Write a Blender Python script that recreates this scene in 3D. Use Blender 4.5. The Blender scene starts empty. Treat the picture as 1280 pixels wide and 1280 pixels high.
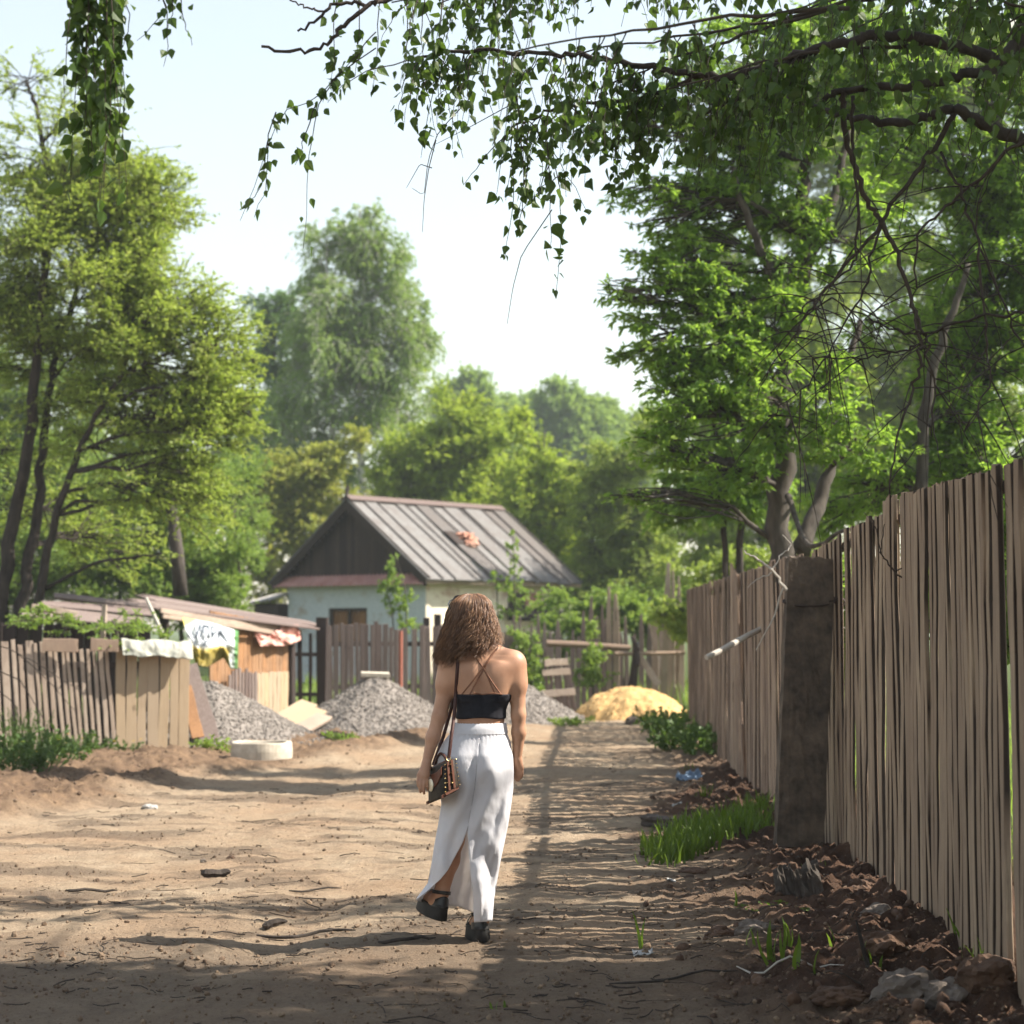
import bpy, bmesh, math, random
import numpy as np
from mathutils import Vector
from mathutils.bvhtree import BVHTree

sc = bpy.context.scene
COL = sc.collection
random.seed(7)
RNG = np.random.default_rng(7)

# ------------------------------------------------------------------ camera
FPX = 2388.0
CAM = np.array((0.0, 0.0, 1.55))
PITCH = math.atan(145.0 / FPX)
cp, sp = math.cos(PITCH), math.sin(PITCH)

def at(px, py, Y):
    """world point seen at photo pixel (px, py) that stands Y metres ahead of the camera"""
    xc, yc = (px - 640.0) / FPX, (640.0 - py) / FPX
    dy, dz = cp - yc * sp, sp + yc * cp
    t = Y / dy
    return np.array((xc * t, Y, CAM[2] + dz * t))

def mpp(Y):
    return Y / FPX

# ------------------------------------------------------------------ noise
_perm = np.random.default_rng(3).permutation(256)
_perm = np.concatenate([_perm, _perm, _perm])
_ga = np.random.default_rng(4).uniform(0, 2 * math.pi, 256)
_gx, _gy = np.cos(_ga), np.sin(_ga)

def pn(x, y, s=0):
    x = np.asarray(x, float) + s * 17.31
    y = np.asarray(y, float) + s * 9.73
    xi, yi = np.floor(x).astype(int), np.floor(y).astype(int)
    xf, yf = x - xi, y - yi
    xi &= 255
    yi &= 255
    u = xf * xf * xf * (xf * (xf * 6 - 15) + 10)
    v = yf * yf * yf * (yf * (yf * 6 - 15) + 10)
    def g(ix, iy, fx, fy):
        h = _perm[_perm[ix] + iy]
        return _gx[h] * fx + _gy[h] * fy
    a = g(xi, yi, xf, yf)
    b = g(xi + 1, yi, xf - 1, yf)
    c = g(xi, yi + 1, xf, yf - 1)
    d = g(xi + 1, yi + 1, xf - 1, yf - 1)
    return (a + (b - a) * u) * (1 - v) + (c + (d - c) * u) * v

def fbm(x, y, o=4, s=0, gain=0.5):
    r, a, f = 0, 1, 1
    for k in range(o):
        r = r + a * pn(np.asarray(x) * f, np.asarray(y) * f, s + k)
        a *= gain
        f *= 2.03
    return r

def sstep(a, b, x):
    t = np.clip((np.asarray(x, float) - a) / (b - a), 0, 1)
    return t * t * (3 - 2 * t)

def nrm(v):
    v = np.asarray(v, float)
    return v / np.maximum(np.linalg.norm(v, axis=-1, keepdims=True), 1e-9)

# ------------------------------------------------------------------ mesh building
class MB:
    def __init__(s):
        s.V, s.F, s.R, s.n = [], [], [], 0
    def add(s, V, faces, rnd=None):
        V = np.asarray(V, float).reshape(-1, 3)
        for f in faces:
            f = np.asarray(f, int)
            if f.size:
                s.F.append(f + s.n)
        s.V.append(V)
        if rnd is None:
            rnd = random.random()
        s.R.append(np.broadcast_to(np.asarray(rnd, float), (len(V),)))
        s.n += len(V)
        return s
    def box(s, c, size, ax=None, rnd=None):
        """c centre, size full extents along the axes ax (3 unit rows)"""
        ax = np.eye(3) if ax is None else np.asarray(ax, float)
        h = np.asarray(size, float) / 2
        b = min(h) * 0.12
        V = []
        # bevelled box as 24 vertices
        sg = [(-1, -1, -1), (1, -1, -1), (1, 1, -1), (-1, 1, -1), (-1, -1, 1), (1, -1, 1), (1, 1, 1), (-1, 1, 1)]
        for k in range(3):
            for q in sg:
                p = np.array(q) * (h - b)
                p[k] = q[k] * h[k]
                V.append(p)
        V = np.array(V)
        F4, F3 = [], []
        for k, idx in enumerate([((1, 2, 6, 5), (0, 4, 7, 3)), ((2, 3, 7, 6), (0, 1, 5, 4)), ((4, 5, 6, 7), (0, 3, 2, 1))]):
            for q in idx:
                F4.append([k * 8 + i for i in q])
        edges = {0: [(0, 1), (2, 3), (4, 5), (6, 7)], 1: [(1, 2), (0, 3), (5, 6), (4, 7)], 2: [(0, 4), (1, 5), (2, 6), (3, 7)]}
        for k, es in edges.items():
            k1, k2 = [(1, 2), (2, 0), (0, 1)][k]
            for a, c2 in es:
                F4.append([k1 * 8 + a, k1 * 8 + c2, k2 * 8 + c2, k2 * 8 + a])
        for i in range(8):
            F3.append([i, 8 + i, 16 + i])
        s.add(np.asarray(c, float) + V @ ax, [F4, F3], rnd)
        return s
    def bar(s, a, b, w, t, up=(0, 0, 1), rnd=None, ext=0.0):
        a, b = np.asarray(a, float), np.asarray(b, float)
        d = b - a
        L = np.linalg.norm(d)
        d = d / L
        u = np.asarray(up, float)
        n = np.cross(d, u)
        if np.linalg.norm(n) < 1e-4:
            n = np.cross(d, (1, 0, 0))
        n = nrm(n)
        u = np.cross(n, d)
        s.box((a + b) / 2, (L + ext, t, w), np.array([d, n, u]), rnd)
        return s
    def tube(s, P, R, k=8, rnd=None, caps=True):
        P = np.asarray(P, float)
        R = np.broadcast_to(np.asarray(R, float), (len(P),))
        V, F = tube_geo(P[None], R[None], k)
        fs = [F]
        if caps:
            n = len(P)
            fs.append([list(range(k))[::-1], list(range((n - 1) * k, n * k))])
        s.add(V, fs, rnd)
        return s
    def tubes(s, P, R, k=3, rnd=None):
        V, F = tube_geo(np.asarray(P, float), np.asarray(R, float), k)
        if rnd is not None and np.ndim(rnd) == 1:
            rnd = np.repeat(rnd, P.shape[1] * k)
        s.add(V, [F], rnd)
        return s
    def build(s, name, mat, parent=None, smooth=False, base=None):
        V = np.concatenate(s.V) if s.V else np.zeros((0, 3))
        if parent is not None:
            off = np.zeros(3)
            p = parent
            while p is not None:
                off += np.array(p.location)
                p = p.parent
            V = V - off
        elif base is not None:
            V = V - np.asarray(base)
        me = bpy.data.meshes.new(name)
        me.vertices.add(len(V))
        me.vertices.foreach_set('co', V.astype(np.float32).ravel())
        loops, starts, tots = [], [], []
        at_ = 0
        for f in s.F:
            if f.ndim == 1:
                f = f[None]
            loops.append(f.ravel())
            k = f.shape[1]
            starts.append(at_ + np.arange(len(f)) * k)
            tots.append(np.full(len(f), k))
            at_ += f.size
        loops = np.concatenate(loops)
        starts = np.concatenate(starts)
        me.loops.add(len(loops))
        me.loops.foreach_set('vertex_index', loops.astype(np.int32))
        me.polygons.add(len(starts))
        me.polygons.foreach_set('loop_start', starts.astype(np.int32))
        me.polygons.foreach_set('loop_total', np.concatenate(tots).astype(np.int32))
        me.polygons.foreach_set('use_smooth', np.full(len(starts), bool(smooth)))
        me.update(calc_edges=True)
        a = me.attributes.new('rnd', 'FLOAT', 'POINT')
        a.data.foreach_set('value', np.concatenate(s.R).astype(np.float32))
        me.validate()
        me.materials.append(mat)
        o = bpy.data.objects.new(name, me)
        COL.objects.link(o)
        if parent is not None:
            o.parent = parent
        elif base is not None:
            o.location = tuple(base)
        return o

def tube_geo(P, R, k):
    """P (M,n,3) paths, R (M,n) radii -> vertices, quads"""
    M, n, _ = P.shape
    T = nrm(np.gradient(P, axis=1))
    mt = np.abs(T.mean(axis=1))
    ref = np.eye(3)[np.argmin(mt, axis=1)][:, None, :]
    N = nrm(np.cross(T, np.broadcast_to(ref, T.shape)))
    B = np.cross(T, N)
    a = np.arange(k) * 2 * math.pi / k
    V = P[:, :, None, :] + R[:, :, None, None] * (np.cos(a)[None, None, :, None] * N[:, :, None, :] + np.sin(a)[None, None, :, None] * B[:, :, None, :])
    idx = np.arange(M * n * k).reshape(M, n, k)
    nx = np.roll(idx, -1, axis=2)
    F = np.stack([idx[:, :-1], nx[:, :-1], nx[:, 1:], idx[:, 1:]], -1).reshape(-1, 4)
    return V.reshape(-1, 3), F

LEAF = {
    'rhomb': (np.array([(0, 0, 0), (.42, .5, .1), (1, 0, -.06), (.42, -.5, .1)], float), [(0, 1, 2), (0, 2, 3)]),
    'birch': (np.array([(0, 0, 0), (.1, .30, .04), (.3, .47, .08), (.62, .27, .02), (1, 0, -.1), (.62, -.27, .02), (.3, -.47, .08), (.1, -.30, .04)], float),
              [(0, 1, 2, 3), (0, 3, 4, 5), (0, 5, 6, 7)]),
    'ash': (np.array([(0, 0, 0), (.3, .36, .08), (.62, .42, .0), (1, 0, -.12), (.62, -.42, .0), (.3, -.36, .08)], float), [(0, 1, 2, 3), (0, 3, 4, 5)]),
    'blade': (np.array([(0, .5, 0), (0, -.5, 0), (.4, -.42, .06), (.4, .42, .06), (.75, -.3, .0), (.75, .3, .0), (1, 0, -.12)], float), [(0, 1, 2, 3), (3, 2, 4, 5)]),
}

def add_leaves(mb, C, D, Nn, L, W, shape='rhomb', rnd=None):
    """C base points, D axis, Nn rough normal, L length, W width (all arrays)"""
    tpl, faces = LEAF[shape]
    D = nrm(D)
    S = nrm(np.cross(Nn, D))
    Nn = np.cross(D, S)
    m = len(C)
    V = (C[:, None, :] + tpl[None, :, 0, None] * L[:, None, None] * D[:, None, :] + tpl[None, :, 1, None] * W[:, None, None] * S[:, None, :]
         + tpl[None, :, 2, None] * L[:, None, None] * Nn[:, None, :])
    k = len(tpl)
    base = (np.arange(m) * k)[:, None]
    fs = {}
    for f in faces:
        fs.setdefault(len(f), []).append(base + np.array(f)[None])
    if shape == 'blade':
        fs.setdefault(3, []).append(base + np.array((5, 4, 6))[None])
    r = RNG.random(m) if rnd is None else rnd
    mb.add(V, [np.concatenate(v) for v in fs.values()], np.repeat(r, k))

# ------------------------------------------------------------------ tags
def tag(o, label=None, cat=None, group=None, kind=None):
    if label: o['label'] = label
    if cat: o['category'] = cat
    if group: o['group'] = group
    if kind: o['kind'] = kind
    return o

def thing(name, label, cat, loc, group=None):
    o = bpy.data.objects.new(name, None)
    COL.objects.link(o)
    o.location = tuple(float(v) for v in loc)
    o.empty_display_size = 0.2
    return tag(o, label, cat, group)

def copy_thing(src, loc, rz=0.0, scale=1.0, label=None, group=None):
    def rec(o, par):
        c = o.copy()
        COL.objects.link(c)
        if par is not None:
            c.parent = par
        for ch in list(o.children):
            rec(ch, c)
        return c
    r = rec(src, None)
    r.location = tuple(float(v) for v in loc)
    r.rotation_euler = (0, 0, rz)
    r.scale = (scale,) * 3 if np.isscalar(scale) else scale
    if label: r['label'] = label
    if group: r['group'] = group
    return r

# ------------------------------------------------------------------ materials
def new_mat(name):
    m = bpy.data.materials.new(name)
    m.use_nodes = True
    nt = m.node_tree
    nt.nodes.clear()
    out = nt.nodes.new('ShaderNodeOutputMaterial')
    return m, nt, out

def node(nt, typ, **kw):
    n = nt.nodes.new(typ)
    for k, v in kw.items():
        if k.startswith('i_'):
            n.inputs[k[2:].replace('_', ' ')].default_value = v
        else:
            setattr(n, k, v)
    return n

def ramp(nt, fac, stops):
    r = nt.nodes.new('ShaderNodeValToRGB')
    el = r.color_ramp.elements
    while len(el) < len(stops):
        el.new(0.5)
    for e, (p, c) in zip(el, stops):
        e.position = p
        e.color = (*c, 1)
    nt.links.new(fac, r.inputs[0])
    return r.outputs[0]

def mixc(nt, fac, a, b, mode='MIX'):
    m = nt.nodes.new('ShaderNodeMix')
    m.data_type = 'RGBA'
    m.blend_type = mode
    for i, v in ((0, fac), (6, a), (7, b)):
        if isinstance(v, (int, float)):
            m.inputs[i].default_value = v
        elif isinstance(v, tuple):
            m.inputs[i].default_value = (*v, 1)
        else:
            nt.links.new(v, m.inputs[i])
    return m.outputs[2]

def noise(nt, scale, stretch=(1, 1, 1), detail=6, rough=0.6, coord='Object'):
    tc = nt.nodes.new('ShaderNodeTexCoord')
    mp = nt.nodes.new('ShaderNodeMapping')
    mp.inputs['Scale'].default_value = stretch
    nt.links.new(tc.outputs[coord], mp.inputs[0])
    n = nt.nodes.new('ShaderNodeTexNoise')
    n.inputs['Scale'].default_value = scale
    n.inputs['Detail'].default_value = detail
    n.inputs['Roughness'].default_value = rough
    nt.links.new(mp.outputs[0], n.inputs['Vector'])
    return n.outputs['Fac']

def attr(nt, name):
    a = nt.nodes.new('ShaderNodeAttribute')
    a.attribute_name = name
    return a.outputs['Fac']

def bump(nt, h, strength=0.5, dist=0.01):
    b = nt.nodes.new('ShaderNodeBump')
    b.inputs['Strength'].default_value = strength
    b.inputs['Distance'].default_value = dist
    nt.links.new(h, b.inputs['Height'])
    return b.outputs[0]

def principled(nt, out, col, rough=0.8, normal=None, spec=0.3, metal=0.0):
    p = nt.nodes.new('ShaderNodeBsdfPrincipled')
    if isinstance(col, tuple):
        p.inputs['Base Color'].default_value = (*col, 1)
    else:
        nt.links.new(col, p.inputs['Base Color'])
    p.inputs['Roughness'].default_value = rough
    p.inputs['Metallic'].default_value = metal
    p.inputs['Specular IOR Level'].default_value = spec
    if normal is not None:
        nt.links.new(normal, p.inputs['Normal'])
    nt.links.new(p.outputs[0], out.inputs[0])
    return p

def m_noise(name, c1, c2, scale=8, stretch=(1, 1, 1), rough=0.85, bmp=0.4, bdist=0.01, tint=None, tintw=0.5, spec=0.25, metal=0.0, lo=.3, hi=.7):
    """two colours mixed by noise, a third mixed in by the per-piece number 'rnd'"""
    m, nt, out = new_mat(name)
    f = noise(nt, scale, stretch)
    c = ramp(nt, f, [(lo, c1), (hi, c2)])
    if tint is not None:
        a = attr(nt, 'rnd')
        mm = nt.nodes.new('ShaderNodeMath')
        mm.operation = 'MULTIPLY'
        mm.inputs[1].default_value = tintw
        nt.links.new(a, mm.inputs[0])
        c = mixc(nt, mm.outputs[0], c, tint)
    principled(nt, out, c, rough, bump(nt, f, bmp, bdist), spec, metal)
    return m

def bark_fac(nt, a):
    mr = nt.nodes.new('ShaderNodeMapRange')
    mr.inputs[1].default_value = 1.0
    mr.inputs[2].default_value = 2.0
    nt.links.new(a, mr.inputs[0])
    return mr.outputs[0]

def m_wood(name, c1, c2, tint, tintw=0.6, grain=(28, 28, 1.4), rough=0.85, stain=None, bmp=0.5, bark=None):
    m, nt, out = new_mat(name)
    f = noise(nt, 3.0, grain, 8, 0.7)
    c = ramp(nt, f, [(.28, c1), (.72, c2)])
    a = attr(nt, 'rnd')
    mm = nt.nodes.new('ShaderNodeMath')
    mm.operation = 'MULTIPLY'
    mm.inputs[1].default_value = tintw
    nt.links.new(a, mm.inputs[0])
    c = mixc(nt, mm.outputs[0], c, tint)
    f2 = noise(nt, 2.2, (1, 1, 1), 5, 0.65)
    if stain is not None:
        c = mixc(nt, ramp(nt, f2, [(.45, (0, 0, 0)), (.75, (.75, .75, .75))]), c, stain)
    kn = noise(nt, 9.0, (1, 1, .35), 2, 0.5)
    if bark is not None:
        c = mixc(nt, bark_fac(nt, a), c, bark)
    c = mixc(nt, ramp(nt, kn, [(.68, (0, 0, 0)), (.74, (.6, .6, .6))]), c, tuple(v * .35 for v in c1))
    principled(nt, out, c, rough, bump(nt, f, bmp, 0.006), 0.15)
    return m

def m_leaf(name, c1, c2, trans, tw=0.45, rough=0.5, c3=None):
    m, nt, out = new_mat(name)
    a = attr(nt, 'rnd')
    stops = [(0, c1), (1, c2)] if c3 is None else [(0, c1), (.6, c2), (1, c3)]
    c = ramp(nt, a, stops)
    p = nt.nodes.new('ShaderNodeBsdfPrincipled')
    nt.links.new(c, p.inputs['Base Color'])
    p.inputs['Roughness'].default_value = rough
    p.inputs['Specular IOR Level'].default_value = 0.3
    t = nt.nodes.new('ShaderNodeBsdfTranslucent')
    tc = mixc(nt, 0.5, c, trans)
    nt.links.new(tc, t.inputs[0])
    mx = nt.nodes.new('ShaderNodeMixShader')
    mx.inputs[0].default_value = tw
    nt.links.new(p.outputs[0], mx.inputs[1])
    nt.links.new(t.outputs[0], mx.inputs[2])
    nt.links.new(mx.outputs[0], out.inputs[0])
    return m

def m_flat(name, c, rough=0.6, spec=0.3, metal=0.0, v=0.12, scale=30):
    c2 = tuple(x * (1 - v) for x in c)
    c1 = tuple(min(1, x * (1 + v)) for x in c)
    return m_noise(name, c2, c1, scale, rough=rough, bmp=0.15, bdist=0.003, spec=spec, metal=metal)
HAZE = True
# ------------------------------------------------------------------ camera, sky, sun
cam = bpy.data.cameras.new('camera')
cam.sensor_width = 36
cam.lens = 36 * FPX / 1280
cam.clip_end = 3000
cam.dof.use_dof = True
cam.dof.focus_distance = 9.5
cam.dof.aperture_fstop = 3.2
camo = bpy.data.objects.new('camera', cam)
COL.objects.link(camo)
camo.location = tuple(CAM)
camo.rotation_euler = (math.pi / 2 + PITCH, 0, 0)
sc.camera = camo

SUN = nrm(np.array((0.99, 0.04, 1.0)))
SX, SY = SUN[0] / SUN[2], SUN[1] / SUN[2]
EL = math.asin(SUN[2])
AZ = math.atan2(SUN[0], SUN[1])
w = bpy.data.worlds.new('World')
sc.world = w
w.use_nodes = True
nt = w.node_tree
nt.nodes.clear()
sky = nt.nodes.new('ShaderNodeTexSky')
sky.sky_type = 'NISHITA'
sky.sun_disc = False
sky.sun_elevation = EL
sky.sun_rotation = AZ
sky.air_density = 1.6
sky.dust_density = 0.6
sky.ozone_density = 1.0
bg = nt.nodes.new('ShaderNodeBackground')
bg.inputs[1].default_value = 0.085
wo = nt.nodes.new('ShaderNodeOutputWorld')
hs = nt.nodes.new('ShaderNodeHueSaturation')
hs.inputs['Saturation'].default_value = 0.55
nt.links.new(sky.outputs[0], hs.inputs['Color'])
nt.links.new(hs.outputs[0], bg.inputs[0])
nt.links.new(bg.outputs[0], wo.inputs[0])

sl = bpy.data.lights.new('sun', 'SUN')
sl.energy = 5.0
sl.angle = math.radians(0.53)
sl.color = (1.0, 0.93, 0.83)
so = bpy.data.objects.new('sun', sl)
COL.objects.link(so)
so.location = tuple(SUN * 60)
so.rotation_euler = Vector(tuple(SUN)).to_track_quat('Z', 'Y').to_euler()

sc.view_settings.view_transform = 'Standard'
sc.view_settings.look = 'None'
sc.view_settings.exposure = 1.4
sc.view_settings.gamma = 1
sc.render.engine = 'CYCLES'
sc.cycles.use_denoising = True
sc.cycles.max_bounces = 10
sc.cycles.diffuse_bounces = 8
sc.cycles.glossy_bounces = 2
sc.cycles.transmission_bounces = 5
sc.cycles.transparent_max_bounces = 6
sc.cycles.volume_bounces = 1
sc.cycles.caustics_reflective = False
sc.cycles.caustics_refractive = False
sc.cycles.sample_clamp_indirect = 6
sc.cycles.use_adaptive_sampling = True
sc.cycles.adaptive_threshold = 0.015

# ------------------------------------------------------------------ ground
FENCE = np.array([(2.5, 1.72), (7.0, 1.95), (7.6, 1.97), (9.0, 2.08), (12.3, 2.17), (14.2, 2.2), (17.5, 2.25), (20.7, 2.34), (31.2, 2.88), (34, 3.0)])
def fence_x(y): return np.interp(y, FENCE[:, 0], FENCE[:, 1])
LE = np.array([(5, -8), (7, -7), (10, -5.5), (14.2, -3.95), (17, -3.35), (20, -2.85), (23.1, -1.95), (25.5, -1.0), (28, -.5), (31, -.3), (34, -.3), (60, -.3)])
RE = np.array([(5, .7), (7, .62), (10, .6), (14, .85), (17, 1.1), (24, 1.75), (31, 2.5), (40, 3.6)])
def road_l(y): return np.interp(y, LE[:, 0], LE[:, 1])
def road_r(y): return np.interp(y, RE[:, 0], RE[:, 1])

def masks(x, y):
    wob = fbm(x * .7, y * .7, 3, 5)
    L = sstep(0.0, 0.7, road_l(y) - x + wob * .5) * (1 - sstep(34, 36, y))
    R = sstep(-.1, .75, x - road_r(y) + wob * .6)
    return L, R

def ground_z(x, y):
    x, y = np.asarray(x, float), np.asarray(y, float)
    L, R = masks(x, y)
    near = 1 - sstep(40, 60, y)
    z = fbm(x * .35, y * .35, 3, 1) * .05
    z = z + (np.abs(fbm(x * 7, y * 5, 3, 61, .6)) * .014 + fbm(x * 17, y * 14, 2, 63) * .005) * near * sstep(-.2, .25, fbm(x * .9, y * .9, 3, 65))
    z = z + (fbm(x * 2.6, y * 2.2, 4, 11, .55) * .022 + fbm(x * 11, y * 11, 3, 15, .6) * .009) * near
    # shallow tyre ruts on the road
    mid = road_l(y) * .35
    for off in (-.75, .75):
        z = z - .025 * np.exp(-((x - mid - off + fbm(y * .3, x * 0, 2, 33) * .3) / .22) ** 2) * near
    dl = road_l(y) - x
    ridge = np.exp(-((dl - .55) / .28) ** 2) * .06 - np.exp(-((dl - 1.15) / .22) ** 2) * .04 + np.exp(-((dl - 1.7) / .35) ** 2) * .06
    z = z + L * near * (.05 + ridge + fbm(x * 1.7, y * 1.7, 4, 21, .6) * .085 + np.abs(fbm(x * 6, y * 6, 3, 23, .6)) * .07)
    fx = fence_x(y)
    u = np.clip((x - road_r(y)) / np.maximum(fx - road_r(y), .3), 0, 1.15)
    lump = np.clip(fbm(x * 4.0, y * 4.0, 4, 25, .6), -.25, .5)
    fine = fbm(x * 12, y * 12, 3, 27, .65)
    side = 1 - sstep(.5, 1.6, x - fx)
    z = z + R * near * (.09 * u ** 1.6 * np.interp(y, [7, 9, 12, 16, 22], [.85, 1, 1.15, .7, .4]) + side * (.01 + lump * (.05 + .08 * u) + fine * (.012 + .03 * u)))
    # hollow under the fence just past the concrete post
    z = z - .16 * np.exp(-((x - 2.25) / .16) ** 2 - ((y - 13.2) / .35) ** 2)
    rx, ry = at(327, 930, 22.75)[0], 22.6
    z = z * (1 - .92 * np.exp(-((x - rx) / .75) ** 4 - ((y - ry) / 1.3) ** 4)) - .0
    return z

def gz(x, y):
    return float(ground_z(np.array([x]), np.array([y]))[0])

def ongr(px, py, Y, up=0.0):
    """the point of the ground under photo column px at distance Y"""
    p = at(px, py, Y)
    return np.array((p[0], Y, gz(p[0], Y) + up))

def build_ground():
    xs = np.concatenate([-np.geomspace(400, 9.4, 26), np.arange(-9, 4.2, .024), np.geomspace(4.5, 400, 28)])
    ys = np.concatenate([np.array([-60, -30, -15, -8, -3, 0, 2, 3.5, 4.6, 5.4, 6.0, 6.4]), np.geomspace(6.7, 46, 720), np.geomspace(47, 900, 46)])
    X, Y = np.meshgrid(xs, ys)
    Z = ground_z(X.ravel(), Y.ravel())
    x, y = X.ravel(), Y.ravel()
    V = np.stack([x, y, Z], -1)
    nx, ny = len(xs), len(ys)
    idx = np.arange(nx * ny).reshape(ny, nx)
    F = np.stack([idx[:-1, :-1], idx[:-1, 1:], idx[1:, 1:], idx[1:, :-1]], -1).reshape(-1, 4)
    mb = MB()
    L, R = masks(x, y)
    mb.add(V, [F], np.zeros(len(V)))
    m, nt, out = new_mat('dirt_ground')
    n_big = noise(nt, .8, (1, 1, 1), 5, .6)
    n_mid = noise(nt, 5.0, (1, 1, 1), 8, .7)
    n_fine = noise(nt, 45.0, (1, 1, 1), 6, .75)
    n_spk = noise(nt, 120.0, (1, 1, 1), 3, .6)
    road = ramp(nt, n_mid, [(.25, (.20, .148, .105)), (.45, (.330, .252, .172)), (.6, (.395, .308, .213)), (.75, (.46, .37, .27))])
    road = mixc(nt, ramp(nt, n_big, [(.40, (0, 0, 0)), (.62, (.55, .55, .55))]), road, (.33, .215, .13))
    road = mixc(nt, ramp(nt, n_fine, [(.52, (0, 0, 0)), (.66, (.8, .8, .8))]), road, (.14, .10, .073))
    dark = ramp(nt, n_mid, [(.25, (.085, .055, .037)), (.5, (.17, .112, .072)), (.78, (.33, .215, .125))])
    dark = mixc(nt, ramp(nt, n_fine, [(.5, (0, 0, 0)), (.7, (.6, .6, .6))]), dark, (.10, .068, .048))
    red = ramp(nt, n_mid, [(.25, (.050, .031, .022)), (.5, (.098, .058, .039)), (.8, (.17, .092, .055))])
    red = mixc(nt, ramp(nt, n_fine, [(.45, (0, 0, 0)), (.72, (.7, .7, .7))]), red, (.055, .038, .030))
    c = mixc(nt, attr(nt, 'verge'), road, dark)
    c = mixc(nt, attr(nt, 'red'), c, red)
    c = mixc(nt, attr(nt, 'litter'), c, (.100, .074, .056))  # dark litter bands, and foreground shade painted into the soil colour
    g = ramp(nt, n_mid, [(.3, (.035, .05, .015)), (.7, (.09, .12, .03))])
    c = mixc(nt, attr(nt, 'grass'), c, g)
    c = mixc(nt, ramp(nt, n_spk, [(.66, (0, 0, 0)), (.74, (.5, .5, .5))]), c, (.5, .42, .33))
    add = nt.nodes.new('ShaderNodeMath')
    add.operation = 'ADD'
    nt.links.new(n_fine, add.inputs[0])
    nt.links.new(n_mid, add.inputs[1])
    principled(nt, out, c, .95, bump(nt, add.outputs[0], 1.0, .03), .1)
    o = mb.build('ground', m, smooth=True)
    me = o.data
    fx = fence_x(y)
    # litter: bands where dead twigs and crumbs gather on the road, plus painted foreground shade
    litter_shade = sstep(-.02, .28, fbm(x * .55, y * 1.5, 4, 41, .6)) * (1 - sstep(17, 21, y)) * .62
    litter_shade = np.maximum(litter_shade, sstep(10.6, 8.6, y + fbm(x, y, 3, 44) * 1.2) * .55)  # near ground painted darker to deepen the foreground shade
    for nm, v in (('verge', L), ('red', R * (1 - sstep(20, 26, y) * .6)), ('litter', litter_shade * (1 - L) * (1 - R)),
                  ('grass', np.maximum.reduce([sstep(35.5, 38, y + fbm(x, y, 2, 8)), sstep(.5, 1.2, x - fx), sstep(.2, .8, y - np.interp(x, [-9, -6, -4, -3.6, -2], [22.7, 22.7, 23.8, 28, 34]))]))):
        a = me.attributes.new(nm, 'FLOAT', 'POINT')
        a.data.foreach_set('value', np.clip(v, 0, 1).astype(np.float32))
    tag(o, 'trodden sandy dirt road with dark earth verges', None, None, 'structure')
    return o

ground = build_ground()

def build_haze():
    mb = MB()
    lo, hi = np.array((-260, -70, -4)), np.array((260, 420, 45))
    c = [(lo[0], lo[1], lo[2]), (hi[0], lo[1], lo[2]), (hi[0], hi[1], lo[2]), (lo[0], hi[1], lo[2]), (lo[0], lo[1], hi[2]), (hi[0], lo[1], hi[2]), (hi[0], hi[1], hi[2]), (lo[0], hi[1], hi[2])]
    mb.add(c, [[(0, 3, 2, 1), (4, 5, 6, 7), (0, 1, 5, 4), (1, 2, 6, 5), (2, 3, 7, 6), (3, 0, 4, 7)]])
    m, nt, out = new_mat('haze_air')
    v = nt.nodes.new('ShaderNodeVolumePrincipled')
    v.inputs['Color'].default_value = (.86, .93, 1.0, 1)
    v.inputs['Density'].default_value = 0.00055
    v.inputs['Anisotropy'].default_value = 0.2
    nt.links.new(v.outputs[0], out.inputs['Volume'])
    o = mb.build('haze', m)
    tag(o, 'thin pale blue haze over the far trees', None, None, 'stuff')
if HAZE:
    build_haze()
# ------------------------------------------------------------------ materials of built things
W_NEAR = m_wood('grey_brown_planks', (.20, .152, .11), (.47, .36, .25), (.23, .165, .115), .9, stain=(.17, .125, .095), bark=(.045, .033, .026))
W_FAR = m_wood('pinkish_planks', (.24, .17, .125), (.46, .35, .255), (.22, .155, .115), .9, stain=(.2, .14, .11), bark=(.09, .065, .05))
W_GREY = m_wood('weathered_planks', (.28, .22, .175), (.50, .41, .33), (.33, .25, .19), .8, stain=(.22, .165, .13))
W_NEW = m_wood('fresh_planks', (.32, .22, .13), (.46, .35, .225), (.34, .27, .20), .7)
W_DARK = m_wood('dark_old_planks', (.028, .021, .019), (.075, .057, .049), (.045, .033, .03), .7)
W_BROWN = m_wood('red_brown_planks', (.20, .095, .045), (.42, .23, .11), (.28, .17, .10), .8, stain=(.10, .06, .04))
W_PURPLE = m_wood('old_purple_grey_planks', (.12, .09, .08), (.27, .215, .19), (.13, .095, .085), .9)
W_ROUND = m_wood('debarked_pole', (.33, .30, .26), (.58, .53, .46), (.4, .36, .3), .5)
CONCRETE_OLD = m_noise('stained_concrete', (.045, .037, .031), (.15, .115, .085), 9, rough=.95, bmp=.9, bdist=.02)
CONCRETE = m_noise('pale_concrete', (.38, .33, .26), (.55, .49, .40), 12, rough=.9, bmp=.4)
WIRE = m_flat('rusty_wire', (.05, .035, .03), .6, .4, .6)

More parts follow.
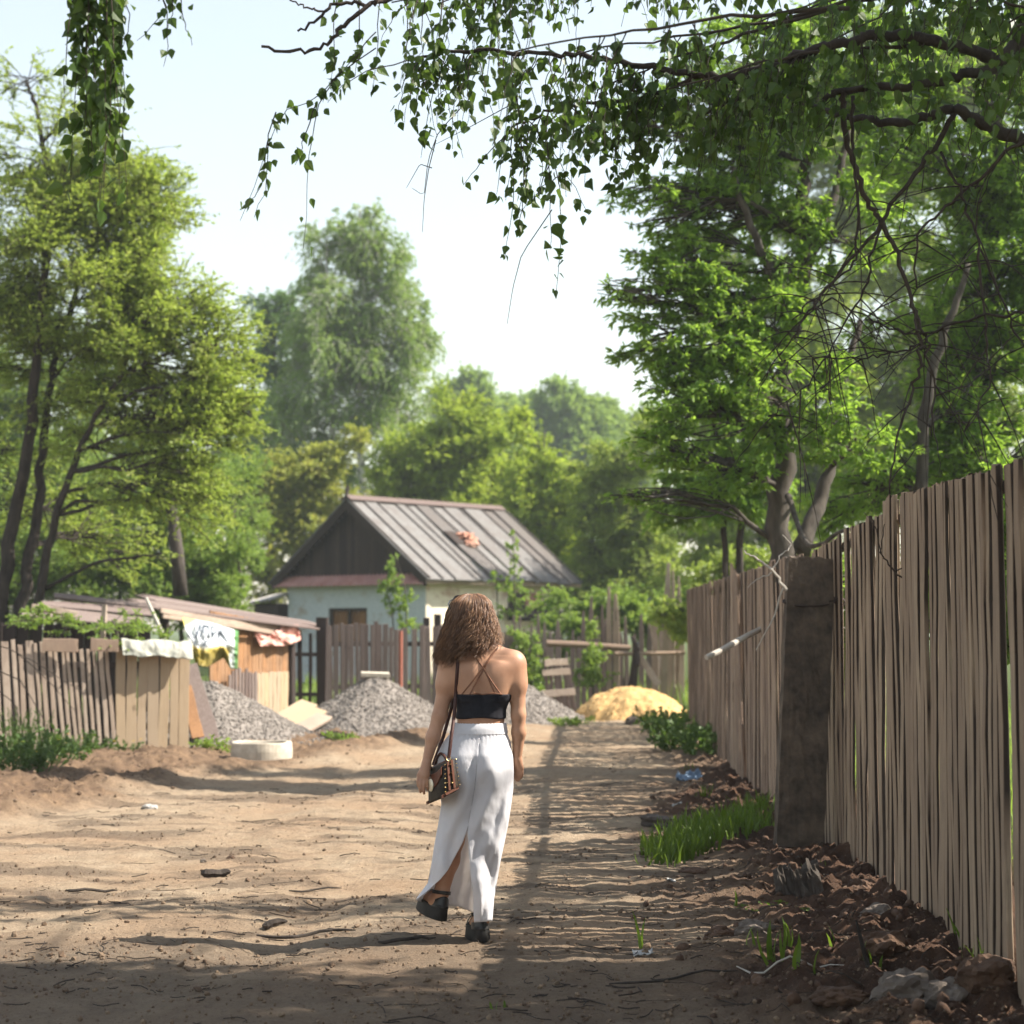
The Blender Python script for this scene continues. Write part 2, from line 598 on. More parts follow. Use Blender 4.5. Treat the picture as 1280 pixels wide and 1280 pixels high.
def plank(mb, p0, p1, tan, w, t, rnd=None, wav=.006, taper=None, n=6, bark=False):
    """sawn board from p0 to p1, face along tan"""
    p0, p1, tan = (np.asarray(v, float) for v in (p0, p1, tan))
    ax = nrm(p1 - p0)
    nor = nrm(np.cross(tan, ax))
    tan = np.cross(ax, nor)
    T = np.linspace(0, 1, n)
    P = p0 + (p1 - p0) * T[:, None]
    off = np.cumsum(RNG.normal(0, wav * .6, (n, 2)), 0)
    off -= off.mean(0)
    P = P + tan * off[:, :1] + nor * off[:, 1:] * .7
    ww = w / 2 * (1 + RNG.normal(0, .05, n))
    if taper is not None:
        ww = ww * np.interp(T, [0, .86, 1], [1, 1, taper])
    th = t / 2 * (1 + RNG.normal(0, .05, n))
    b = min(w, t) * .16
    ring = []
    for sx, sy, bx, by in ((1, 1, b, 0), (1, 1, 0, b), (1, -1, 0, b), (1, -1, b, 0), (-1, -1, b, 0), (-1, -1, 0, b), (-1, 1, 0, b), (-1, 1, b, 0)):
        ring.append(P + tan * (sx * (ww - bx))[:, None] + nor * (sy * (th - by))[:, None])
    V = np.stack(ring, 1)
    # slightly broken ends
    V[-1] += ax * RNG.normal(0, .006, (8, 1))
    idx = np.arange(n * 8).reshape(n, 8)
    nx = np.roll(idx, -1, 1)
    F = np.stack([idx[:-1], nx[:-1], nx[1:], idx[1:]], -1).reshape(-1, 4)
    rv = np.full((n, 8), random.random() if rnd is None else rnd)
    if bark:
        rv[:, [1, 2, 5, 6]] = 2.0 * (RNG.random((n, 1)) < .93)
    mb.add(V, [F, [list(idx[0][::-1]), list(idx[-1])]], rv.ravel())

def slab(mb, p0, p1, tan, w, t, amp=.02, n=14, k=8, s=0):
    """rough subdivided box standing from p0 to p1"""
    p0, p1, tan = (np.asarray(v, float) for v in (p0, p1, tan))
    ax = nrm(p1 - p0)
    nor = nrm(np.cross(tan, ax))
    tan = np.cross(ax, nor)
    per = []
    for i in range(k): per.append((-1 + 2 * i / k, -1))
    for i in range(max(3, k // 2)): per.append((1, -1 + 2 * i / max(3, k // 2)))
    for i in range(k): per.append((1 - 2 * i / k, 1))
    for i in range(max(3, k // 2)): per.append((-1, 1 - 2 * i / max(3, k // 2)))
    per = np.array(per)
    m = len(per)
    T = np.linspace(0, 1, n)
    V = p0 + (p1 - p0) * T[:, None, None] + tan * (per[None, :, :1] * w / 2) + nor * (per[None, :, 1:] * t / 2)
    L = np.linalg.norm(p1 - p0)
    q = np.arange(m)[None, :] * .37
    d = fbm(np.cos(q * 2 * math.pi / (m * .37)) * 2 + s, T[:, None] * L * 4 + np.sin(q * 2 * math.pi / (m * .37)) * 2, 4, s, .65) * amp
    out = nrm(tan * per[None, :, :1] + nor * per[None, :, 1:])
    V = V + out * d[..., None]
    V[-1] += ax * (fbm(np.arange(m) * .5, np.zeros(m), 3, s + 3) * amp * 2)[:, None]
    idx = np.arange(n * m).reshape(n, m)
    nx = np.roll(idx, -1, 1)
    F = np.stack([idx[:-1], nx[:-1], nx[1:], idx[1:]], -1).reshape(-1, 4)
    mb.add(V.reshape(-1, 3), [F, [list(idx[0][::-1]), list(idx[-1])]])

# ------------------------------------------------------------------ right fence, near part
def plank_run(mb, y0, y1, wmean, gap, t, ztop, zbot, fan=.0, jit=.02, sd=0, skip=None, wj=.18, nofs=0):
    y = y0
    k = 0
    while y < y1:
        wv = wmean * (1 + RNG.normal(0, wj))
        x = fence_x(y) + RNG.normal(0, .006) + nofs
        d = nrm(np.array((fence_x(y + .3) - fence_x(y - .3), .6, 0)))
        lean = fan * math.sin(y * 1.7 + sd) + RNG.normal(0, jit)
        zt = np.interp(y, ztop[0], ztop[1]) + RNG.normal(0, .006)
        zb = (np.interp(y, zbot[0], zbot[1]) if zbot else gz(x, y) - .03) + RNG.uniform(-.05, .03)
        if not (skip and skip(y)):
            a = np.array((x, y, zb))
            b = np.array((x + RNG.normal(0, .012), y, zt)) + d * lean
            plank(mb, a, b, d, wv, t * (1 + RNG.normal(0, .15)), wav=.009, n=9, bark=True)
        y += wv + abs(RNG.normal(gap, gap * .6))
        k += 1

f1 = thing('plank_fence', 'tall grey brown fence of narrow upright planks at the right edge before the concrete post', 'fence', (fence_x(10.5), 10.5, 0))
mb = MB()
ZT1 = ([6.6, 7.4, 8.9, 10.9, 11.1, 12.3, 12.9, 14.2], [2.17, 2.185, 2.24, 2.27, 2.20, 2.19, 2.13, 2.09])
plank_run(mb, 3.6, 14.0, .074, .018, .022, ZT1, None, .045, .008, skip=lambda y: abs(y - 10.95) < .05)
mb.build('planks', W_NEAR, f1)
for y in (4.4, 7.05, 9.6, 12.2):
    mb = MB()
    plank(mb, (fence_x(y) + .12, y, -.25), (fence_x(y) + .12, y, 2.30 if y < 8 else 2.0), (0, 1, 0), .12, .11, wav=.004)
    mb.build('post', W_DARK, f1)
for z in (2.0,):
    mb = MB()
    for a, b in ((3.6, 6.7), (6.7, 9.6), (9.6, 12.2), (12.2, 14.3)):
        mb.bar((fence_x(a) + .045, a, np.interp(a, *ZT1) - .07), (fence_x(b) + .045, b, np.interp(b, *ZT1) - .07), .05, .03)
    mb.build('rail', W_DARK, f1)

f2 = thing('plank_fence', 'far fence of broad pinkish tan boards with gaps receding behind the concrete post', 'fence', (fence_x(22), 22, 0))
mb = MB()
ZT2 = ([14.0, 15.5, 17, 20.7, 25, 31.3], [2.1, 2.12, 2.09, 2.10, 2.13, 2.17])
plank_run(mb, 14.55, 31.3, .12, .040, .026, ZT2, None, .04, .018, skip=lambda y: 20.9 < y < 21.25 or 24.6 < y < 24.85 or 15.9 < y < 16.0)
for q in range(5):     # splayed loose boards
    y = 18.6 + .22 * q
    d = nrm(np.array((fence_x(y + .3) - fence_x(y - .3), .6, 0)))
    plank(mb, (fence_x(y) - .05, y, gz(fence_x(y), y)), np.array((fence_x(y) - .06, y, 2.05 + .04 * q)) + d * (.32 - .05 * q), d, .11, .022)
mb.build('planks', W_FAR, f2)
for y in (17.0, 20.2, 23.5, 27, 31.0):
    mb = MB()
    plank(mb, (fence_x(y) + .12, y, -.2), (fence_x(y) + .12, y, 2.0), (0, 1, 0), .12, .11, wav=.004)
    mb.build('post', W_DARK, f2)
for z in (1.95,):
    mb = MB()
    for a, b in ((14.4, 17), (17, 20.2), (20.2, 23.5), (23.5, 27), (27, 31.2)):
        mb.bar((fence_x(a) + .045, a, np.interp(a, *ZT2) - .07), (fence_x(b) + .045, b, np.interp(b, *ZT2) - .07), .05, .03)
    mb.build('rail', W_DARK, f2)

# concrete post in the fence line
cpst = thing('concrete_post', 'dark stained leaning concrete slab post between the two plank fences', 'post', at(999, 1040, 12.85))
mb = MB()
b0, b1 = at(998, 1058, 12.85), at(1013, 698, 12.85)
slab(mb, b0, b1, (1, .05, 0), .315, .12, .010, 40, 14, 3)
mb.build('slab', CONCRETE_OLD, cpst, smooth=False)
mb = MB()
tw = np.linspace(0, 1, 26)
loop = []
for t in tw:
    a = t * 2 * math.pi
    c = at(1010, 752 - 6 * math.sin(a), 12.85)
    loop.append(c + np.array((math.cos(a) * .168, math.sin(a) * .08, 0)))
mb.tube(loop, .006, 5)
for q in range(3):
    c = at(1049, 752, 12.74)
    P = [c + np.array((math.cos(k * .8 + q * 2) * .035, -.01 + .004 * q, math.sin(k * .8 + q) * .028)) for k in range(9)]
    mb.tube(P, .005, 4)
mb.tube([at(1036, 752, 12.75), at(1062, 748, 12.75)], .006, 5)
mb.build('wire_tie', WIRE, cpst)

mb = MB()
P = [at(883, 822, 16.6), at(905, 811, 16.75), at(930, 797, 17.0), at(956, 784, 17.3)]
mb.tube(P, [.024, .026, .027, .025], 9)
tag(mb.build('wooden_pole', W_ROUND, base=P[0], smooth=False), 'bare grey pole jutting out from the far boards beside the concrete post', 'pole')

# ------------------------------------------------------------------ left fence
def pts_line(a, b, n):
    return a + (b - a) * np.linspace(0, 1, n)[:, None]

LA, LB = at(-90, 785, 22.4), at(229, 785, 23.7)
LA[2] = LB[2] = 0
ld = nrm(LB - LA)
Llen = np.linalg.norm(LB - LA)
lf = thing('plank_fence', 'low grey picket fence on the left with a patch of fresh tan boards', 'fence', (LA + LB) / 2)
mb, mbn = MB(), MB()
s = 0
while s < Llen:
    p = LA + ld * s
    px = 640 + p[0] / p[1] * FPX
    new = px > 146
    wv = RNG.uniform(.10, .14) if new else RNG.uniform(.036, .056) if RNG.random() < .88 else .085
    ztop = 1.55 + (785 - (803 if px < 60 else 812)) / FPX * p[1] + RNG.normal(0, .012)
    zb = gz(p[0], p[1]) - .04 + RNG.uniform(-.03, .05)
    le = RNG.normal(0, .007) + (.05 if not new else 0)
    a = np.array((p[0], p[1], zb)) + ld * (wv / 2 + le)
    b = np.array((p[0], p[1] + RNG.normal(0, .01), ztop)) + ld * (wv / 2 - le)
    plank(mbn if new else mb, a, b, ld, wv, .022, wav=.007)
    s += wv + (RNG.uniform(.003, .016) if new else RNG.uniform(.022, .042))
mb.build('planks', W_GREY, lf)
tag(mbn.build('new_planks', W_NEW, lf), 'fresh tan boards at the right end')
nor = np.array((ld[1], -ld[0], 0))
mb = MB()
for x0, x1, y in ((52, 96, 806), (112, 146, 806)):
    a, b = at(x0, y, 22.75 + x0 / 300), at(x1, y + 1, 22.75 + x1 / 300)
    plank(mb, a + nor * .05, b + nor * .05, (0, 0, 1), .155, .03, wav=.004)
mb.build('top_board', W_FAR, lf)
for z in (.35, 1.1):
    mb = MB()
    mb.bar(LA - nor * .045 + (0, 0, z), LB - nor * .045 + (0, 0, z), .08, .05)
    mb.build('rail', W_DARK, lf)
for t in (.05, .38, .7, .985):
    p = LA + ld * Llen * t - nor * .12
    mb = MB()
    plank(mb, p + (0, 0, -.2), p + (0, 0, 1.35), ld, .1, .1, wav=.004)
    mb.build('post', W_DARK, lf)

# ------------------------------------------------------------------ cloths
def cloth(name, fn, nu, nv, mat, base=None, parent=None):
    u, v = np.meshgrid(np.linspace(0, 1, nu), np.linspace(0, 1, nv))
    V = fn(u.ravel(), v.ravel())
    idx = np.arange(nu * nv).reshape(nv, nu)
    F = np.stack([idx[:-1, :-1], idx[:-1, 1:], idx[1:, 1:], idx[1:, :-1]], -1).reshape(-1, 4)
    mb = MB()
    mb.add(V, [F], .5)
    o = mb.build(name, mat, parent, True, base)
    for nm, q in (('pu', u), ('pv', v)):
        a = o.data.attributes.new(nm, 'FLOAT', 'POINT')
        a.data.foreach_set('value', q.ravel().astype(np.float32))
    so_ = o.modifiers.new('thickness', 'SOLIDIFY')
    so_.thickness = .004
    return o

TARP = m_noise('grey_green_tarp', (.27, .275, .235), (.42, .41, .35), 6, rough=.7, bmp=.3, bdist=.01)
def tarp_fn(u, v):
    px = 151 + 88 * u
    Y = 23.28 + .42 * u
    base = np.stack([at(a, 785, b) for a, b in zip(px, Y)])
    prof_d = np.interp(v, [0, .3, .45, .6, 1], [-.13, -.10, -.05, .10, .30])
    prof_z = np.interp(v, [0, .3, .45, .6, 1], [1.22, 1.33, 1.42, 1.43, 1.30])
    wr = fbm(u * 5, v * 1.6, 4, 51) 
    P = base + nor * (-prof_d + wr * .05)[:, None]
    P[:, 2] = prof_z + fbm(u * 4, v * 3, 3, 53) * .035 - .05 * u
    return P
tag(cloth('tarpaulin', tarp_fn, 60, 24, TARP, at(195, 800, 23.5)), 'crumpled pale grey tarpaulin draped over the fresh boards of the left fence', 'tarpaulin')

# ------------------------------------------------------------------ shed behind the left fence
SA, SB = at(262, 785, 30.2), at(361, 785, 32.6)
SA[2] = SB[2] = 0
sd_ = nrm(SB - SA)
sn = np.array((sd_[1], -sd_[0], 0))
SL = np.linalg.norm(SB - SA)
shed = thing('shed', 'low patched wooden shed with a sagging board roof behind the gravel heap', 'shed', (SA + SB) / 2)
mb = MB()
s = 0
while s < SL:
    wv = RNG.uniform(.09, .15)
    p = SA + sd_ * (s + wv / 2)
    plank(mb, p + (0, 0, -.05), p + (0, 0, np.interp(s / SL, [0, 1], [1.82, 1.56])), sd_, wv - .006, .025)
    s += wv
for q in range(14):     # end wall going back
    p = SB + np.array((-.35, .93, 0)) * (.13 * q + .05)
    plank(mb, p + (0, 0, -.05), p + (0, 0, 1.56), (-.35, .93, 0), .125, .025)
mb.build('wall', W_BROWN, shed)
mb = MB()
for s0, s1, z0, z1 in ((.52, .96, .02, .82),):
    s = s0 * SL
    while s < s1 * SL:
        wv = RNG.uniform(.11, .16)
        p = SA + sd_ * (s + wv / 2) + sn * .03
        plank(mb, p + (0, 0, z0), p + (0, 0, z1 + RNG.uniform(-.03, .03)), sd_, wv - .008, .022)
        s += wv
tag(mb.build('patch_boards', W_NEW, shed), 'fresh yellow boards patched onto the wall')
mb = MB()
s = .1 * SL
while s < .46 * SL:
    p = SA + sd_ * s + sn * .22
    plank(mb, p + (0, 0, .0), p + (0, 0, .86 + RNG.uniform(-.08, .08)), sd_, .075, .022)
    s += .105
mb.build('picket_screen', W_PURPLE, shed)
mb = MB()
plank(mb, SB + sn * .03 + sd_ * .05, SB + sn * .03 + sd_ * .05 + (0, 0, 1.6), sd_, .14, .1)
mb.build('corner_post', W_DARK, shed)
mb = MB()
plank(mb, at(205, 830, 29.2) * (1, 1, 0), at(205, 760, 29.2), (1, 0, 0), .14, .12)
mb.build('roof_post', W_DARK, shed)
mb = MB()
RA, RB, RA2, RB2 = at(176, 760, 28.4), at(384, 785, 33.0), at(190, 748, 31.2), at(391, 780, 35.4)
for k in range(7):
    t0 = k / 7
    a, b = RA + (RA2 - RA) * (t0 + .07), RB + (RB2 - RB) * (t0 + .07)
    up = nrm(np.cross(RB - RA, RA2 - RA))
    e0, e1 = RNG.uniform(-.15, .25, 2)
    dd = nrm(b - a)
    plank(mb, a - dd * e0 + up * RNG.uniform(0, .03), b + dd * e1 * .6 + up * RNG.uniform(0, .04), nrm(RA2 - RA), np.linalg.norm(RA2 - RA) / 7 + .02, .03, wav=.01)
mb.build('roof_boards', W_PURPLE, shed)
mb = MB()
for k, (o1, o2) in enumerate(((0, 0), (.05, .08))):
    plank(mb, RA + (.3 + o1, -.06 - o2, -.05 - .075 * k), RB + (-.1, -.06 - o2, -.06 - .07 * k), (0, 0, 1), .07, .03, wav=.01)
mb.build('fascia_board', W_GREY, shed)

# sheet of printed plastic hung under the shed roof
m, nt, out = new_mat('printed_sheet')
pu, pv = attr(nt, 'pu'), attr(nt, 'pv')
c = ramp(nt, pv, [(.56, (.50, .53, .56)), (.64, (.42, .32, .07)), (.92, (.34, .26, .06))])
nf = noise(nt, 9, (1, 1, 1), 4)
c = mixc(nt, ramp(nt, nf, [(.5, (0, 0, 0)), (.75, (.3, .3, .3))]), c, (.34, .34, .32))
e1 = ramp(nt, pu, [(.80, (0, 0, 0)), (.84, (1, 1, 1))])
c = mixc(nt, e1, c, (.56, .60, .58))
e2 = ramp(nt, pu, [(.91, (0, 0, 0)), (.94, (1, 1, 1))])
c = mixc(nt, e2, c, (.09, .22, .07))
yl = nt.nodes.new('ShaderNodeMath')
yl.operation = 'ADD'
nt.links.new(pu, yl.inputs[0])
nt.links.new(pv, yl.inputs[1])
c = mixc(nt, ramp(nt, yl.outputs[0], [(.20, (1, 1, 1)), (.27, (0, 0, 0))]), c, (.72, .58, .14))
principled(nt, out, c, .4, bump(nt, nf, .3, .01), .4)
PRINT = m
def sheet_fn(u, v):
    y0 = np.interp(u, [0, .5, 1], [772, 778, 789])
    y1 = np.interp(u, [0, .12, .35, .7, .85, 1], [816, 832, 834, 822, 836, 836])
    px = 228 + 70 * u + v * (12 * (1 - u) - 1)
    py = y0 + (y1 - y0) * v
    Y = 28.6 + 1.7 * u - .42 * np.sin(math.pi * np.clip(v, 0, 1)) * (1 - .4 * u) + fbm(u * 6, v * 3, 3, 61) * .22 + .12 * np.sin(u * 11 + v * 2)
    return np.stack([at(a, b, c_) for a, b, c_ in zip(px, py, Y)])
sheet = cloth('printed_sheet', sheet_fn, 56, 36, PRINT, at(262, 800, 29))
tag(sheet, 'torn white and yellow printed plastic sheet with grey lettering hanging under the shed roof', 'plastic sheet')
LETTER = m_flat('faded_ink', (.05, .065, .09), .6)
def text_on(body, u0, v0, du, dv, fn, mat, parent, name='lettering', off=.07):
    cu = bpy.data.curves.new(name, 'FONT')
    cu.body = body
    cu.resolution_u = 3
    to = bpy.data.objects.new(name, cu)
    COL.objects.link(to)
    dg = bpy.context.evaluated_depsgraph_get()
    me = bpy.data.meshes.new_from_object(to.evaluated_get(dg))
    bpy.data.objects.remove(to)
    tb = bmesh.new(); tb.from_mesh(me)
    bmesh.ops.triangulate(tb, faces=tb.faces[:])
    for _ in range(2):
        bmesh.ops.subdivide_edges(tb, edges=[e for e in tb.edges if e.calc_length() > .04], cuts=2)
        bmesh.ops.triangulate(tb, faces=tb.faces[:])
    tb.to_mesh(me); tb.free()
    n = len(me.vertices)
    co = np.zeros(n * 3)
    me.vertices.foreach_get('co', co)
    co = co.reshape(-1, 3)
    x = (co[:, 0] - co[:, 0].min()) / np.ptp(co[:, 0])
    y = (co[:, 1] - co[:, 1].min()) / np.ptp(co[:, 1])
    u, v = u0 + du * x, v0 + dv * (1 - y)
    P = fn(u, v)
    q = nrm(CAM - P)
    P = P + q * off
    P = P - np.array(parent.location)
    me.vertices.foreach_set('co', P.astype(np.float32).ravel())
    me.materials.clear()
    me.materials.append(mat)
    o = bpy.data.objects.new(name, me)
    COL.objects.link(o)
    o.parent = parent
    return o
text_on('ИПРК', .20, .08, .54, .30, sheet_fn, LETTER, sheet)
text_on('ит', .30, .42, .13, .14, sheet_fn, LETTER, sheet)

PINK = m_noise('faded_red_cloth', (.50, .20, .17), (.66, .40, .33), 7, rough=.8, bmp=.3, lo=.35, hi=.6)
def pink_fn(u, v):
    px = 317 + 56 * u + 3 * v
    y0 = np.interp(u, [0, .55, .62, 1], [788, 788, 781, 781])
    y1 = np.interp(u, [0, .1, .6, .75, 1], [796, 808, 807, 806, 800])
    Y = 31.3 + 1.3 * u + fbm(u * 5, v * 3, 3, 71) * .2
    return np.stack([at(a, b, c_) for a, b, c_ in zip(px, y0 + (y1 - y0) * v, Y)])
tag(cloth('cloth', pink_fn, 40, 14, PINK, at(345, 795, 32)), 'faded pinkish red rag hanging over the right edge of the shed roof', 'cloth')

# lean-to behind the left fence
lean = thing('lean_to', 'collapsing old board lean-to overgrown with leaves behind the left fence', 'shed', at(110, 900, 25.5) * (1, 1, 0))
mb = MB()
for k in range(14):
    a = at(-40 + 17 * k, 785, 25.2 + .06 * k) * (1, 1, 0)
    plank(mb, a, a + (0, 0, 1.62 + RNG.uniform(-.05, .05)), (1, .05, 0), .17, .025)
mb.build('wall', W_DARK, lean)
mb = MB()
for k in range(6):
    a, b = at(28 + 8 * k, 771 - 4.5 * k, 24.4 + .5 * k), at(186 + 4 * k, 780 - 4.6 * k, 24.9 + .5 * k)
    plank(mb, a + (0, 0, RNG.uniform(-.03, .05)), b + (RNG.uniform(-.5, .1), 0, RNG.uniform(-.06, .04)), (0, .95, .25), RNG.uniform(.16, .3), .03, wav=.02)
mb.build('roof_boards', W_PURPLE, lean)
mb = MB()
plank(mb, at(40, 757, 24.3), at(95, 770, 24.4), (0, .3, .95), .09, .05, wav=.012)
plank(mb, at(128, 800, 24.5), at(131, 756, 24.5), (1, 0, 0), .07, .06)
mb.build('loose_board', W_GREY, lean)

mb = MB()
mb.tube([at(183, 748, 25.0), at(194, 772, 24.8), at(207, 800, 24.6)], [.022, .024, .026], 7)
tag(mb.build('wooden_pole', W_ROUND, base=at(207, 800, 24.6)), 'thin pole leaning against the shed above the tarpaulin', 'pole')

for lab, p0, p1, w_, mt in (('wide grey board leaning on the end of the left fence', (233, 832, 24.3), (262, 925, 24.1), .27, W_PURPLE),
                            ('narrow red brown board leaning at the foot of the left fence end', (231, 858, 24.0), (248, 922, 23.8), .16, W_BROWN)):
    mb = MB()
    plank(mb, at(*p1), at(*p0), (.9, .4, 0), w_, .03)
    tag(mb.build('leaning_board', mt, base=at(*p1)), lab, 'board')

# ------------------------------------------------------------------ back fences
def picket_row(mb, x0, x1, Y0, Y1, top, wm, gap, mat=None, bot=890, sharp=None, jit=.02, topj=3):
    px = x0
    while px < x1:
        Y = np.interp(px, [x0, x1], [Y0, Y1])
        wv = wm * (1 + RNG.normal(0, .15))
        p = at(px, 785, Y)
        z1 = at(px, top(px) + RNG.normal(0, topj), Y)[2]
        plank(mb, (p[0], Y, -.05), (p[0] + RNG.normal(0, jit), Y, z1), (1, .1, 0), wv, .024, taper=sharp)
        px += (wv + gap * RNG.uniform(.5, 1.6)) * FPX / Y

dk = thing('picket_fence', 'short dark picket fence with wide gaps between the shed and the dark post', 'fence', at(380, 785, 34) * (1, 1, 0))
mb = MB()
picket_row(mb, 366, 399, 33.6, 34, lambda p: 790, .075, .085, topj=2)
mb.build('planks', W_DARK, dk)
for y in (818, 868):
    mb = MB()
    mb.bar(at(360, y, 34.05), at(402, y, 34.1), .07, .04)
    mb.build('rail', W_DARK, dk)
mb = MB()
plank(mb, at(403, 785, 33.5) * (1, 1, 0), at(403, 772, 33.5), (1, 0, 0), .2, .16)
tag(mb.build('wooden_post', W_DARK, base=at(403, 785, 33.5) * (1, 1, 0)), 'thick dark wooden post at the left end of the back fence', 'post')

bf = thing('plank_fence', 'grey back fence of tight narrow planks in front of the house behind the woman', 'fence', at(520, 785, 36) * (1, 1, 0))
mb = MB()
picket_row(mb, 411, 640, 35.6, 36.6, lambda p: float(np.interp(p, [410, 465, 470, 500, 505, 560, 640], [781, 781, 777, 788, 786, 782, 790])), .088, .005, topj=1.4)
mb.build('planks', W_PURPLE, bf)
for z in (.45, 1.25):
    mb = MB()
    mb.bar(at(408, 785, 35.7) * (1, 1, 0) + (0, 0, z), at(642, 785, 36.7) * (1, 1, 0) + (0, 0, z), .09, .05)
    mb.build('rail', W_DARK, bf)
REDP = m_flat('rust_red_paint', (.36, .12, .08), .6)
mb = MB()
mb.tube([at(501, 785, 35.3) * (1, 1, 0), at(501, 789, 35.3)], [.034, .034], 10)
tag(mb.build('metal_post', REDP, base=at(501, 785, 35.3) * (1, 1, 0)), 'thin rust red metal post in front of the grey back fence', 'post')
for px, y1, lab in ((547, 768, 'dark square stake rising above the back fence by the curly hair'), (533, 772, 'dark stake above the back fence near the house corner')):
    mb = MB()
    plank(mb, at(px, 785, 36.3) * (1, 1, 0), at(px, y1, 36.3), (1, 0, 0), .13, .1)
    tag(mb.build('wooden_stake', W_DARK, base=at(px, 785, 36.3) * (1, 1, 0)), lab, 'stake')

rf = thing('picket_fence', 'ragged grey picket fence with uneven pointed pales behind the sand heap', 'fence', at(730, 785, 37) * (1, 1, 0))
mb = MB()
picket_row(mb, 640, 815, 36.8, 37.6, lambda p: 779 + 13 * math.sin(p * .9) - (12 if 725 < p < 740 else 0), .10, .028, sharp=.35, topj=10)
mb.build('planks', W_PURPLE, rf)
mb = MB()
for a, b, r in ((at(683, 804, 36.6), at(730, 806, 36.7), .06), (at(730, 806, 36.7), at(788, 810, 36.8), .055)):
    mb.tube([a, (a + b) / 2, b], r, 8)
mb.tube([at(769, 817, 36.5), at(812, 817, 36.6), at(856, 816, 36.8)], [.035, .04, .035], 8)
mb.build('rail', W_FAR, rf)
mb = MB()
picket_row(mb, 813, 858, 38.0, 37.4, lambda p: 770 + 10 * math.sin(p), .115, .008, sharp=.5, topj=7)
tag(mb.build('tall_planks', W_GREY, rf), 'pale tight boards beside the far end of the tan fence')
for px, y1, Y, w_, le in ((761, 733, 37.0, .10, .0), (770, 743, 37.0, .13, .0), (829, 704, 37.4, .13, .10), (842, 712, 37.4, .07, -.02), (847, 720, 37.6, .09, .02)):
    mb = MB()
    q = at(px, 785, Y) * (1, 1, 0)
    top = at(px, y1, Y)
    plank(mb, q, top + (le, 0, 0), (1, 0, 0), w_, .04, taper=.4)
    mb.build('stake', W_GREY, rf)
mb = MB()
P = [at(791, 860, 36.2), at(793, 835, 36.2), at(796, 812, 36.2), at(790, 795, 36.2)]
mb.tube(P, [.09, .075, .06, .03], 8)
mb.tube([at(796, 812, 36.2), at(797, 825, 36.1), at(798, 832, 36.0)], [.05, .05, .02], 7)
mb.build('forked_post', W_DARK, rf)
mb = MB()
plank(mb, at(823, 856, 36.0), at(798, 818, 36.3), (.5, 0, .8), .12, .03)
tag(mb.build('leaning_board', W_GREY, base=at(823, 856, 36)), 'grey board leaning aslant behind the yellow sand heap', 'board')

pal = thing('broken_gate', 'broken slatted gate panel leaning right of the woman before the ragged fence', 'gate', at(698, 785, 34.5) * (1, 1, 0))
for x0, x1, y in ((681, 709, 828), (678, 713, 840), (677, 719, 866)):
    mb = MB()
    plank(mb, at(x0, y + 1, 34.2), at(x1, y - 1, 34.3), (0, .1, 1), .12, .03)
    mb.build('rail', W_GREY, pal)
mb = MB()
for k in range(6):
    plank(mb, at(686 + 6.5 * k, 892, 34.4), at(681 + 5.6 * k, 826, 34.45), (1, 0, 0), .06, .022)
mb.build('slats', W_PURPLE, pal)

# ------------------------------------------------------------------ heaps
def stones(mb, C, S, flat=.7, rnd=None):
    g = (1 + 5 ** .5) / 2
    base = nrm(np.array([(-1, g, 0), (1, g, 0), (-1, -g, 0), (1, -g, 0), (0, -1, g), (0, 1, g), (0, -1, -g), (0, 1, -g), (g, 0, -1), (g, 0, 1), (-g, 0, -1), (-g, 0, 1)], float))
    f = np.array([(0, 11, 5), (0, 5, 1), (0, 1, 7), (0, 7, 10), (0, 10, 11), (1, 5, 9), (5, 11, 4), (11, 10, 2), (10, 7, 6), (7, 1, 8), (3, 9, 4), (3, 4, 2), (3, 2, 6), (3, 6, 8), (3, 8, 9), (4, 9, 5), (2, 4, 11), (6, 2, 10), (8, 6, 7), (9, 8, 1)])
    m = len(C)
    A = RNG.normal(size=(m, 3, 3))
    Q, _ = np.linalg.qr(A)
    V = base[None] * RNG.uniform(.62, 1.1, (m, 12, 1))
    V = V * np.array((1, .8, flat))
    V = np.einsum('mij,mkj->mki', Q, V) * np.asarray(S)[:, None, None] + C[:, None, :]
    F = (np.arange(m) * 12)[:, None, None] + f[None]
    mb.add(V, [F.reshape(-1, 3)], np.repeat(RNG.random(m) if rnd is None else rnd, 12))

def heap_z(x, y, c, rx, ry, h, sk=0.0, s=0):
    r = np.sqrt(((x - c[0]) / rx) ** 2 + ((y - c[1]) / ry) ** 2)
    a = np.arctan2(y - c[1], x - c[0])
    r = r * (1 + .18 * fbm(np.cos(a) * 1.3 + s, np.sin(a) * 1.3, 3, s))
    if sk:
        return h * np.clip(1.02 - np.clip(r, 0, 1.2) ** 2.2, -.12, 1)
    return h * np.clip(1 - np.sqrt(r * r + .015) + .12, -.12, 1) * 1.0

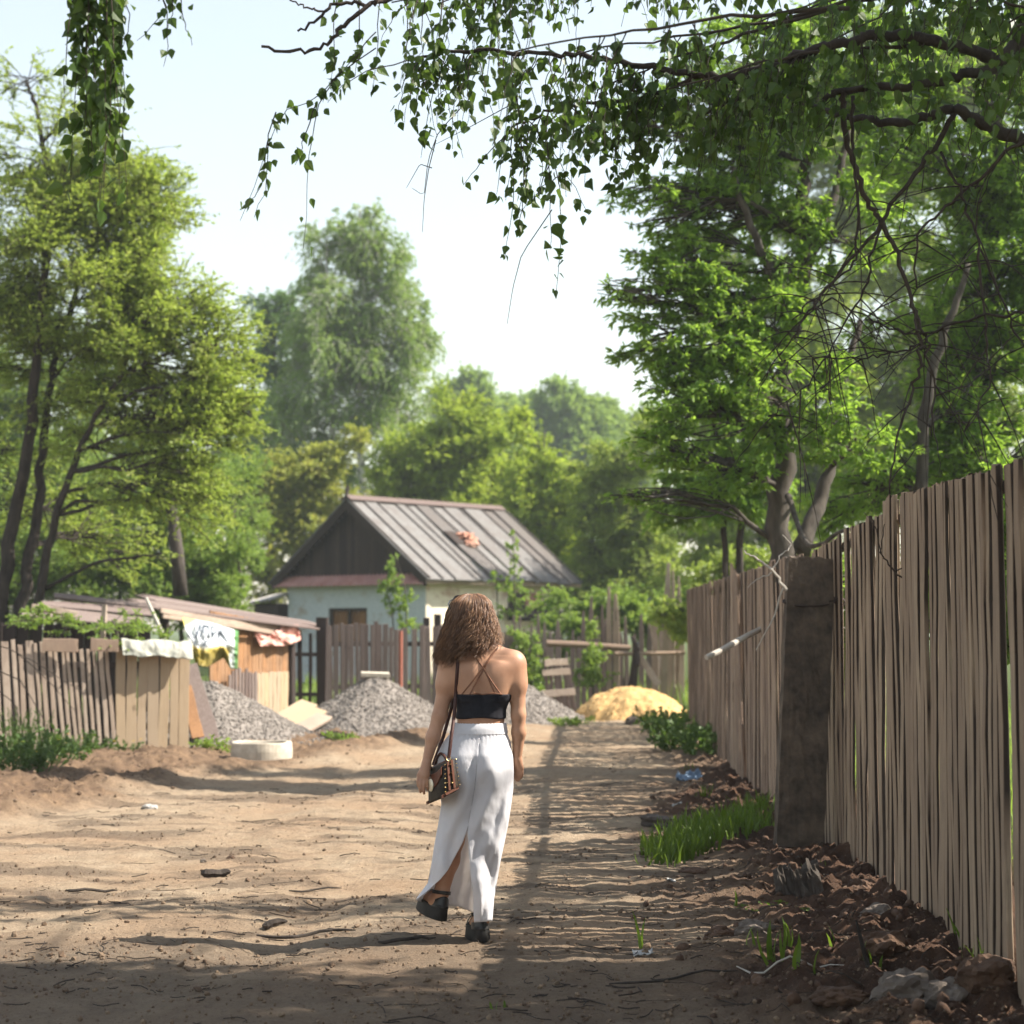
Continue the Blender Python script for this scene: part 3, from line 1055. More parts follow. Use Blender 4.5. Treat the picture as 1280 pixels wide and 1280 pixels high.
def heap(name, c, rx, ry, h, mat, label, cat, ns, ssz, s=0, rough=.03, sk=0, part='stones', smat=None):
    n = 90
    u = np.linspace(-1.15, 1.15, n)
    X, Y = np.meshgrid(c[0] + u * rx, c[1] + u * ry)
    g = ground_z(X.ravel(), Y.ravel())
    hz = heap_z(X.ravel(), Y.ravel(), c, rx, ry, h, sk, s)
    Z = np.where(hz > 0, g * .3 + hz, g + hz) + fbm(X.ravel() * 3, Y.ravel() * 3, 4, s) * rough * (hz > 0)
    idx = np.arange(n * n).reshape(n, n)
    F = np.stack([idx[:-1, :-1], idx[:-1, 1:], idx[1:, 1:], idx[1:, :-1]], -1).reshape(-1, 4)
    mb = MB()
    mb.add(np.stack([X.ravel(), Y.ravel(), Z], -1), [F], .5)
    if ns:
        a = RNG.uniform(0, 2 * math.pi, ns)
        r = np.sqrt(RNG.random(ns)) * 1.18
        x, y = c[0] + np.cos(a) * r * rx, c[1] + np.sin(a) * r * ry
        hz = heap_z(x, y, c, rx, ry, h, sk, s)
        z = np.where(hz > 0, ground_z(x, y) * .3 + hz + fbm(x * 3, y * 3, 4, s) * rough, ground_z(x, y))
        keep = RNG.random(ns) < np.where(hz > 0, 1, .4)
        C = np.stack([x, y, z], -1)[keep]
        stones(mb, C, RNG.gamma(6, ssz / 6, len(C)))
    o = mb.build(name, mat, base=(c[0], c[1], 0))
    return tag(o, label, cat)

GRAVEL = m_noise('grey_gravel', (.115, .10, .088), (.215, .188, .165), 14, rough=.95, bmp=.6, bdist=.02, tint=(.27, .24, .21), tintw=.75)
SAND = m_noise('yellow_sand', (.42, .255, .10), (.52, .345, .15), 6, rough=.95, bmp=.7, bdist=.03)
c = at(262, 900, 25.6); heap('gravel_heap', c, 1.35, 1.5, .80, GRAVEL, 'grey gravel heap at the end of the left fence beside the concrete ring', 'gravel heap', 11000, .019, 1)
c = at(470, 900, 28.6); heap('gravel_heap', c, 1.2, 1.7, .82, GRAVEL, 'middle grey gravel heap with a flat slab on top left of the woman', 'gravel heap', 11000, .020, 2)
c = at(652, 900, 32.6); heap('gravel_heap', c, .95, 1.4, .60, GRAVEL, 'grey gravel heap partly hidden behind the right arm of the woman', 'gravel heap', 6000, .022, 3)
c = at(790, 900, 33.4); heap('sand_heap', c, 1.05, 1.4, .50, SAND, 'bright yellow sand heap in front of the ragged fence', 'sand heap', 900, .016, 4, .06, sk=1)
mb = MB()
p = at(469, 846, 28.5)
p[2] = .86
mb.box(p, (.42, .3, .06), [nrm((1, .1, -.03)), nrm((-.1, 1, .05)), (0, 0, 1)])
tag(mb.build('stone_slab', CONCRETE, base=p), 'flat pale slab lying on top of the middle gravel heap', 'slab')

mb = MB()
n = 48
a = np.arange(n) * 2 * math.pi / n
cx, cy = at(327, 930, 22.75)[0], 22.75
prof = [(.36, -.08), (.365, .10), (.355, .195), (.345, .205), (.295, .205), (.285, .195), (.285, -.05)]
V = np.array([[(cx + r * math.cos(t) * (1 + .006 * math.sin(5 * t)), cy + r * math.sin(t), z + .006 * math.sin(3 * t)) for t in a] for r, z in prof])
idx = np.arange(len(prof) * n).reshape(len(prof), n)
nx = np.roll(idx, -1, 1)
mb.add(V, [np.stack([idx[:-1], nx[:-1], nx[1:], idx[1:]], -1).reshape(-1, 4)])
tag(mb.build('concrete_ring', CONCRETE, base=(cx, cy, 0)), 'squat round concrete well ring lying in front of the gravel', 'concrete ring')

lum = [((343, 906, 27.3), (386, 879, 28.2), .30, 'topmost pale board of the stack sloping beside the middle gravel heap'),
       ((354, 914, 27.0), (397, 887, 27.9), .30, 'second pale board in the stack between the two gravel heaps'),
       ((366, 919, 26.7), (405, 895, 27.5), .24, 'short grey board on the near side of the sloping stack')]
for (p0, p1, w_, lab) in lum:
    mb = MB()
    plank(mb, at(*p0), at(*p1), nrm(at(405, 899, p1[2] - .5) - at(388, 878, p1[2])), w_, .05)
    tag(mb.build('board', W_NEW if w_ > .25 else W_GREY, base=at(*p0)), lab, 'board', 'boards stacked between the gravel heaps')

# ------------------------------------------------------------------ house
PH = math.radians(40)
U = np.array((-math.cos(PH), math.sin(PH), 0))
Vd = np.array((math.sin(PH), math.cos(PH), 0))
Zv = np.array((0, 0, 1.0))
E1 = at(533, 785, 51.0) * (1, 1, 0)
Wd, Lg, ez, rise = 6.08, 6.66, 2.90, 2.22
house = thing('house', 'old whitewashed house with a dark board gable and a worn grey board roof', 'house', E1 + U * Wd / 2 + Vd * Lg / 2)
OV = .36
def hp(s, t, z): return E1 + U * s + Vd * t + Zv * z
PLASTER = m_noise('bluish_whitewash', (.36, .40, .43), (.56, .60, .62), 1.6, rough=.95, bmp=.5, bdist=.03)
m, nt, out = new_mat('flaking_whitewash')
f1_, f2_ = noise(nt, 1.3, (1, 1, 1.3), 7, .7), noise(nt, 9, (1, 1, 2.5), 6, .7)
c = ramp(nt, f2_, [(.3, (.38, .42, .44)), (.7, (.54, .57, .59))])
c = mixc(nt, ramp(nt, f1_, [(.56, (0, 0, 0)), (.66, (.8, .8, .8))]), c, (.33, .28, .23))
principled(nt, out, c, .95, bump(nt, f2_, .6, .03), .1)
PLASTER = m
m, nt, out = new_mat('cream_plaster')
f1_, f2_ = noise(nt, 1.1, (1, 1, 1.2), 7, .7), noise(nt, 6, (1, 1, 2), 6, .7)
c = ramp(nt, f2_, [(.3, (.62, .52, .40)), (.7, (.76, .68, .54))])
c = mixc(nt, ramp(nt, f1_, [(.55, (0, 0, 0)), (.63, (.8, .8, .8))]), c, (.42, .27, .20))
principled(nt, out, c, .95, bump(nt, f2_, .6, .03), .1)
CREAM = m
mb = MB()
def quad(mb, a, b, c, d, rnd=.5): mb.add([a, b, c, d], [[(0, 1, 2, 3)]], rnd)
# window opening in the gable wall
def s_of(px):
    lo, hi = 0.0, 6.0
    for _ in range(50):
        mid = (lo + hi) / 2
        q = hp(mid, OV, 1)
        if 640 + q[0] / q[1] * FPX > px: lo = mid
        else: hi = mid
    return lo
w1, w0 = s_of(411), s_of(459)
zt = at(435, 760, hp((w0 + w1) / 2, OV, 0)[1])[2]
zb = zt - 1.05
a0, a1 = OV, Wd - OV
for s0, s1, z0, z1 in ((a0, w0, -.3, ez), (w1, a1, -.3, ez), (w0, w1, -.3, zb), (w0, w1, zt, ez)):
    q0, q1 = hp(s0, OV, z0), hp(s1, OV, z0)
    quad(mb, q0, hp(s1, OV, z0), hp(s1, OV, z1), hp(s0, OV, z1))
for s0, s1, t0, t1, z0, z1 in ((w0, w0, OV, OV + .25, zb, zt), (w1, w1, OV, OV + .25, zb, zt)):
    quad(mb, hp(s0, t0, z0), hp(s0, t1, z0), hp(s0, t1, z1), hp(s0, t0, z1))
quad(mb, hp(w0, OV, zt), hp(w1, OV, zt), hp(w1, OV + .25, zt), hp(w0, OV + .25, zt))
quad(mb, hp(w0, OV, zb), hp(w1, OV, zb), hp(w1, OV + .25, zb), hp(w0, OV + .25, zb))
quad(mb, hp(a0, Lg - OV, -.3), hp(a1, Lg - OV, -.3), hp(a1, Lg - OV, ez), hp(a0, Lg - OV, ez))
quad(mb, hp(a1, OV, -.3), hp(a1, Lg - OV, -.3), hp(a1, Lg - OV, ez), hp(a1, OV, ez))
mb.build('gable_wall', PLASTER, house)
mb = MB()
mb.box(hp(OV + .1, Lg / 2, ez / 2 - .15), (.2, Lg - 2 * OV - .01, ez + .29), [U, Vd, Zv])
mb.build('side_wall', CREAM, house)
WIN = m_wood('brown_shutter_boards', (.16, .075, .03), (.34, .17, .06), (.12, .06, .03), .6)
mb = MB()
for s0, s1, z0, z1 in ((w0, w0 + .07, zb, zt), (w1 - .07, w1, zb, zt), (w0 + .07, w1 - .07, zt - .08, zt), ((w0 + w1) / 2 - .04, (w0 + w1) / 2 + .04, zb, zt - .08), (w0 + .07, w1 - .07, zb, zb + .06)):
    mb.box(hp((s0 + s1) / 2, OV + .08, (z0 + z1) / 2), (s1 - s0, .08, z1 - z0), [U, Vd, Zv])
wf = mb.build('window', W_DARK, house)
mb = MB()
s = w0 + .08
while s < w1 - .1:
    plank(mb, hp(s + .07, OV + .14, zb), hp(s + .07, OV + .14, zt - .05), U, .135, .02)
    s += .145
mb.build('shutter_boards', WIN, wf)
W_GABLE = m_wood('black_tarred_boards', (.026, .017, .013), (.085, .058, .046), (.024, .017, .014), .9)
# gable boards
mb = MB()
s = .32
while s < Wd - .32:
    zt_ = ez + rise * (1 - abs(s + .07 - Wd / 2) / (Wd / 2)) - .12
    if zt_ > ez + .05:
        plank(mb, hp(s + .07, OV - .03, ez - .02), hp(s + .07, OV - .03, zt_), U, .14, .03)
    s += .15
mb.build('gable_boards', W_GABLE, house)
for sgn in (0, 1):
    mb = MB()
    e = 0.0 if sgn == 0 else Wd
    a_, b_ = hp(e, .04, ez - .12), hp(Wd / 2, .04, ez + rise - .12)
    plank(mb, a_, b_, nrm(np.cross(Vd, b_ - a_)), .30, .05, wav=.004)
    mb.build('bargeboard', W_GABLE, house)
mb = MB()
a_ = hp(Wd / 2, .02, ez + rise - .05)
mb.tube([a_, a_ + (0, 0, .32), a_ + (.04, 0, .48)], [.05, .045, .012], 7)
mb.tube([a_ + (0, 0, .2), a_ + (.07, 0, .33), a_ + (.06, 0, .44)], [.03, .025, .008], 6)
mb.build('finial', W_DARK, house)
RUST = m_noise('rusty_pink_iron', (.27, .10, .08), (.46, .26, .22), 3, rough=.7, bmp=.2, tint=(.30, .17, .155), tintw=.5)
mb = MB()
n = 120
S_ = np.linspace(.12, Wd - .15, n)
wv = .025 * np.sin(S_ * 2 * math.pi / .16)
top = np.stack([hp(s, OV - .06, ez + .12 + d) for s, d in zip(S_, wv)])
bot = np.stack([hp(s, -.02, ez - .17 + d) for s, d in zip(S_, wv)])
V = np.concatenate([top, bot, top - (0, 0, .012), bot - (0, 0, .012)])
i = np.arange(n - 1)
mb.add(V, [np.stack([i, i + 1, i + 1 + n, i + n], -1), np.stack([i + 2 * n, i + 3 * n, i + 1 + 3 * n, i + 1 + 2 * n], -1), np.stack([i + n, i + n + 1, i + 1 + 3 * n, i + 3 * n], -1)], np.concatenate([np.repeat(RNG.random(30), 4)] * 4))
mb.build('pent_roof', RUST, house)
# roof of board strips
ROOF = m_wood('weathered_roof_boards', (.125, .119, .113), (.235, .226, .217), (.085, .070, .062), .8, (5, 5, 5), stain=(.12, .10, .09))
rof = None
mb = MB()
NS = 12
EDG = np.concatenate([[0], np.sort((np.arange(1, NS) + RNG.normal(0, .16, NS - 1)) * Lg / NS), [Lg]])
for side in (0, 1):
    for k in range(NS):
        t0, t1 = EDG[k], EDG[k + 1]
        tm = (t0 + t1) / 2
        e = -.10 if side == 0 else Wd + .10
        a_ = hp(e, tm, ez - .08 + RNG.uniform(-.04, .03)) + (U if side else -U) * RNG.uniform(-.06, .08)
        b_ = hp(Wd / 2, tm, ez + rise + .01)
        pn_ = nrm(np.cross(Vd, b_ - a_))
        lift = .03 * (k % 2) + RNG.uniform(0, .02)
        up = pn_ if pn_[2] > 0 else -pn_
        plank(mb, a_ + up * lift, b_ + up * lift, Vd, t1 - t0 + .03, .035, rnd=.8 if k in (5, 10, 11) else RNG.random() * .35, wav=.006)
        a2, b2 = a_ + Vd * (t1 - tm) + up * (.05 + lift), b_ + Vd * (t1 - tm) + up * (.05 + lift)
        plank(mb, a2, b2, Vd, .035, .03, rnd=1.0, wav=.006)
rof = mb.build('roof', ROOF, house)
mb = MB()
plank(mb, hp(Wd / 2 - .09, -.02, ez + rise + .06), hp(Wd / 2 - .09, Lg + .02, ez + rise + .06), nrm(-U * .8 - Zv * .58), .24, .03, rnd=.9)
plank(mb, hp(Wd / 2 + .09, -.02, ez + rise + .06), hp(Wd / 2 + .09, Lg + .02, ez + rise + .06), nrm(U * .8 - Zv * .58), .24, .03, rnd=.9)
mb.build('ridge_board', W_PURPLE, rof)
mb = MB()
for t in (.05, Lg - .05):
    mb.bar(hp(.02, t, ez - .13), hp(.02, t + .001, ez - .03), .05, .05)
plank(mb, hp(.0, .0, ez - .10), hp(.0, Lg, ez - .10), Zv, .13, .04)
mb.build('fascia_board', W_FAR, rof)
BRICK = m_noise('old_red_brick', (.28, .10, .06), (.50, .24, .15), 12, rough=.9, tint=(.45, .30, .24), tintw=.7)
mb = MB()
slope = nrm(hp(Wd / 2, 0, ez + rise) - hp(-.1, 0, ez - .08))
upn = nrm(np.cross(slope, Vd)); upn = upn if upn[2] > 0 else -upn
rc = hp(1.35, 3.15, 0); rc = hp(1.30, 3.2, ez + rise * 1.30 / (Wd / 2) + .08)
for k in range(26):
    p = rc + slope * RNG.uniform(-.22, .42) + Vd * RNG.uniform(-.16, .20) + upn * (RNG.uniform(.0, .16))
    q, _ = np.linalg.qr(np.array([Vd, slope, upn]) + RNG.normal(0, .25, (3, 3)))
    mb.box(p, (.25, .12, .07), q)
chm = mb.build('chimney_stump', BRICK, rof)
mb = MB()
mb.box(rc + slope * .25 - Vd * .38 + upn * .03, (.42, .62, .04), [Vd, slope, upn])
mb.build('roof_hole', W_DARK, rof)
# dark porch on the side wall, far end
mb = MB()
mb.box(hp(OV - .03, 4.35, 2.15), (.06, 1.1, .8), [U, Vd, Zv])
dr = mb.build('doorway', W_DARK, house)
mb = MB()
mb.box(hp(OV - .08, 4.85, 2.35), (.05, .75, .42), [U, Vd, Zv])
mb.build('red_panel', RUST, dr)
mb = MB()
for k in range(3):
    plank(mb, hp(OV - .1 - .2 * k, 3.5, 2.05 - .09 * k), hp(OV - .1 - .2 * k, 5.8, 2.12 - .09 * k), nrm(-U * .9 - Zv * .4), .24, .03)
mb.build('awning', W_DARK, house)
mb = MB()
mb.box(hp(Wd + .35, .9, 1.15), (1.0, 1.6, 2.2), [U, Vd, Zv])
ann = mb.build('annex', W_DARK, house)
mb = MB()
n = 60
S_ = np.linspace(-.25, 1.1, n)
wv = .03 * np.sin(S_ * 2 * math.pi / .18)
top = np.stack([hp(Wd - .1 + s, .9, 2.62 + d - .12 * s) for s, d in zip(S_, wv)])
bot = np.stack([hp(Wd - .1 + s, -.35, 2.34 + d - .12 * s) for s, d in zip(S_, wv)])
i = np.arange(n - 1)
mb.add(np.concatenate([top, bot, top - (0, 0, .02), bot - (0, 0, .02)]), [np.stack([i, i + 1, i + 1 + n, i + n], -1), np.stack([i + n, i + n + 1, i + 1 + 3 * n, i + 3 * n], -1)])
mb.build('annex_roof', m_flat('grey_slate_sheet', (.42, .39, .36), .8), ann)
# ------------------------------------------------------------------ plant materials
BARK = m_noise('dark_bark', (.020, .016, .013), (.066, .053, .044), 14, (1, 1, .25), rough=.95, bmp=.9, bdist=.02)
BARK_GREY = m_noise('grey_bark', (.032, .027, .023), (.105, .088, .073), 12, (1, 1, .3), rough=.95, bmp=.8, bdist=.02)
BARK_WHITE = m_noise('birch_bark', (.10, .09, .08), (.52, .50, .46), 6, (1, 1, .6), rough=.9, bmp=.4, lo=.36, hi=.5)
TWIG = m_noise('twig_bark', (.016, .012, .010), (.045, .034, .027), 40, rough=.9, bmp=.3, tint=(.10, .075, .055), tintw=.3)
LF_WILLOW = m_leaf('willow_leaf', (.18, .27, .04), (.31, .40, .075), (.58, .70, .09), .54, c3=(.45, .46, .18))
LF_SHRUB = m_leaf('shrub_leaf', (0.104, 0.189, 0.030), (0.207, 0.305, 0.061), (0.439, 0.586, 0.073), .48, c3=(0.305, 0.366, 0.122))
LF_BIRCHFAR = m_leaf('tall_birch_leaf', (.14, .24, .05), (.25, .36, .075), (.46, .60, .10), .5)
LF_DARK = m_leaf('dark_leaf', (.075, .16, .050), (.13, .23, .07), (.28, .45, .09), .45)
LF_MAPLE = m_leaf('bright_maple_leaf', (0.171, 0.275, 0.034), (0.305, 0.403, 0.055), (0.610, 0.732, 0.073), .52, c3=(0.415, 0.439, 0.098))
LF_GOLD = m_leaf('golden_leaf', (0.183, 0.244, 0.037), (0.305, 0.342, 0.061), (0.586, 0.610, 0.085), .5, c3=(0.439, 0.366, 0.110))
LF_OLIVE = m_leaf('olive_leaf', (.17, .26, .04), (.29, .37, .06), (.50, .62, .09), .5, c3=(.36, .38, .12))
LF_BOX = m_leaf('box_elder_leaf', (0.081, 0.169, 0.027), (0.162, 0.270, 0.043), (0.486, 0.729, 0.068), .55, c3=(0.243, 0.338, 0.068))
LF_NEAR = m_leaf('birch_leaf', (0.025, 0.054, 0.011), (0.052, 0.095, 0.016), (0.153, 0.261, 0.027), .42, .42, c3=(0.077, 0.117, 0.023))
LF_GRASS = m_leaf('grass_blade', (0.055, 0.105, 0.012), (0.110, 0.170, 0.022), (0.240, 0.360, 0.030), .4)
LF_WEED = m_leaf('weed_leaf', (0.040, 0.085, 0.018), (0.085, 0.140, 0.030), (0.180, 0.300, 0.040), .35)

LEAFN, LEAFL = 2.0, .86
def rdir(n):
    return nrm(RNG.normal(size=(n, 3)))

def cl(px, py, Y, rx, rz, ry=None, w=1.0):
    c = at(px, py, Y)
    k = mpp(Y)
    return (c, np.array((rx * k, (ry if ry else (rx + rz) / 2 * k), rz * k)), w)

def leaf_set(mb, S, E, droop, nl, L, asp, shape, t0=.2, spread=.55, hang=.2, side=.0):
    """twigs from S to E (n,3): leaves along each twig"""
    n = len(S)
    d = E - S
    ln = np.linalg.norm(d, axis=1)
    T = RNG.uniform(t0, 1.02, (n, nl))
    P = S[:, None] + d[:, None] * T[..., None]
    P[..., 2] -= droop * ln[:, None] * T ** 2
    tang = d[:, None] * np.ones((n, nl, 1))
    tang[..., 2] -= 2 * droop * ln[:, None] * T
    tang = nrm(tang)
    D = nrm(tang + RNG.normal(0, spread, (n, nl, 3)) + np.array((0, 0, -hang)))
    Nn = rdir(n * nl) + np.array((0, 0, .3))
    LL = L * RNG.uniform(.6, 1.25, n * nl)
    P = P.reshape(-1, 3)
    tw = np.repeat(RNG.random(n), nl)
    rnd = np.clip(.55 * tw + .45 * RNG.random(n * nl), 0, 1)
    add_leaves(mb, P, D.reshape(-1, 3), Nn, LL, LL * asp * RNG.uniform(.8, 1.2, n * nl), shape, rnd)

def make_tree(name, label, cat, base, trunks, clusters, leaf, bark, nleaf, L, asp=.5, shape='rhomb', droop=.15, nsub=10, per_twig=9,
              hang=.2, spread=.55, upturn=0.0, subr=(.3, .55), group=None, twigmesh=True, limb_r=.24, infill=1.2, tw_r=.006, part_name='crown', single=False):
    nleaf = int(nleaf * LEAFN)
    extra = []
    for i in range(len(clusters)):
        for j in range(i):
            (c1, r1, w1), (c2, r2, w2) = clusters[i], clusters[j]
            dc = (c1 - c2) / (r1 + r2)
            if .45 < np.linalg.norm(dc) < 1.25 and RNG.random() < .8:
                extra.append(((c1 + c2) / 2 + rdir(1)[0] * r1 * .25, (r1 + r2) / 2 * RNG.uniform(.55, .9), min(w1, w2) * .9))
    clusters = list(clusters) + extra[:int(len(clusters) * infill)]
    L = L * LEAFL
    root = thing(name, label, cat, base, group)
    for (P, r0, r1) in trunks:
        P = np.asarray(P, float)
        # smooth the path
        t = np.linspace(0, len(P) - 1, max(10, 5 * len(P)))
        Q = np.stack([np.interp(t, range(len(P)), P[:, k]) for k in range(3)], -1)
        for _ in range(3):
            Q[1:-1] = (Q[:-2] + 2 * Q[1:-1] + Q[2:]) / 4
        Q[1:-1] += RNG.normal(0, r0 * .18, Q[1:-1].shape)
        mb = MB()
        R = np.linspace(r0, r1, len(Q))
        R[0] *= 1.25
        mb.tube(Q, R, 10)
        mb.build('trunk', bark, root, True)
    allT = np.concatenate([np.asarray(t[0], float)[0] + (np.asarray(t[0], float)[-1] - np.asarray(t[0], float)[0]) * np.linspace(.2, 1, 12)[:, None] if len(t[0]) == 2 else
                           np.stack([np.interp(np.linspace(.6, len(t[0]) - 1, 14), range(len(t[0])), np.asarray(t[0])[:, k]) for k in range(3)], -1) for t in trunks if t[1] >= .45 * max(q[1] for q in trunks)])
    rt = max(t[1] for t in trunks)
    wsum = sum(c[2] * (c[1][0] * c[1][2]) for c in clusters)
    mbl, mbt = MB(), MB()
    limbP, limbR, subP, subR, twP, twR = [], [], [], [], [], []
    for c, r, w_ in clusters:
        dd = np.linalg.norm((allT - c) * np.array((1, 1, 1)), axis=1) + np.maximum(0, allT[:, 2] - c[2] + .2 * r[2]) * 2.5
        a = allT[np.argmin(dd)]
        t = np.linspace(0, 1, 9)[:, None]
        mid = (a + c) / 2 + np.array((0, 0, .12 * np.linalg.norm(c - a))) + RNG.normal(0, .08, 3) * np.linalg.norm(c - a)
        Q = (1 - t) ** 2 * a + 2 * t * (1 - t) * mid + t ** 2 * c
        Q[1:-1] += RNG.normal(0, .02 * np.linalg.norm(c - a), Q[1:-1].shape)
        limbP.append(Q)
        limbR.append(np.linspace(rt * limb_r, rt * .07, 9))
        ns = nsub
        dr = rdir(ns)
        sc_ = c + dr * r * (RNG.random((ns, 1)) ** .28) * .95
        sr = r[None] * RNG.uniform(subr[0], subr[1], (ns, 1))
        u = RNG.uniform(.35, 1, ns)
        st = np.stack([Q[int(k * 8)] for k in u])
        t5 = np.linspace(0, 1, 5)[None, :, None]
        md = (st + sc_) / 2 + RNG.normal(0, .1, (ns, 3)) * np.linalg.norm(sc_ - st, axis=1, keepdims=True) + np.array((0, 0, .03))
        SP = (1 - t5) ** 2 * st[:, None] + 2 * t5 * (1 - t5) * md[:, None] + t5 ** 2 * sc_[:, None]
        subP.append(SP)
        subR.append(np.linspace(rt * .075, rt * .03, 5)[None] * np.ones((ns, 1)))
        nl = nleaf * w_ * r[0] * r[2] / wsum
        ntw = max(1, int(nl / per_twig / ns))
        ii = np.repeat(np.arange(ns), ntw)
        n = len(ii)
        S = SP[ii, RNG.integers(2, 5, n)] + RNG.normal(0, .12, (n, 3)) * sr[ii]
        dv = rdir(n)
        dv[:, 2] = dv[:, 2] * .8 + upturn
        E = sc_[ii] + dv * sr[ii] * RNG.uniform(.45, 1.15, (n, 1)) * np.where(RNG.random((n, 1)) < .10, 1.55, 1.0)
        leaf_set(mbl, S, E, droop, per_twig, L, asp, shape, hang=hang, spread=spread)
        if twigmesh:
            k = RNG.random(n) < .5
            t4 = np.linspace(0, 1, 4)[None, :, None]
            TP = S[k][:, None] + (E - S)[k][:, None] * t4
            TP[..., 2] -= droop * np.linalg.norm((E - S)[k], axis=1)[:, None] * t4[..., 0] ** 2
            twP.append(TP)
            twR.append(np.linspace(tw_r, tw_r * .35, 4)[None] * np.ones((k.sum(), 1)))
    mb = MB()
    mb.tubes(np.stack(limbP), np.stack(limbR), 7)
    mb.tubes(np.concatenate(subP), np.concatenate(subR), 5)
    if twigmesh:
        mb.tubes(np.concatenate(twP), np.concatenate(twR), 3)
    mb.build('limbs', bark, root, True)
    mbl.build(part_name, leaf, root)
    return root

def tp(*pts):
    return [at(*p) for p in pts]

def gpt(px, Y):
    p = at(px, 785, Y)
    return np.array((p[0], Y, gz(p[0], Y) - .1))

# ------------------------------------------------------------------ A  big left willow
Y = 28.0
make_tree('willow_tree', 'broad yellow green willow with several dark leaning stems behind the left fence', 'tree', gpt(35, Y),
          [([gpt(-8, Y), *tp((0, 760, Y), (20, 630, Y), (42, 500, Y - .3), (52, 390, Y - .4), (60, 250, Y - .2), (45, 130, Y))], .13, .03),
           ([gpt(18, Y), *tp((25, 760, Y), (47, 640, Y + .2), (55, 520, Y + .3), (75, 420, Y + .3), (110, 320, Y + .5))], .11, .03),
           ([gpt(40, Y), *tp((48, 740, Y - .3), (70, 640, Y - .4), (100, 560, Y - .6), (150, 470, Y - .8), (190, 380, Y - .8))], .085, .02),
           ([gpt(-40, Y + .3), *tp((-30, 700, Y + .3), (-40, 520, Y + .5), (-80, 380, Y + .6))], .11, .03),
           ([*tp((58, 735, Y - .3), (120, 702, Y - .8), (165, 697, Y - 1.0), (203, 692, Y - 1.2))], .03, .012)],
          [cl(60, 330, Y, 150, 120), cl(190, 320, Y, 95, 95), cl(90, 450, Y, 150, 80), cl(225, 450, Y - .5, 95, 85), cl(285, 440, Y - .6, 55, 70, w=.8), cl(255, 545, Y - .8, 75, 60, w=.9),
           cl(195, 610, Y - .8, 85, 50, w=.6), cl(270, 630, Y - .6, 50, 50, w=.5), cl(60, 640, Y + 1.2, 80, 60, w=.4), cl(150, 680, Y + 1.2, 70, 50, w=.4), cl(315, 520, Y - .6, 30, 45, w=.7), cl(60, 190, Y, 95, 80, w=.6), cl(160, 200, Y, 80, 70, w=.6), cl(215, 240, Y, 50, 50, w=.6), cl(30, 95, Y, 55, 45, w=.35), cl(115, 130, Y, 50, 45, w=.3),
           cl(-70, 400, Y + .3, 110, 140), cl(-80, 230, Y + .3, 90, 110, w=.7), cl(20, 560, Y + .8, 90, 50, w=.35), cl(130, 560, Y - .3, 70, 50, w=.6)],
          LF_WILLOW, BARK, 98000, .082, .36, 'rhomb', .10, 16, 10, .15, .5, .12, subr=(.28, .52))
mb = MB()
P = tp((226, 745, 33.0), (221, 690, 33), (216, 650, 33), (210, 605, 33.1))
mb.tube(P, [.13, .12, .105, .08], 10)
tag(mb.build('bare_tree', BARK_GREY, base=P[0], smooth=True), 'leaning bare grey trunk standing above the shed roof below the willow', 'tree trunk')

# ------------------------------------------------------------------ H  shrubs behind the shed
Y = 40.0
make_tree('shrub', 'wide bright green shrub filling the gap between the willow stems and the house', 'shrub', gpt(230, Y),
          [([gpt(230, Y), *tp((225, 720, Y), (215, 640, Y))], .06, .02), ([gpt(150, Y), *tp((150, 720, Y), (140, 640, Y))], .05, .02), ([gpt(300, Y), *tp((300, 720, Y), (295, 650, Y))], .05, .02)],
          [cl(120, 700, Y, 80, 70), cl(200, 690, Y, 80, 75), cl(262, 690, Y, 58, 70), cl(290, 745, Y - .5, 35, 45), cl(160, 620, Y + 1, 80, 50, w=.7), cl(250, 620, Y + 1, 60, 45, w=.7), cl(30, 690, Y + 1, 70, 80, w=.8), cl(240, 760, Y, 110, 40), cl(-50, 640, Y + 1, 80, 120), cl(60, 600, Y + 2, 80, 60, w=.9), cl(-20, 740, Y, 90, 60), cl(60, 760, Y, 90, 45), cl(300, 620, Y + 2, 50, 50, w=.8), cl(305, 690, Y + 2, 28, 40)],
          LF_SHRUB, BARK, 80000, .105, .42, 'rhomb', .08, 12, 9, .1, .6, .15)

Y = 58.0
make_tree('ash_tree', 'broad green tree seen between and behind the dark willow stems', 'tree', gpt(110, Y),
          [([gpt(110, Y), *tp((110, 640, Y), (105, 480, Y), (110, 380, Y))], .14, .04), ([gpt(-10, Y), *tp((-10, 640, Y), (-5, 480, Y))], .12, .04)],
          [cl(20, 520, Y, 90, 90), cl(130, 510, Y, 90, 90), cl(230, 560, Y, 80, 80), cl(60, 630, Y, 100, 70), cl(170, 640, Y, 100, 70), cl(280, 650, Y, 60, 70), cl(-60, 600, Y, 80, 120), cl(90, 420, Y, 90, 60, w=.8), cl(-40, 440, Y, 80, 90), cl(100, 720, Y, 130, 60), cl(300, 560, Y, 40, 60, w=.7)],
          LF_SHRUB, BARK, 46000, .16, .5, 'rhomb', .12, 14, 9, .2, .5, .1, tw_r=.01)
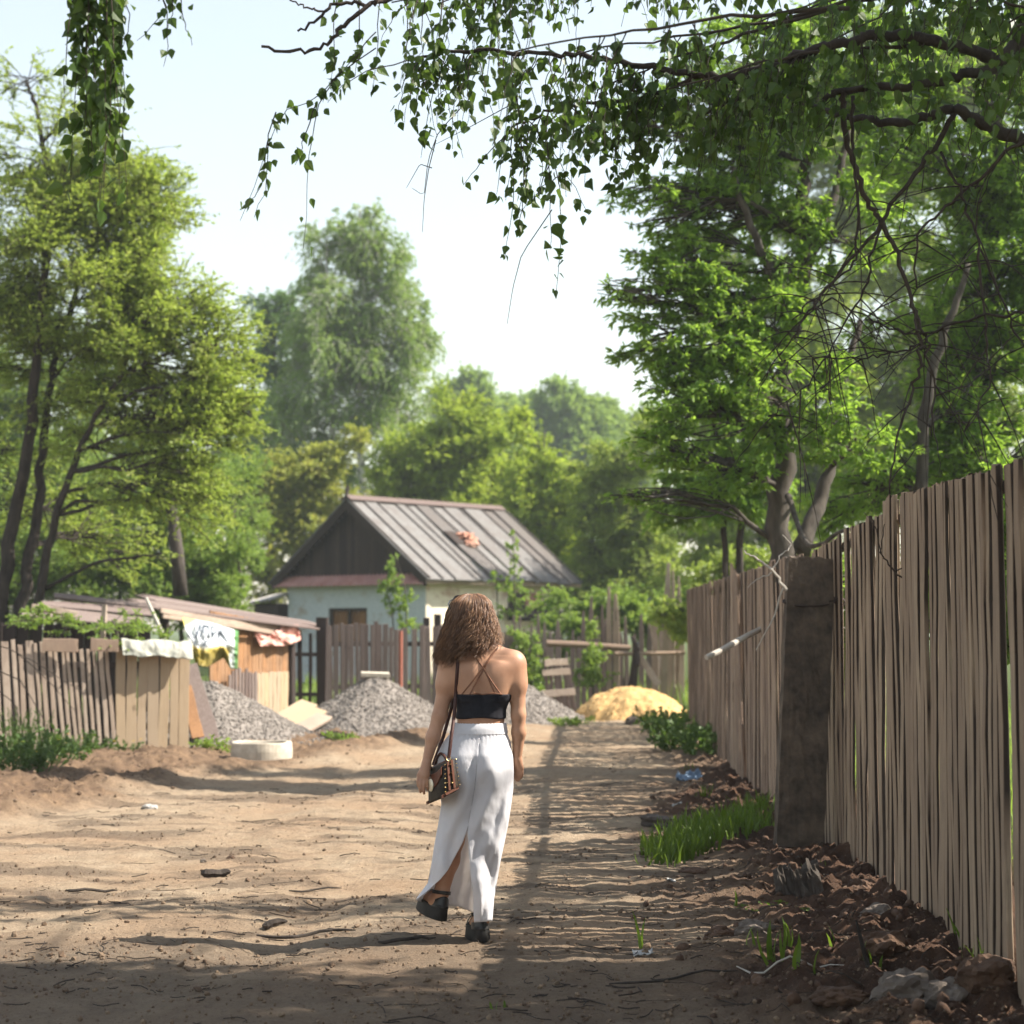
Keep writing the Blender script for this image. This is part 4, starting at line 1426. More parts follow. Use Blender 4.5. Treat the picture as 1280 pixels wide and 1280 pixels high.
# ------------------------------------------------------------------ B  tall birch and neighbour
Y = 75.0
make_tree('birch_tree', 'tall full birch with weeping crown rising behind the house', 'tree', gpt(450, Y),
          [([gpt(452, Y), *tp((455, 640, Y), (448, 480, Y), (456, 350, Y), (450, 262, Y))], .2, .04), ([gpt(412, Y), *tp((412, 640, Y), (416, 500, Y), (408, 400, Y), (408, 330, Y))], .16, .04)],
          [cl(460, 290, Y, 48, 48, w=.8), cl(408, 305, Y, 42, 50, w=1.1), cl(435, 370, Y, 78, 70), cl(495, 350, Y, 36, 60, w=.8), cl(470, 460, Y, 80, 80), cl(395, 450, Y, 62, 85), cl(525, 430, Y, 30, 60, w=.8), cl(420, 560, Y, 90, 80), cl(500, 545, Y, 55, 85), cl(360, 550, Y, 50, 80), cl(440, 640, Y, 110, 60)],
          LF_BIRCHFAR, BARK_WHITE, 70000, .15, .55, 'rhomb', .5, 18, 10, .5, .4, 0, tw_r=.012, subr=(.28, .5))
Y = 80.0
make_tree('birch_tree', 'darker shorter tree merging with the left side of the tall birch', 'tree', gpt(338, Y),
          [([gpt(338, Y), *tp((340, 560, Y), (342, 430, Y), (345, 370, Y))], .16, .04)],
          [cl(352, 385, Y, 44, 44, w=.9), cl(352, 430, Y, 50, 60), cl(330, 500, Y, 55, 70), cl(290, 600, Y, 50, 60), cl(345, 610, Y, 60, 70)],
          LF_DARK, BARK_GREY, 32000, .17, .55, 'rhomb', .3, 12, 9, .3, .45, 0, tw_r=.012)

# ------------------------------------------------------------------ C  bright maples behind the house
def bush(label, Y, tr, cls, leaf, n, L=.15, group=None, bark=BARK_GREY, name='maple_tree', **k):
    return make_tree(name, label, 'tree', gpt(tr[0][0], Y), [([gpt(t[0], Y), *tp((t[1], (785 + t[3]) / 2, Y), (t[2], t[3], Y))], .09, .02) for t in tr], cls, leaf, bark, n, L, .6, 'rhomb', .12, 12, 9, .15, .55, .1, tw_r=.01, group=group, **k)
Y = 65.0
bush('bright yellow green maple directly above the middle of the house roof', Y, [(572, 570, 566, 490), (600, 610, 625, 520)],
     [cl(560, 520, Y, 48, 42), cl(530, 590, Y, 60, 50), cl(600, 560, Y, 48, 48), cl(575, 640, Y, 85, 50), cl(490, 600, Y, 40, 70), cl(630, 600, Y, 38, 55)], LF_MAPLE, 29000)
Y = 62.0
bush('yellow green maple at the right end of the house roof', Y, [(680, 678, 680, 540)],
     [cl(655, 555, Y, 40, 45, w=.8), cl(690, 610, Y, 50, 60), cl(650, 650, Y, 60, 50), cl(715, 670, Y, 45, 55), cl(690, 725, Y, 60, 45)], LF_MAPLE, 24000)
Y = 63.0
bush('golden green maple behind the left slope of the house roof', Y, [(390, 388, 395, 570)],
     [cl(415, 590, Y, 48, 40), cl(360, 610, Y, 48, 45), cl(400, 650, Y, 70, 45), cl(330, 660, Y, 42, 60), cl(440, 560, Y, 30, 30, w=.7), cl(340, 730, Y, 45, 45)], LF_GOLD, 24000)

# ------------------------------------------------------------------ D  far wood
Y = 150.0
far_specs = [(575, 447, 1.0, 'leftmost hazy blue green tree of the far wood'), (622, 462, .95, 'second hazy tree of the far wood from the left'), (668, 452, 1.0, 'rounded hazy tree in the middle of the far wood'),
             (712, 462, .97, 'hazy tree of the far wood under the hanging birch twigs'), (752, 468, .94, 'hazy far tree left of the near maple foliage'), (800, 470, .95, 'hazy far tree glimpsed through the near maple leaves'),
             (640, 520, .78, 'lower dark hazy tree of the far wood beside the right maple top'), (735, 515, .8, 'lower dark hazy tree showing between two bright maples')]
k = mpp(Y)
def far_cl(x, y, rx, rz, w=1.0):
    return (np.array((x * k, 150 + RNG.uniform(-1, 1), 22.6 - y * k)), np.array((rx * k, rx * k, rz * k)), w)
far0 = make_tree('far_tree', far_specs[0][3], 'tree', (0, 150, 0),
                 [([(0, 150, 0), (.2, 150, 10), (0, 150, 18)], .3, .06)],
                 [far_cl(0, 48, 36, 44), far_cl(-20, 80, 34, 45), far_cl(22, 75, 30, 45), far_cl(0, 130, 42, 55), far_cl(-25, 190, 35, 55), far_cl(28, 200, 35, 60), far_cl(0, 260, 50, 60)],
                 LF_BIRCHFAR, BARK_GREY, 26000, .42, .6, 'rhomb', .2, 12, 8, .2, .5, .1, group='hazy trees of the far wood', tw_r=.02)
for i, (px, py, s, lab) in enumerate(far_specs):
    Yk = 150 + (i % 3) * 7 - (8 if i > 5 else 0)
    x = at(px, 785, Yk)[0]
    if i == 0:
        far0.location = (x, Yk, 0)
        far0.scale = (s,) * 3
    else:
        copy_thing(far0, (x, Yk, 0), i * 1.3, s, lab, 'hazy trees of the far wood')

# ------------------------------------------------------------------ E  middle distance right
Y = 60.0
bush('olive green bushy maple right of the house beyond the ragged fence', Y, [(770, 768, 765, 560), (820, 822, 820, 600)],
     [cl(760, 585, Y, 58, 48), cl(800, 640, Y, 70, 60), cl(740, 665, Y, 58, 58), cl(835, 700, Y, 60, 58), cl(760, 735, Y, 75, 42), cl(720, 735, Y, 40, 40), cl(830, 560, Y, 60, 55, w=.8)], LF_OLIVE, 28000, .15)
Y = 54.0
bush('green undergrowth tree behind the middle of the tan fence', Y, [(930, 930, 925, 520), (1000, 1005, 1010, 500)],
     [cl(900, 650, Y, 70, 60), cl(930, 560, Y, 80, 60), cl(1010, 620, Y, 80, 70), cl(1040, 520, Y, 90, 70), cl(880, 720, Y, 80, 50), cl(960, 460, Y, 90, 60)], LF_MAPLE, 60000, .14)
Y = 55.0
bush('tall leafy tree seen between the trunks behind the near fence', Y, [(1130, 1130, 1120, 350), (1230, 1235, 1240, 330)],
     [cl(1120, 600, Y, 80, 70), cl(1200, 590, Y, 90, 80), cl(1270, 560, Y, 80, 90), cl(1120, 470, Y, 90, 80), cl(1230, 440, Y, 100, 90), cl(1140, 330, Y, 100, 80), cl(1260, 300, Y, 100, 90)], LF_OLIVE, 60000, .15)
Y = 70.0
bush('high pale green tree filling the sky behind the forked maple', Y, [(950, 955, 960, 200), (1070, 1075, 1080, 150)],
     [cl(920, 330, Y, 80, 70, w=.8), cl(1000, 240, Y, 90, 80, w=.8), cl(1090, 200, Y, 100, 90), cl(1010, 380, Y, 100, 70), cl(900, 430, Y, 70, 60, w=.7), cl(1180, 130, Y, 100, 100), cl(960, 130, Y, 90, 80, w=.6), cl(1080, 60, Y, 110, 80, w=.8), cl(1260, 60, Y, 100, 100)], LF_OLIVE, 60000, .18)

def thicket(label, px, Y, cls, leaf, n, L):
    return make_tree('shrub', label, 'shrub', gpt(px, Y), [([gpt(px + d, Y), at(px + d * 1.4, 760, Y)], .03, .012) for d in (-12, 10)], cls, leaf, BARK, n, L, .55, 'rhomb', .1, 10, 9, .15, .6, .15, group=None)
thicket('dark undergrowth between the ragged fence and the olive maple', 770, 42, [cl(720, 775, 42, 55, 34), cl(780, 775, 42, 60, 38), cl(840, 770, 42, 50, 42), cl(690, 800, 42, 50, 26)], LF_SHRUB, 16000, .11)
thicket('low green thicket behind the far tan boards', 900, 36, [cl(870, 760, 36, 50, 50), cl(930, 740, 36, 60, 50), cl(1000, 720, 36, 70, 60)], LF_OLIVE, 14000, .11)
thicket('shady thicket close behind the near fence planks', 1180, 15, [cl(1060, 800, 15.5, 60, 120, .5), cl(1140, 760, 15, 70, 130, .5), cl(1230, 740, 14.5, 80, 150, .5), cl(1320, 740, 14, 80, 150, .5)], LF_BOX, 12000, .085)

# ------------------------------------------------------------------ F  maples behind the right fence
Y = 19.5
make_tree('maple_tree', 'large dark maple with a forked grey trunk behind the concrete post', 'tree', gpt(970, Y),
          [([gpt(970, Y), *tp((972, 690, Y), (976, 560, Y), (984, 450, Y), (1000, 350, Y), (1008, 250, Y), (1010, 150, Y), (1000, 40, Y))], .14, .04),
           (tp((996, 370, Y), (1022, 300, Y + .2), (1050, 220, Y + .4), (1070, 120, Y + .5)), .07, .03),
           (tp((990, 420, Y), (965, 345, Y - .3), (945, 300, Y - .4), (925, 245, Y - .5), (915, 205, Y - .5)), .06, .025),
           (tp((1000, 690, Y), (1035, 600, Y + .3), (1050, 500, Y + .4), (1075, 400, Y + .5)), .09, .03),
           (tp((985, 620, Y - .2), (1010, 690, Y - 1.2), (1060, 660, Y - 1.6), (1120, 665, Y - 2)), .03, .012)],
          [cl(840, 325, Y - .5, 70, 45), cl(900, 250, Y, 85, 62, w=.8), cl(815, 420, Y - .6, 62, 38), cl(870, 490, Y - .8, 75, 45), cl(960, 180, Y, 100, 80, w=.8), cl(1050, 290, Y, 95, 80, w=.7), cl(905, 585, Y - .5, 75, 32, w=.8), cl(1000, 490, Y - .6, 90, 60, w=.8),
           cl(800, 240, Y - .5, 48, 30, w=.6), cl(930, 395, Y - .5, 85, 52), cl(825, 560, Y - .8, 55, 24, w=.8), cl(1060, 70, Y, 130, 80), cl(930, 70, Y, 110, 70, w=.9), cl(790, 150, Y - .3, 60, 40, w=.5), cl(765, 365, Y - .8, 28, 18, w=.6), cl(850, 130, Y, 80, 60, w=.6), cl(1080, 560, Y - .8, 80, 45, w=.6), cl(790, 620, Y - 1, 34, 14, w=.6)],
          LF_BOX, BARK_GREY, 32000, .092, .38, 'ash', .12, 20, 9, .35, .65, 0, infill=.9, subr=(.2, .42))
Y = 21.0
make_tree('maple_tree', 'dark maple with a straight trunk at the right edge behind the near fence', 'tree', gpt(1212, Y),
          [([gpt(1212, Y), *tp((1212, 620, Y), (1220, 500, Y), (1225, 400, Y), (1240, 250, Y), (1250, 80, Y))], .17, .05), ([gpt(1150, Y - 1), *tp((1152, 520, Y - 1), (1180, 420, Y - 1), (1210, 330, Y - 1))], .08, .03)],
          [cl(1200, 300, Y, 105, 90, w=.8), cl(1150, 430, Y, 90, 70, w=.8), cl(1245, 460, Y - .4, 95, 75), cl(1120, 575, Y - .6, 85, 45, w=.8), cl(1235, 130, Y, 115, 95), cl(1275, 570, Y - .5, 60, 60), cl(1320, 300, Y, 100, 120), cl(1140, 200, Y, 90, 80, w=.7), cl(1190, 520, Y - .6, 60, 50), cl(1090, 610, Y - .4, 60, 40), cl(1180, 590, Y - .2, 70, 40), cl(1040, 640, Y + .3, 50, 35)],
          LF_BOX, BARK_GREY, 30000, .092, .38, 'ash', .12, 20, 9, .35, .65, 0, infill=.9, subr=(.28, .52))
Y = 26.0
make_tree('maple_sapling', 'slim double stemmed young maple above the far tan boards', 'tree', gpt(912, Y),
          [([gpt(912, Y), *tp((908, 700, Y), (902, 630, Y), (897, 560, Y), (890, 500, Y))], .055, .02), ([gpt(925, Y), *tp((925, 660, Y), (932, 560, Y), (938, 450, Y), (945, 380, Y))], .06, .02)],
          [cl(862, 600, Y, 52, 26), cl(845, 640, Y, 50, 20, w=.8), cl(920, 540, Y, 60, 40, w=.7), cl(900, 470, Y, 60, 45, w=.6), cl(950, 620, Y, 50, 40, w=.6)],
          LF_BOX, BARK, 11000, .11, .42, 'ash', .3, 12, 9, .55, .5, 0)

# ------------------------------------------------------------------ saplings and climbers by the house
def small_plant(name, label, cat, px, Y, stems, cls, leaf, n, L, grp=None):
    return make_tree(name, label, cat, gpt(px, Y), [([gpt(s[0], Y), *tp(*[(a, b, Y) for a, b in s[1:]])], .022, .008) for s in stems], cls, leaf, BARK_GREY, n, L, .6, 'rhomb', .12, 7, 8, .2, .6, .1, tw_r=.004, group=grp, part_name='leaves')
small_plant('maple_sapling', 'leafy sapling with two light green plumes before the house gable', 'sapling', 505, 42, [[510, (508, 740), (495, 695)], [500, (490, 760), (478, 725)]],
            [cl(496, 708, 42, 12, 20), cl(502, 745, 42, 14, 22), cl(483, 738, 42, 14, 14), cl(512, 778, 42, 14, 18), cl(494, 765, 42, 10, 14, w=.6)], LF_SHRUB, 900, .10)
small_plant('maple_sapling', 'thin sapling in front of the house roof above the woman', 'sapling', 642, 43, [[645, (643, 730), (641, 660)], [620, (622, 745), (620, 710)]],
            [cl(641, 680, 43, 8, 24), cl(642, 730, 43, 11, 22), cl(620, 725, 43, 8, 20), cl(634, 765, 43, 16, 16), cl(660, 760, 43, 20, 14), cl(690, 748, 43, 22, 14)], LF_SHRUB, 900, .10)
small_plant('climbing_plant', 'light green climber bush on the ragged fence beside the woman', 'climber', 662, 36.2, [[662, (662, 830), (664, 790)]],
            [cl(664, 805, 36.2, 20, 16), cl(670, 835, 36.1, 22, 22), cl(655, 850, 36.2, 20, 24), cl(676, 868, 36.0, 20, 14), cl(642, 800, 36.4, 12, 20)], LF_SHRUB, 1700, .085)
small_plant('climbing_plant', 'tall slim climber hanging on the ragged fence left of the sand', 'climber', 742, 36.2, [[742, (742, 830), (744, 772)]],
            [cl(743, 785, 36.2, 9, 20), cl(742, 815, 36.2, 12, 20), cl(740, 845, 36.1, 14, 18), cl(728, 845, 36.1, 12, 12), cl(765, 848, 36.0, 8, 8, w=.7)], LF_SHRUB, 1300, .085)
small_plant('ivy', 'leafy creeper spread over the lean-to and the left fence top', 'climber', 150, 24.0, [[150, (150, 800), (140, 775)], [70, (70, 800), (90, 780)]],
            [cl(80, 782, 24.0, 45, 14, .5), cl(150, 780, 24.0, 45, 14, .5), cl(185, 788, 24.2, 26, 12, .4), cl(120, 800, 23.3, 40, 10, .3, w=.6), cl(40, 770, 24.0, 40, 16, .5), cl(175, 766, 24.4, 30, 8, .4, w=.6)], LF_SHRUB, 1500, .055)

# ------------------------------------------------------------------ G  overhanging birch
BX, BY = 3.7, 7.0
birch = thing('birch_tree', 'overhanging birch with dark bare boughs and hanging leafy twigs across the top', 'tree', (BX, BY, gz(BX, BY)))
mb = MB()
trk = np.array([(BX, BY, -.1), (BX - .05, BY, 1.2), (BX - .2, BY + .1, 2.6), (BX - .35, BY + .1, 3.6), (BX - .3, BY + .2, 5.2), (BX, BY + .3, 7.2)])
mb.tube(trk, [.22, .18, .165, .15, .11, .05], 12)
mb.build('trunk', BARK_WHITE, birch, True)
J = trk[3]
LIMBS = []
def limb(pts, r0, r1, join=None, Y0=None):
    """pts: (px, py, Y)"""
    P = np.array([at(*p) for p in pts])
    if join is not None:
        P = np.concatenate([np.asarray(join, float)[None], P])
    t = np.linspace(0, len(P) - 1, 5 * len(P))
    Q = np.stack([np.interp(t, range(len(P)), P[:, k]) for k in range(3)], -1)
    for _ in range(2):
        Q[1:-1] = (Q[:-2] + 2 * Q[1:-1] + Q[2:]) / 4
    Q[1:-1] += RNG.normal(0, .006, Q[1:-1].shape)
    R = np.linspace(r0, r1, len(Q)) * (1 + RNG.normal(0, .05, len(Q)))
    mb = MB()
    mb.tube(Q, R, 7)
    mb.build('bough', TWIG if r0 < .03 else BARK, birch, True)
    LIMBS.append(Q)
    return Q
limb([(1300, 182, 7.8), (1262, 170, 7.8), (1203, 140, 7.8), (1180, 136, 7.8), (1130, 156, 7.9), (1085, 150, 8.0), (1040, 141, 8.1), (985, 120, 8.3)], .034, .010, J)
limb([(1300, 20, 7.6), (1266, 59, 7.6), (1239, 88, 7.6), (1194, 97, 7.6), (1135, 109, 7.6), (1053, 113, 7.7), (1030, 125, 7.7)], .032, .012, J + (0, 0, .5))
limb([(1239, 72, 7.6), (1198, 59, 7.5), (1157, 48, 7.5), (1090, 43, 7.5), (1049, 54, 7.5), (1017, 63, 7.6), (972, 82, 7.6), (917, 97, 7.7), (872, 95, 7.8), (791, 82, 7.9), (736, 70, 8.0), (690, 67, 8.0), (604, 62, 8.1), (560, 66, 8.1), (510, 75, 8.1)], .026, .006)
limb([(1017, 63, 7.6), (990, 77, 7.7), (945, 109, 7.8), (904, 131, 7.9), (856, 154, 8.0)], .012, .006)
limb([(872, 95, 7.8), (830, 115, 7.9), (790, 125, 8.0), (725, 129, 8.1), (670, 144, 8.2), (639, 160, 8.2)], .011, .005)
limb([(640, -30, 7.8), (540, -20, 7.7), (475, 2, 7.6), (463, 6, 7.6), (428, 31, 7.6), (413, 55, 7.6), (378, 66, 7.6), (327, 58, 7.6)], .013, .006)
limb([(463, 6, 7.6), (424, 2, 7.6), (405, 18, 7.6), (372, 39, 7.6)], .009, .005)
limb([(405, 16, 7.6), (385, 10, 7.6), (362, 0, 7.6)], .005, .003)
limb([(1053, 113, 7.7), (1052, 140, 7.7), (1062, 190, 7.7), (1076, 236, 7.7), (1099, 272, 7.7), (1121, 317, 7.7), (1139, 376, 7.7), (1150, 420, 7.7), (1151, 462, 7.7), (1135, 504, 7.7), (1121, 545, 7.7), (1112, 617, 7.7)], .014, .0035)
limb([(1194, 140, 7.8), (1171, 181, 7.8), (1135, 227, 7.7), (1094, 290, 7.7), (1040, 352, 7.7), (1008, 392, 7.7), (978, 440, 7.7)], .013, .003)
limb([(1176, 190, 7.8), (1203, 245, 7.7), (1225, 308, 7.6), (1262, 399, 7.6), (1285, 450, 7.6)], .007, .004)
limb([(1290, 160, 7.7), (1262, 190, 7.7), (1189, 254, 7.8), (1146, 290, 7.8), (1146, 360, 7.8)], .009, .004)
limb([(1066, 120, 7.6), (1068, 200, 7.6), (1072, 300, 7.6), (1068, 332, 7.6), (1020, 370, 7.6), (990, 400, 7.6)], .008, .003)
limb([(1139, 376, 7.7), (1160, 430, 7.7), (1168, 480, 7.7), (1164, 545, 7.7)], .007, .003)
limb([(1099, 272, 7.7), (1085, 350, 7.7), (1050, 420, 7.8), (1010, 480, 7.8), (960, 520, 7.9)], .006, .002)
limb([(1280, 390, 7.5), (1210, 400, 7.6), (1150, 420, 7.7), (1090, 405, 7.7), (1040, 372, 7.7)], .006, .003)
limb([(1225, 308, 7.6), (1230, 400, 7.6), (1242, 470, 7.6), (1205, 540, 7.6)], .006, .003)
limb([(1150, 430, 7.7), (1120, 440, 7.8), (1085, 448, 7.9), (1030, 446, 8.0), (965, 455, 8.0)], .005, .002)
limb([(1300, -160, 7.3), (1000, -120, 7.2), (700, -130, 7.1), (400, -100, 7.0), (200, -60, 7.0), (90, -40, 7.0)], .035, .007, J + (0, 0, 1.0))
# higher boughs that carry the leaves at the top of the picture
top_limbs = []
for i in range(26):
    x1 = RNG.uniform(430, 1240)
    y1 = RNG.uniform(-90, 120) if x1 > 560 else RNG.uniform(-60, 40)
    Yk = RNG.uniform(7.0, 9.0)
    x0 = min(1330, x1 + RNG.uniform(250, 450))
    top_limbs.append(limb([(x0, y1 - RNG.uniform(30, 110), Yk), ((x0 + x1) / 2, y1 - RNG.uniform(30, 80), Yk), (x1, y1, Yk)], .009, .003, J + (0, 0, RNG.uniform(.2, 1.2)) if x0 > 1250 else None))
# fine bare side twigs
mbt = MB()
def side_twigs(Q, n, l0, l1, down=.3):
    for _ in range(n):
        p = Q[RNG.integers(len(Q) // 4, len(Q))]
        d = nrm(RNG.normal(size=3) * (1, .5, .8) + np.array((0, 0, -down)))
        l = RNG.uniform(l0, l1)
        t = np.linspace(0, 1, 7)[:, None]
        P = p + d * l * t + np.array((0, 0, -.35 * l)) * t ** 2 + np.cumsum(RNG.normal(0, .008, (7, 3)), 0) * t
        mbt.tube(P, np.linspace(.0035, .0012, 7), 4, caps=False)
        if RNG.random() < .6:
            q = P[3]
            d2 = nrm(d + RNG.normal(0, .6, 3))
            P2 = q + d2 * l * .5 * t
            mbt.tube(P2, np.linspace(.0025, .001, 7), 4, caps=False)
for k in (8, 9, 10, 12, 13, 14, 15, 16, 17, 11):
    side_twigs(LIMBS[k], 13, .12, .45)
# bare hanging thread twigs over the sky
for pts in ([(590, 120), (548, 165), (535, 200), (530, 245), (515, 235)], [(545, 175), (536, 210), (530, 250), (528, 290)], [(640, 130), (585, 160), (545, 180)], [(540, 210), (525, 205), (508, 235)], [(690, 262), (652, 318), (641, 360), (634, 405)]):
    P = np.array([at(a, b, 8.3) for a, b in pts])
    t = np.linspace(0, len(P) - 1, 12)
    Q = np.stack([np.interp(t, range(len(P)), P[:, k]) for k in range(3)], -1)
    mbt.tube(Q, np.linspace(.0025, .001, 12), 4, caps=False)
mbl = MB()
def strand(P, dens=26, L=.043, jit=1.0):
    L = L * 1.14
    """hanging twig along the points P with birch leaves"""
    P = np.asarray(P, float)
    n = 10
    t = np.linspace(0, len(P) - 1, n)
    Q = np.stack([np.interp(t, range(len(P)), P[:, k]) for k in range(3)], -1)
    Q[1:] += np.cumsum(RNG.normal(0, .006, (n - 1, 3)), 0)
    mbt.tube(Q, np.linspace(.0028, .001, n), 4, caps=False)
    ln = np.linalg.norm(np.diff(Q, axis=0), axis=1).sum()
    m = max(2, int(dens * ln))
    s = np.sort(RNG.uniform(.08, 1, m)) * (n - 1)
    C = np.stack([np.interp(s, range(n), Q[:, k]) for k in range(3)], -1)
    D = nrm(RNG.normal(0, .55, (m, 3)) + np.array((0, 0, -1.0)))
    off = nrm(RNG.normal(size=(m, 3)) * (1, 1, .4))
    C2 = C + off * RNG.uniform(.008, .03, (m, 1)) * jit
    LL = L * np.clip(RNG.normal(.88, .24, m), .35, 1.4)
    Nn = nrm(RNG.normal(size=(m, 3)) * (1, 1, .7))
    add_leaves(mbl, C2, D, Nn, LL, LL * RNG.uniform(.72, .95, m), 'birch')
def S(*pts, Y=7.6, **k):
    strand([at(a, b, Y) for a, b in pts], **k)
for i in range(19):
    x0 = RNG.uniform(92, 148)
    S((x0, -55), (x0 + RNG.uniform(-6, 6), 60), (x0 + RNG.uniform(-18, 16), RNG.uniform(165, 262)), Y=RNG.uniform(6.9, 7.2), dens=30, L=.052)
S((95, -40), (85, 60), (76, 110), Y=7.0, L=.046); S((140, -40), (158, 100), (166, 190), Y=7.0); S((150, -40), (163, 20), (160, 60), Y=7.0, dens=18)
for pts in ([(195, -40), (212, 20), (207, 85)], [(215, -40), (228, 20), (232, 62)], [(190, -40), (205, 5), (160, 40)], [(165, -30), (164, 5)], [(222, -30), (220, 40)]):
    S(*pts, Y=7.0, dens=24, L=.036)
S((470, 60), (420, 95), (392, 125), (345, 140), (332, 200), (302, 278), dens=22, L=.045)
S((345, 140), (338, 200), (325, 270), dens=26, L=.045); S((335, 175), (318, 240), (298, 262), dens=24)
S((430, 85), (398, 130), (385, 200), (373, 322), dens=24, L=.045); S((395, 130), (380, 180), (372, 210), dens=22)
S((510, 75), (460, 95), (430, 110), (410, 135), dens=34); S((470, 40), (430, 75), (400, 110), dens=34)
for x0 in (415, 440, 470, 500, 520, 545):
    S((x0 + 10, -20), (x0 + 4, 40), (x0, RNG.uniform(70, 120)), dens=36, L=.046, Y=7.8)
S((645, 160), (600, 200), (580, 225), Y=8.2); S((690, 150), (700, 240), (695, 365), Y=8.1, dens=26, L=.046); S((680, 150), (690, 230), (690, 300), Y=8.0, dens=30, L=.05)
S((640, 170), (640, 240), (628, 318), Y=8.2); S((660, 190), (655, 260), (650, 300), Y=8.2); S((690, 200), (670, 250), (640, 270), Y=8.2); S((700, 220), (665, 250), Y=8.1)
S((560, 80), (565, 110), (552, 120), Y=8.3, dens=16, L=.03)
# dense hanging twigs from the boughs
def hang_from(Q, n, l0, l1, dens, L=.043):
    for _ in range(n):
        k = RNG.uniform(.1, 1) * (len(Q) - 1)
        p = np.array([np.interp(k, range(len(Q)), Q[:, j]) for j in range(3)])
        l = RNG.uniform(l0, l1)
        d = np.array((RNG.normal(-.12, .3), RNG.normal(0, .3), -1)) * l
        strand([p, p + d * (.5, .5, .35), p + d], dens, L)
hang_from(LIMBS[2], 48, .15, .42, 34)
hang_from(LIMBS[2][20:], 40, .2, .5, 34)
hang_from(LIMBS[3], 12, .15, .35, 30); hang_from(LIMBS[4], 34, .15, .45, 34)
hang_from(LIMBS[0], 18, .1, .3, 26); hang_from(LIMBS[1], 16, .1, .3, 26)
for Q in top_limbs:
    hang_from(Q[len(Q) // 3:], 10, .2, .55, 34)
# the crown above the picture, which shades the foreground
shade = []
for xg in np.arange(-2.7, .7, .55):
    for yg in np.arange(6.2, 8.5, .55):
        zz = RNG.uniform(5.2, 7.4)
        if yg > 7.9 and RNG.random() < .3:
            continue
        shade.append(((xg + SX * zz + RNG.normal(0, .12), yg + SY * zz + RNG.normal(0, .12), zz), .62, 26))
shade += [((4.5, 11.0, 5.6), .7, 12), ((3.0, 10.9, 5.3), .7, 12), ((5.6, 11.1, 5.7), .7, 12), ((2.2, 11.2, 5.2), .6, 8)]
for c, r, nt_ in shade:
    c = np.array(c)
    t = np.linspace(0, 1, 8)[:, None]
    a = trk[4]
    mid = (a + c) / 2 + (0, 0, .4)
    Q = (1 - t) ** 2 * a + 2 * t * (1 - t) * mid + t ** 2 * c
    mb = MB(); mb.tube(Q, np.linspace(.024, .008, 8), 5); mb.build('bough', BARK, birch, True)
    for _ in range(int(nt_ * 3.4)):
        p = c + rdir(1)[0] * r * RNG.random() ** .4 * (1, .75, .8) + (0, 0, .2)
        d = np.array((RNG.normal(0, .35), RNG.normal(0, .2), -1)) * RNG.uniform(.3, .7)
        strand([p, p + d * .5, p + d], 34, .066)
mbt.build('twigs', TWIG, birch)
mbl.build('crown', LF_NEAR, birch)

# bare thin branch caught on the fence, and twigs at the post
mb = MB()
def tw(pts, Y, r=.006):
    P = np.array([at(a, b, Y) for a, b in pts])
    t = np.linspace(0, len(P) - 1, 4 * len(P))
    Q = np.stack([np.interp(t, range(len(P)), P[:, k]) for k in range(3)], -1) + RNG.normal(0, .004, (4 * len(P), 3))
    mb.tube(Q, np.linspace(r, r * .4, len(Q)), 5)
tw([(1140, 735), (1110, 705), (1100, 690), (1105, 655)], 10.3, .006); tw([(1102, 692), (1095, 660), (1080, 640)], 10.3, .004); tw([(1120, 715), (1140, 700), (1143, 670), (1147, 645)], 10.3, .004)
tag(mb.build('dead_twig', TWIG, base=at(1140, 735, 10.3)), 'dark forked dead twig resting against the near fence planks', 'twig')
mb = MB()
tw([(984, 737), (965, 712), (945, 697), (930, 690)], 12.75, .012); tw([(965, 712), (975, 695), (990, 682), (978, 668)], 12.75, .006); tw([(968, 715), (950, 722), (935, 733)], 12.75, .006); tw([(980, 731), (968, 770), (945, 812)], 12.75, .008)
tag(mb.build('dead_branch', W_ROUND, base=at(984, 737, 12.75)), 'pale broken dead branch stuck beside the top of the concrete post', 'branch')
mb = MB()
tw([(-20, 800), (20, 815), (60, 850), (95, 890)], 21.9, .008); tw([(-20, 830), (25, 850), (50, 890), (62, 930)], 21.9, .008); tw([(-20, 850), (20, 880), (30, 930)], 21.9, .007); tw([(20, 815), (60, 838), (110, 870)], 21.9, .006)
tag(mb.build('bare_shrub', TWIG, base=at(20, 940, 21.9)), 'arching bare stems in front of the left fence', 'shrub')

# ------------------------------------------------------------------ grass and weeds
def blades(name, label, cat, spots, n_each, h0, h1, w_, mat, group=None, spread=.05, kind=None, lean=.25, part=None):
    mb = MB()
    q = np.repeat(np.array(spots, float), n_each, axis=0)
    nb = len(q)
    q = q + RNG.normal(0, spread, (nb, 2))
    C = np.stack([q[:, 0], q[:, 1], ground_z(q[:, 0], q[:, 1]) - .015], -1)
    D = np.stack([RNG.normal(0, lean, nb), RNG.normal(0, lean, nb), np.ones(nb)], -1)
    LL = RNG.uniform(h0, h1, nb)
    C, D, LL = np.array(C), np.array(D), np.array(LL)
    add_leaves(mb, C, D, np.array([(a, b, .1) for a, b in RNG.normal(size=(len(C), 2))]), LL, np.full(len(C), w_) * RNG.uniform(.6, 1.3, len(C)), 'blade')
    return tag(mb.build(name, mat, base=(spots[0][0], spots[0][1], 0)), label, cat, group, kind)
def gy(py): return 1.55 * FPX / (py - 785)
def gpix(px, py):
    Yk = gy(py)
    return (at(px, 785, Yk)[0], Yk)
sp_ = []
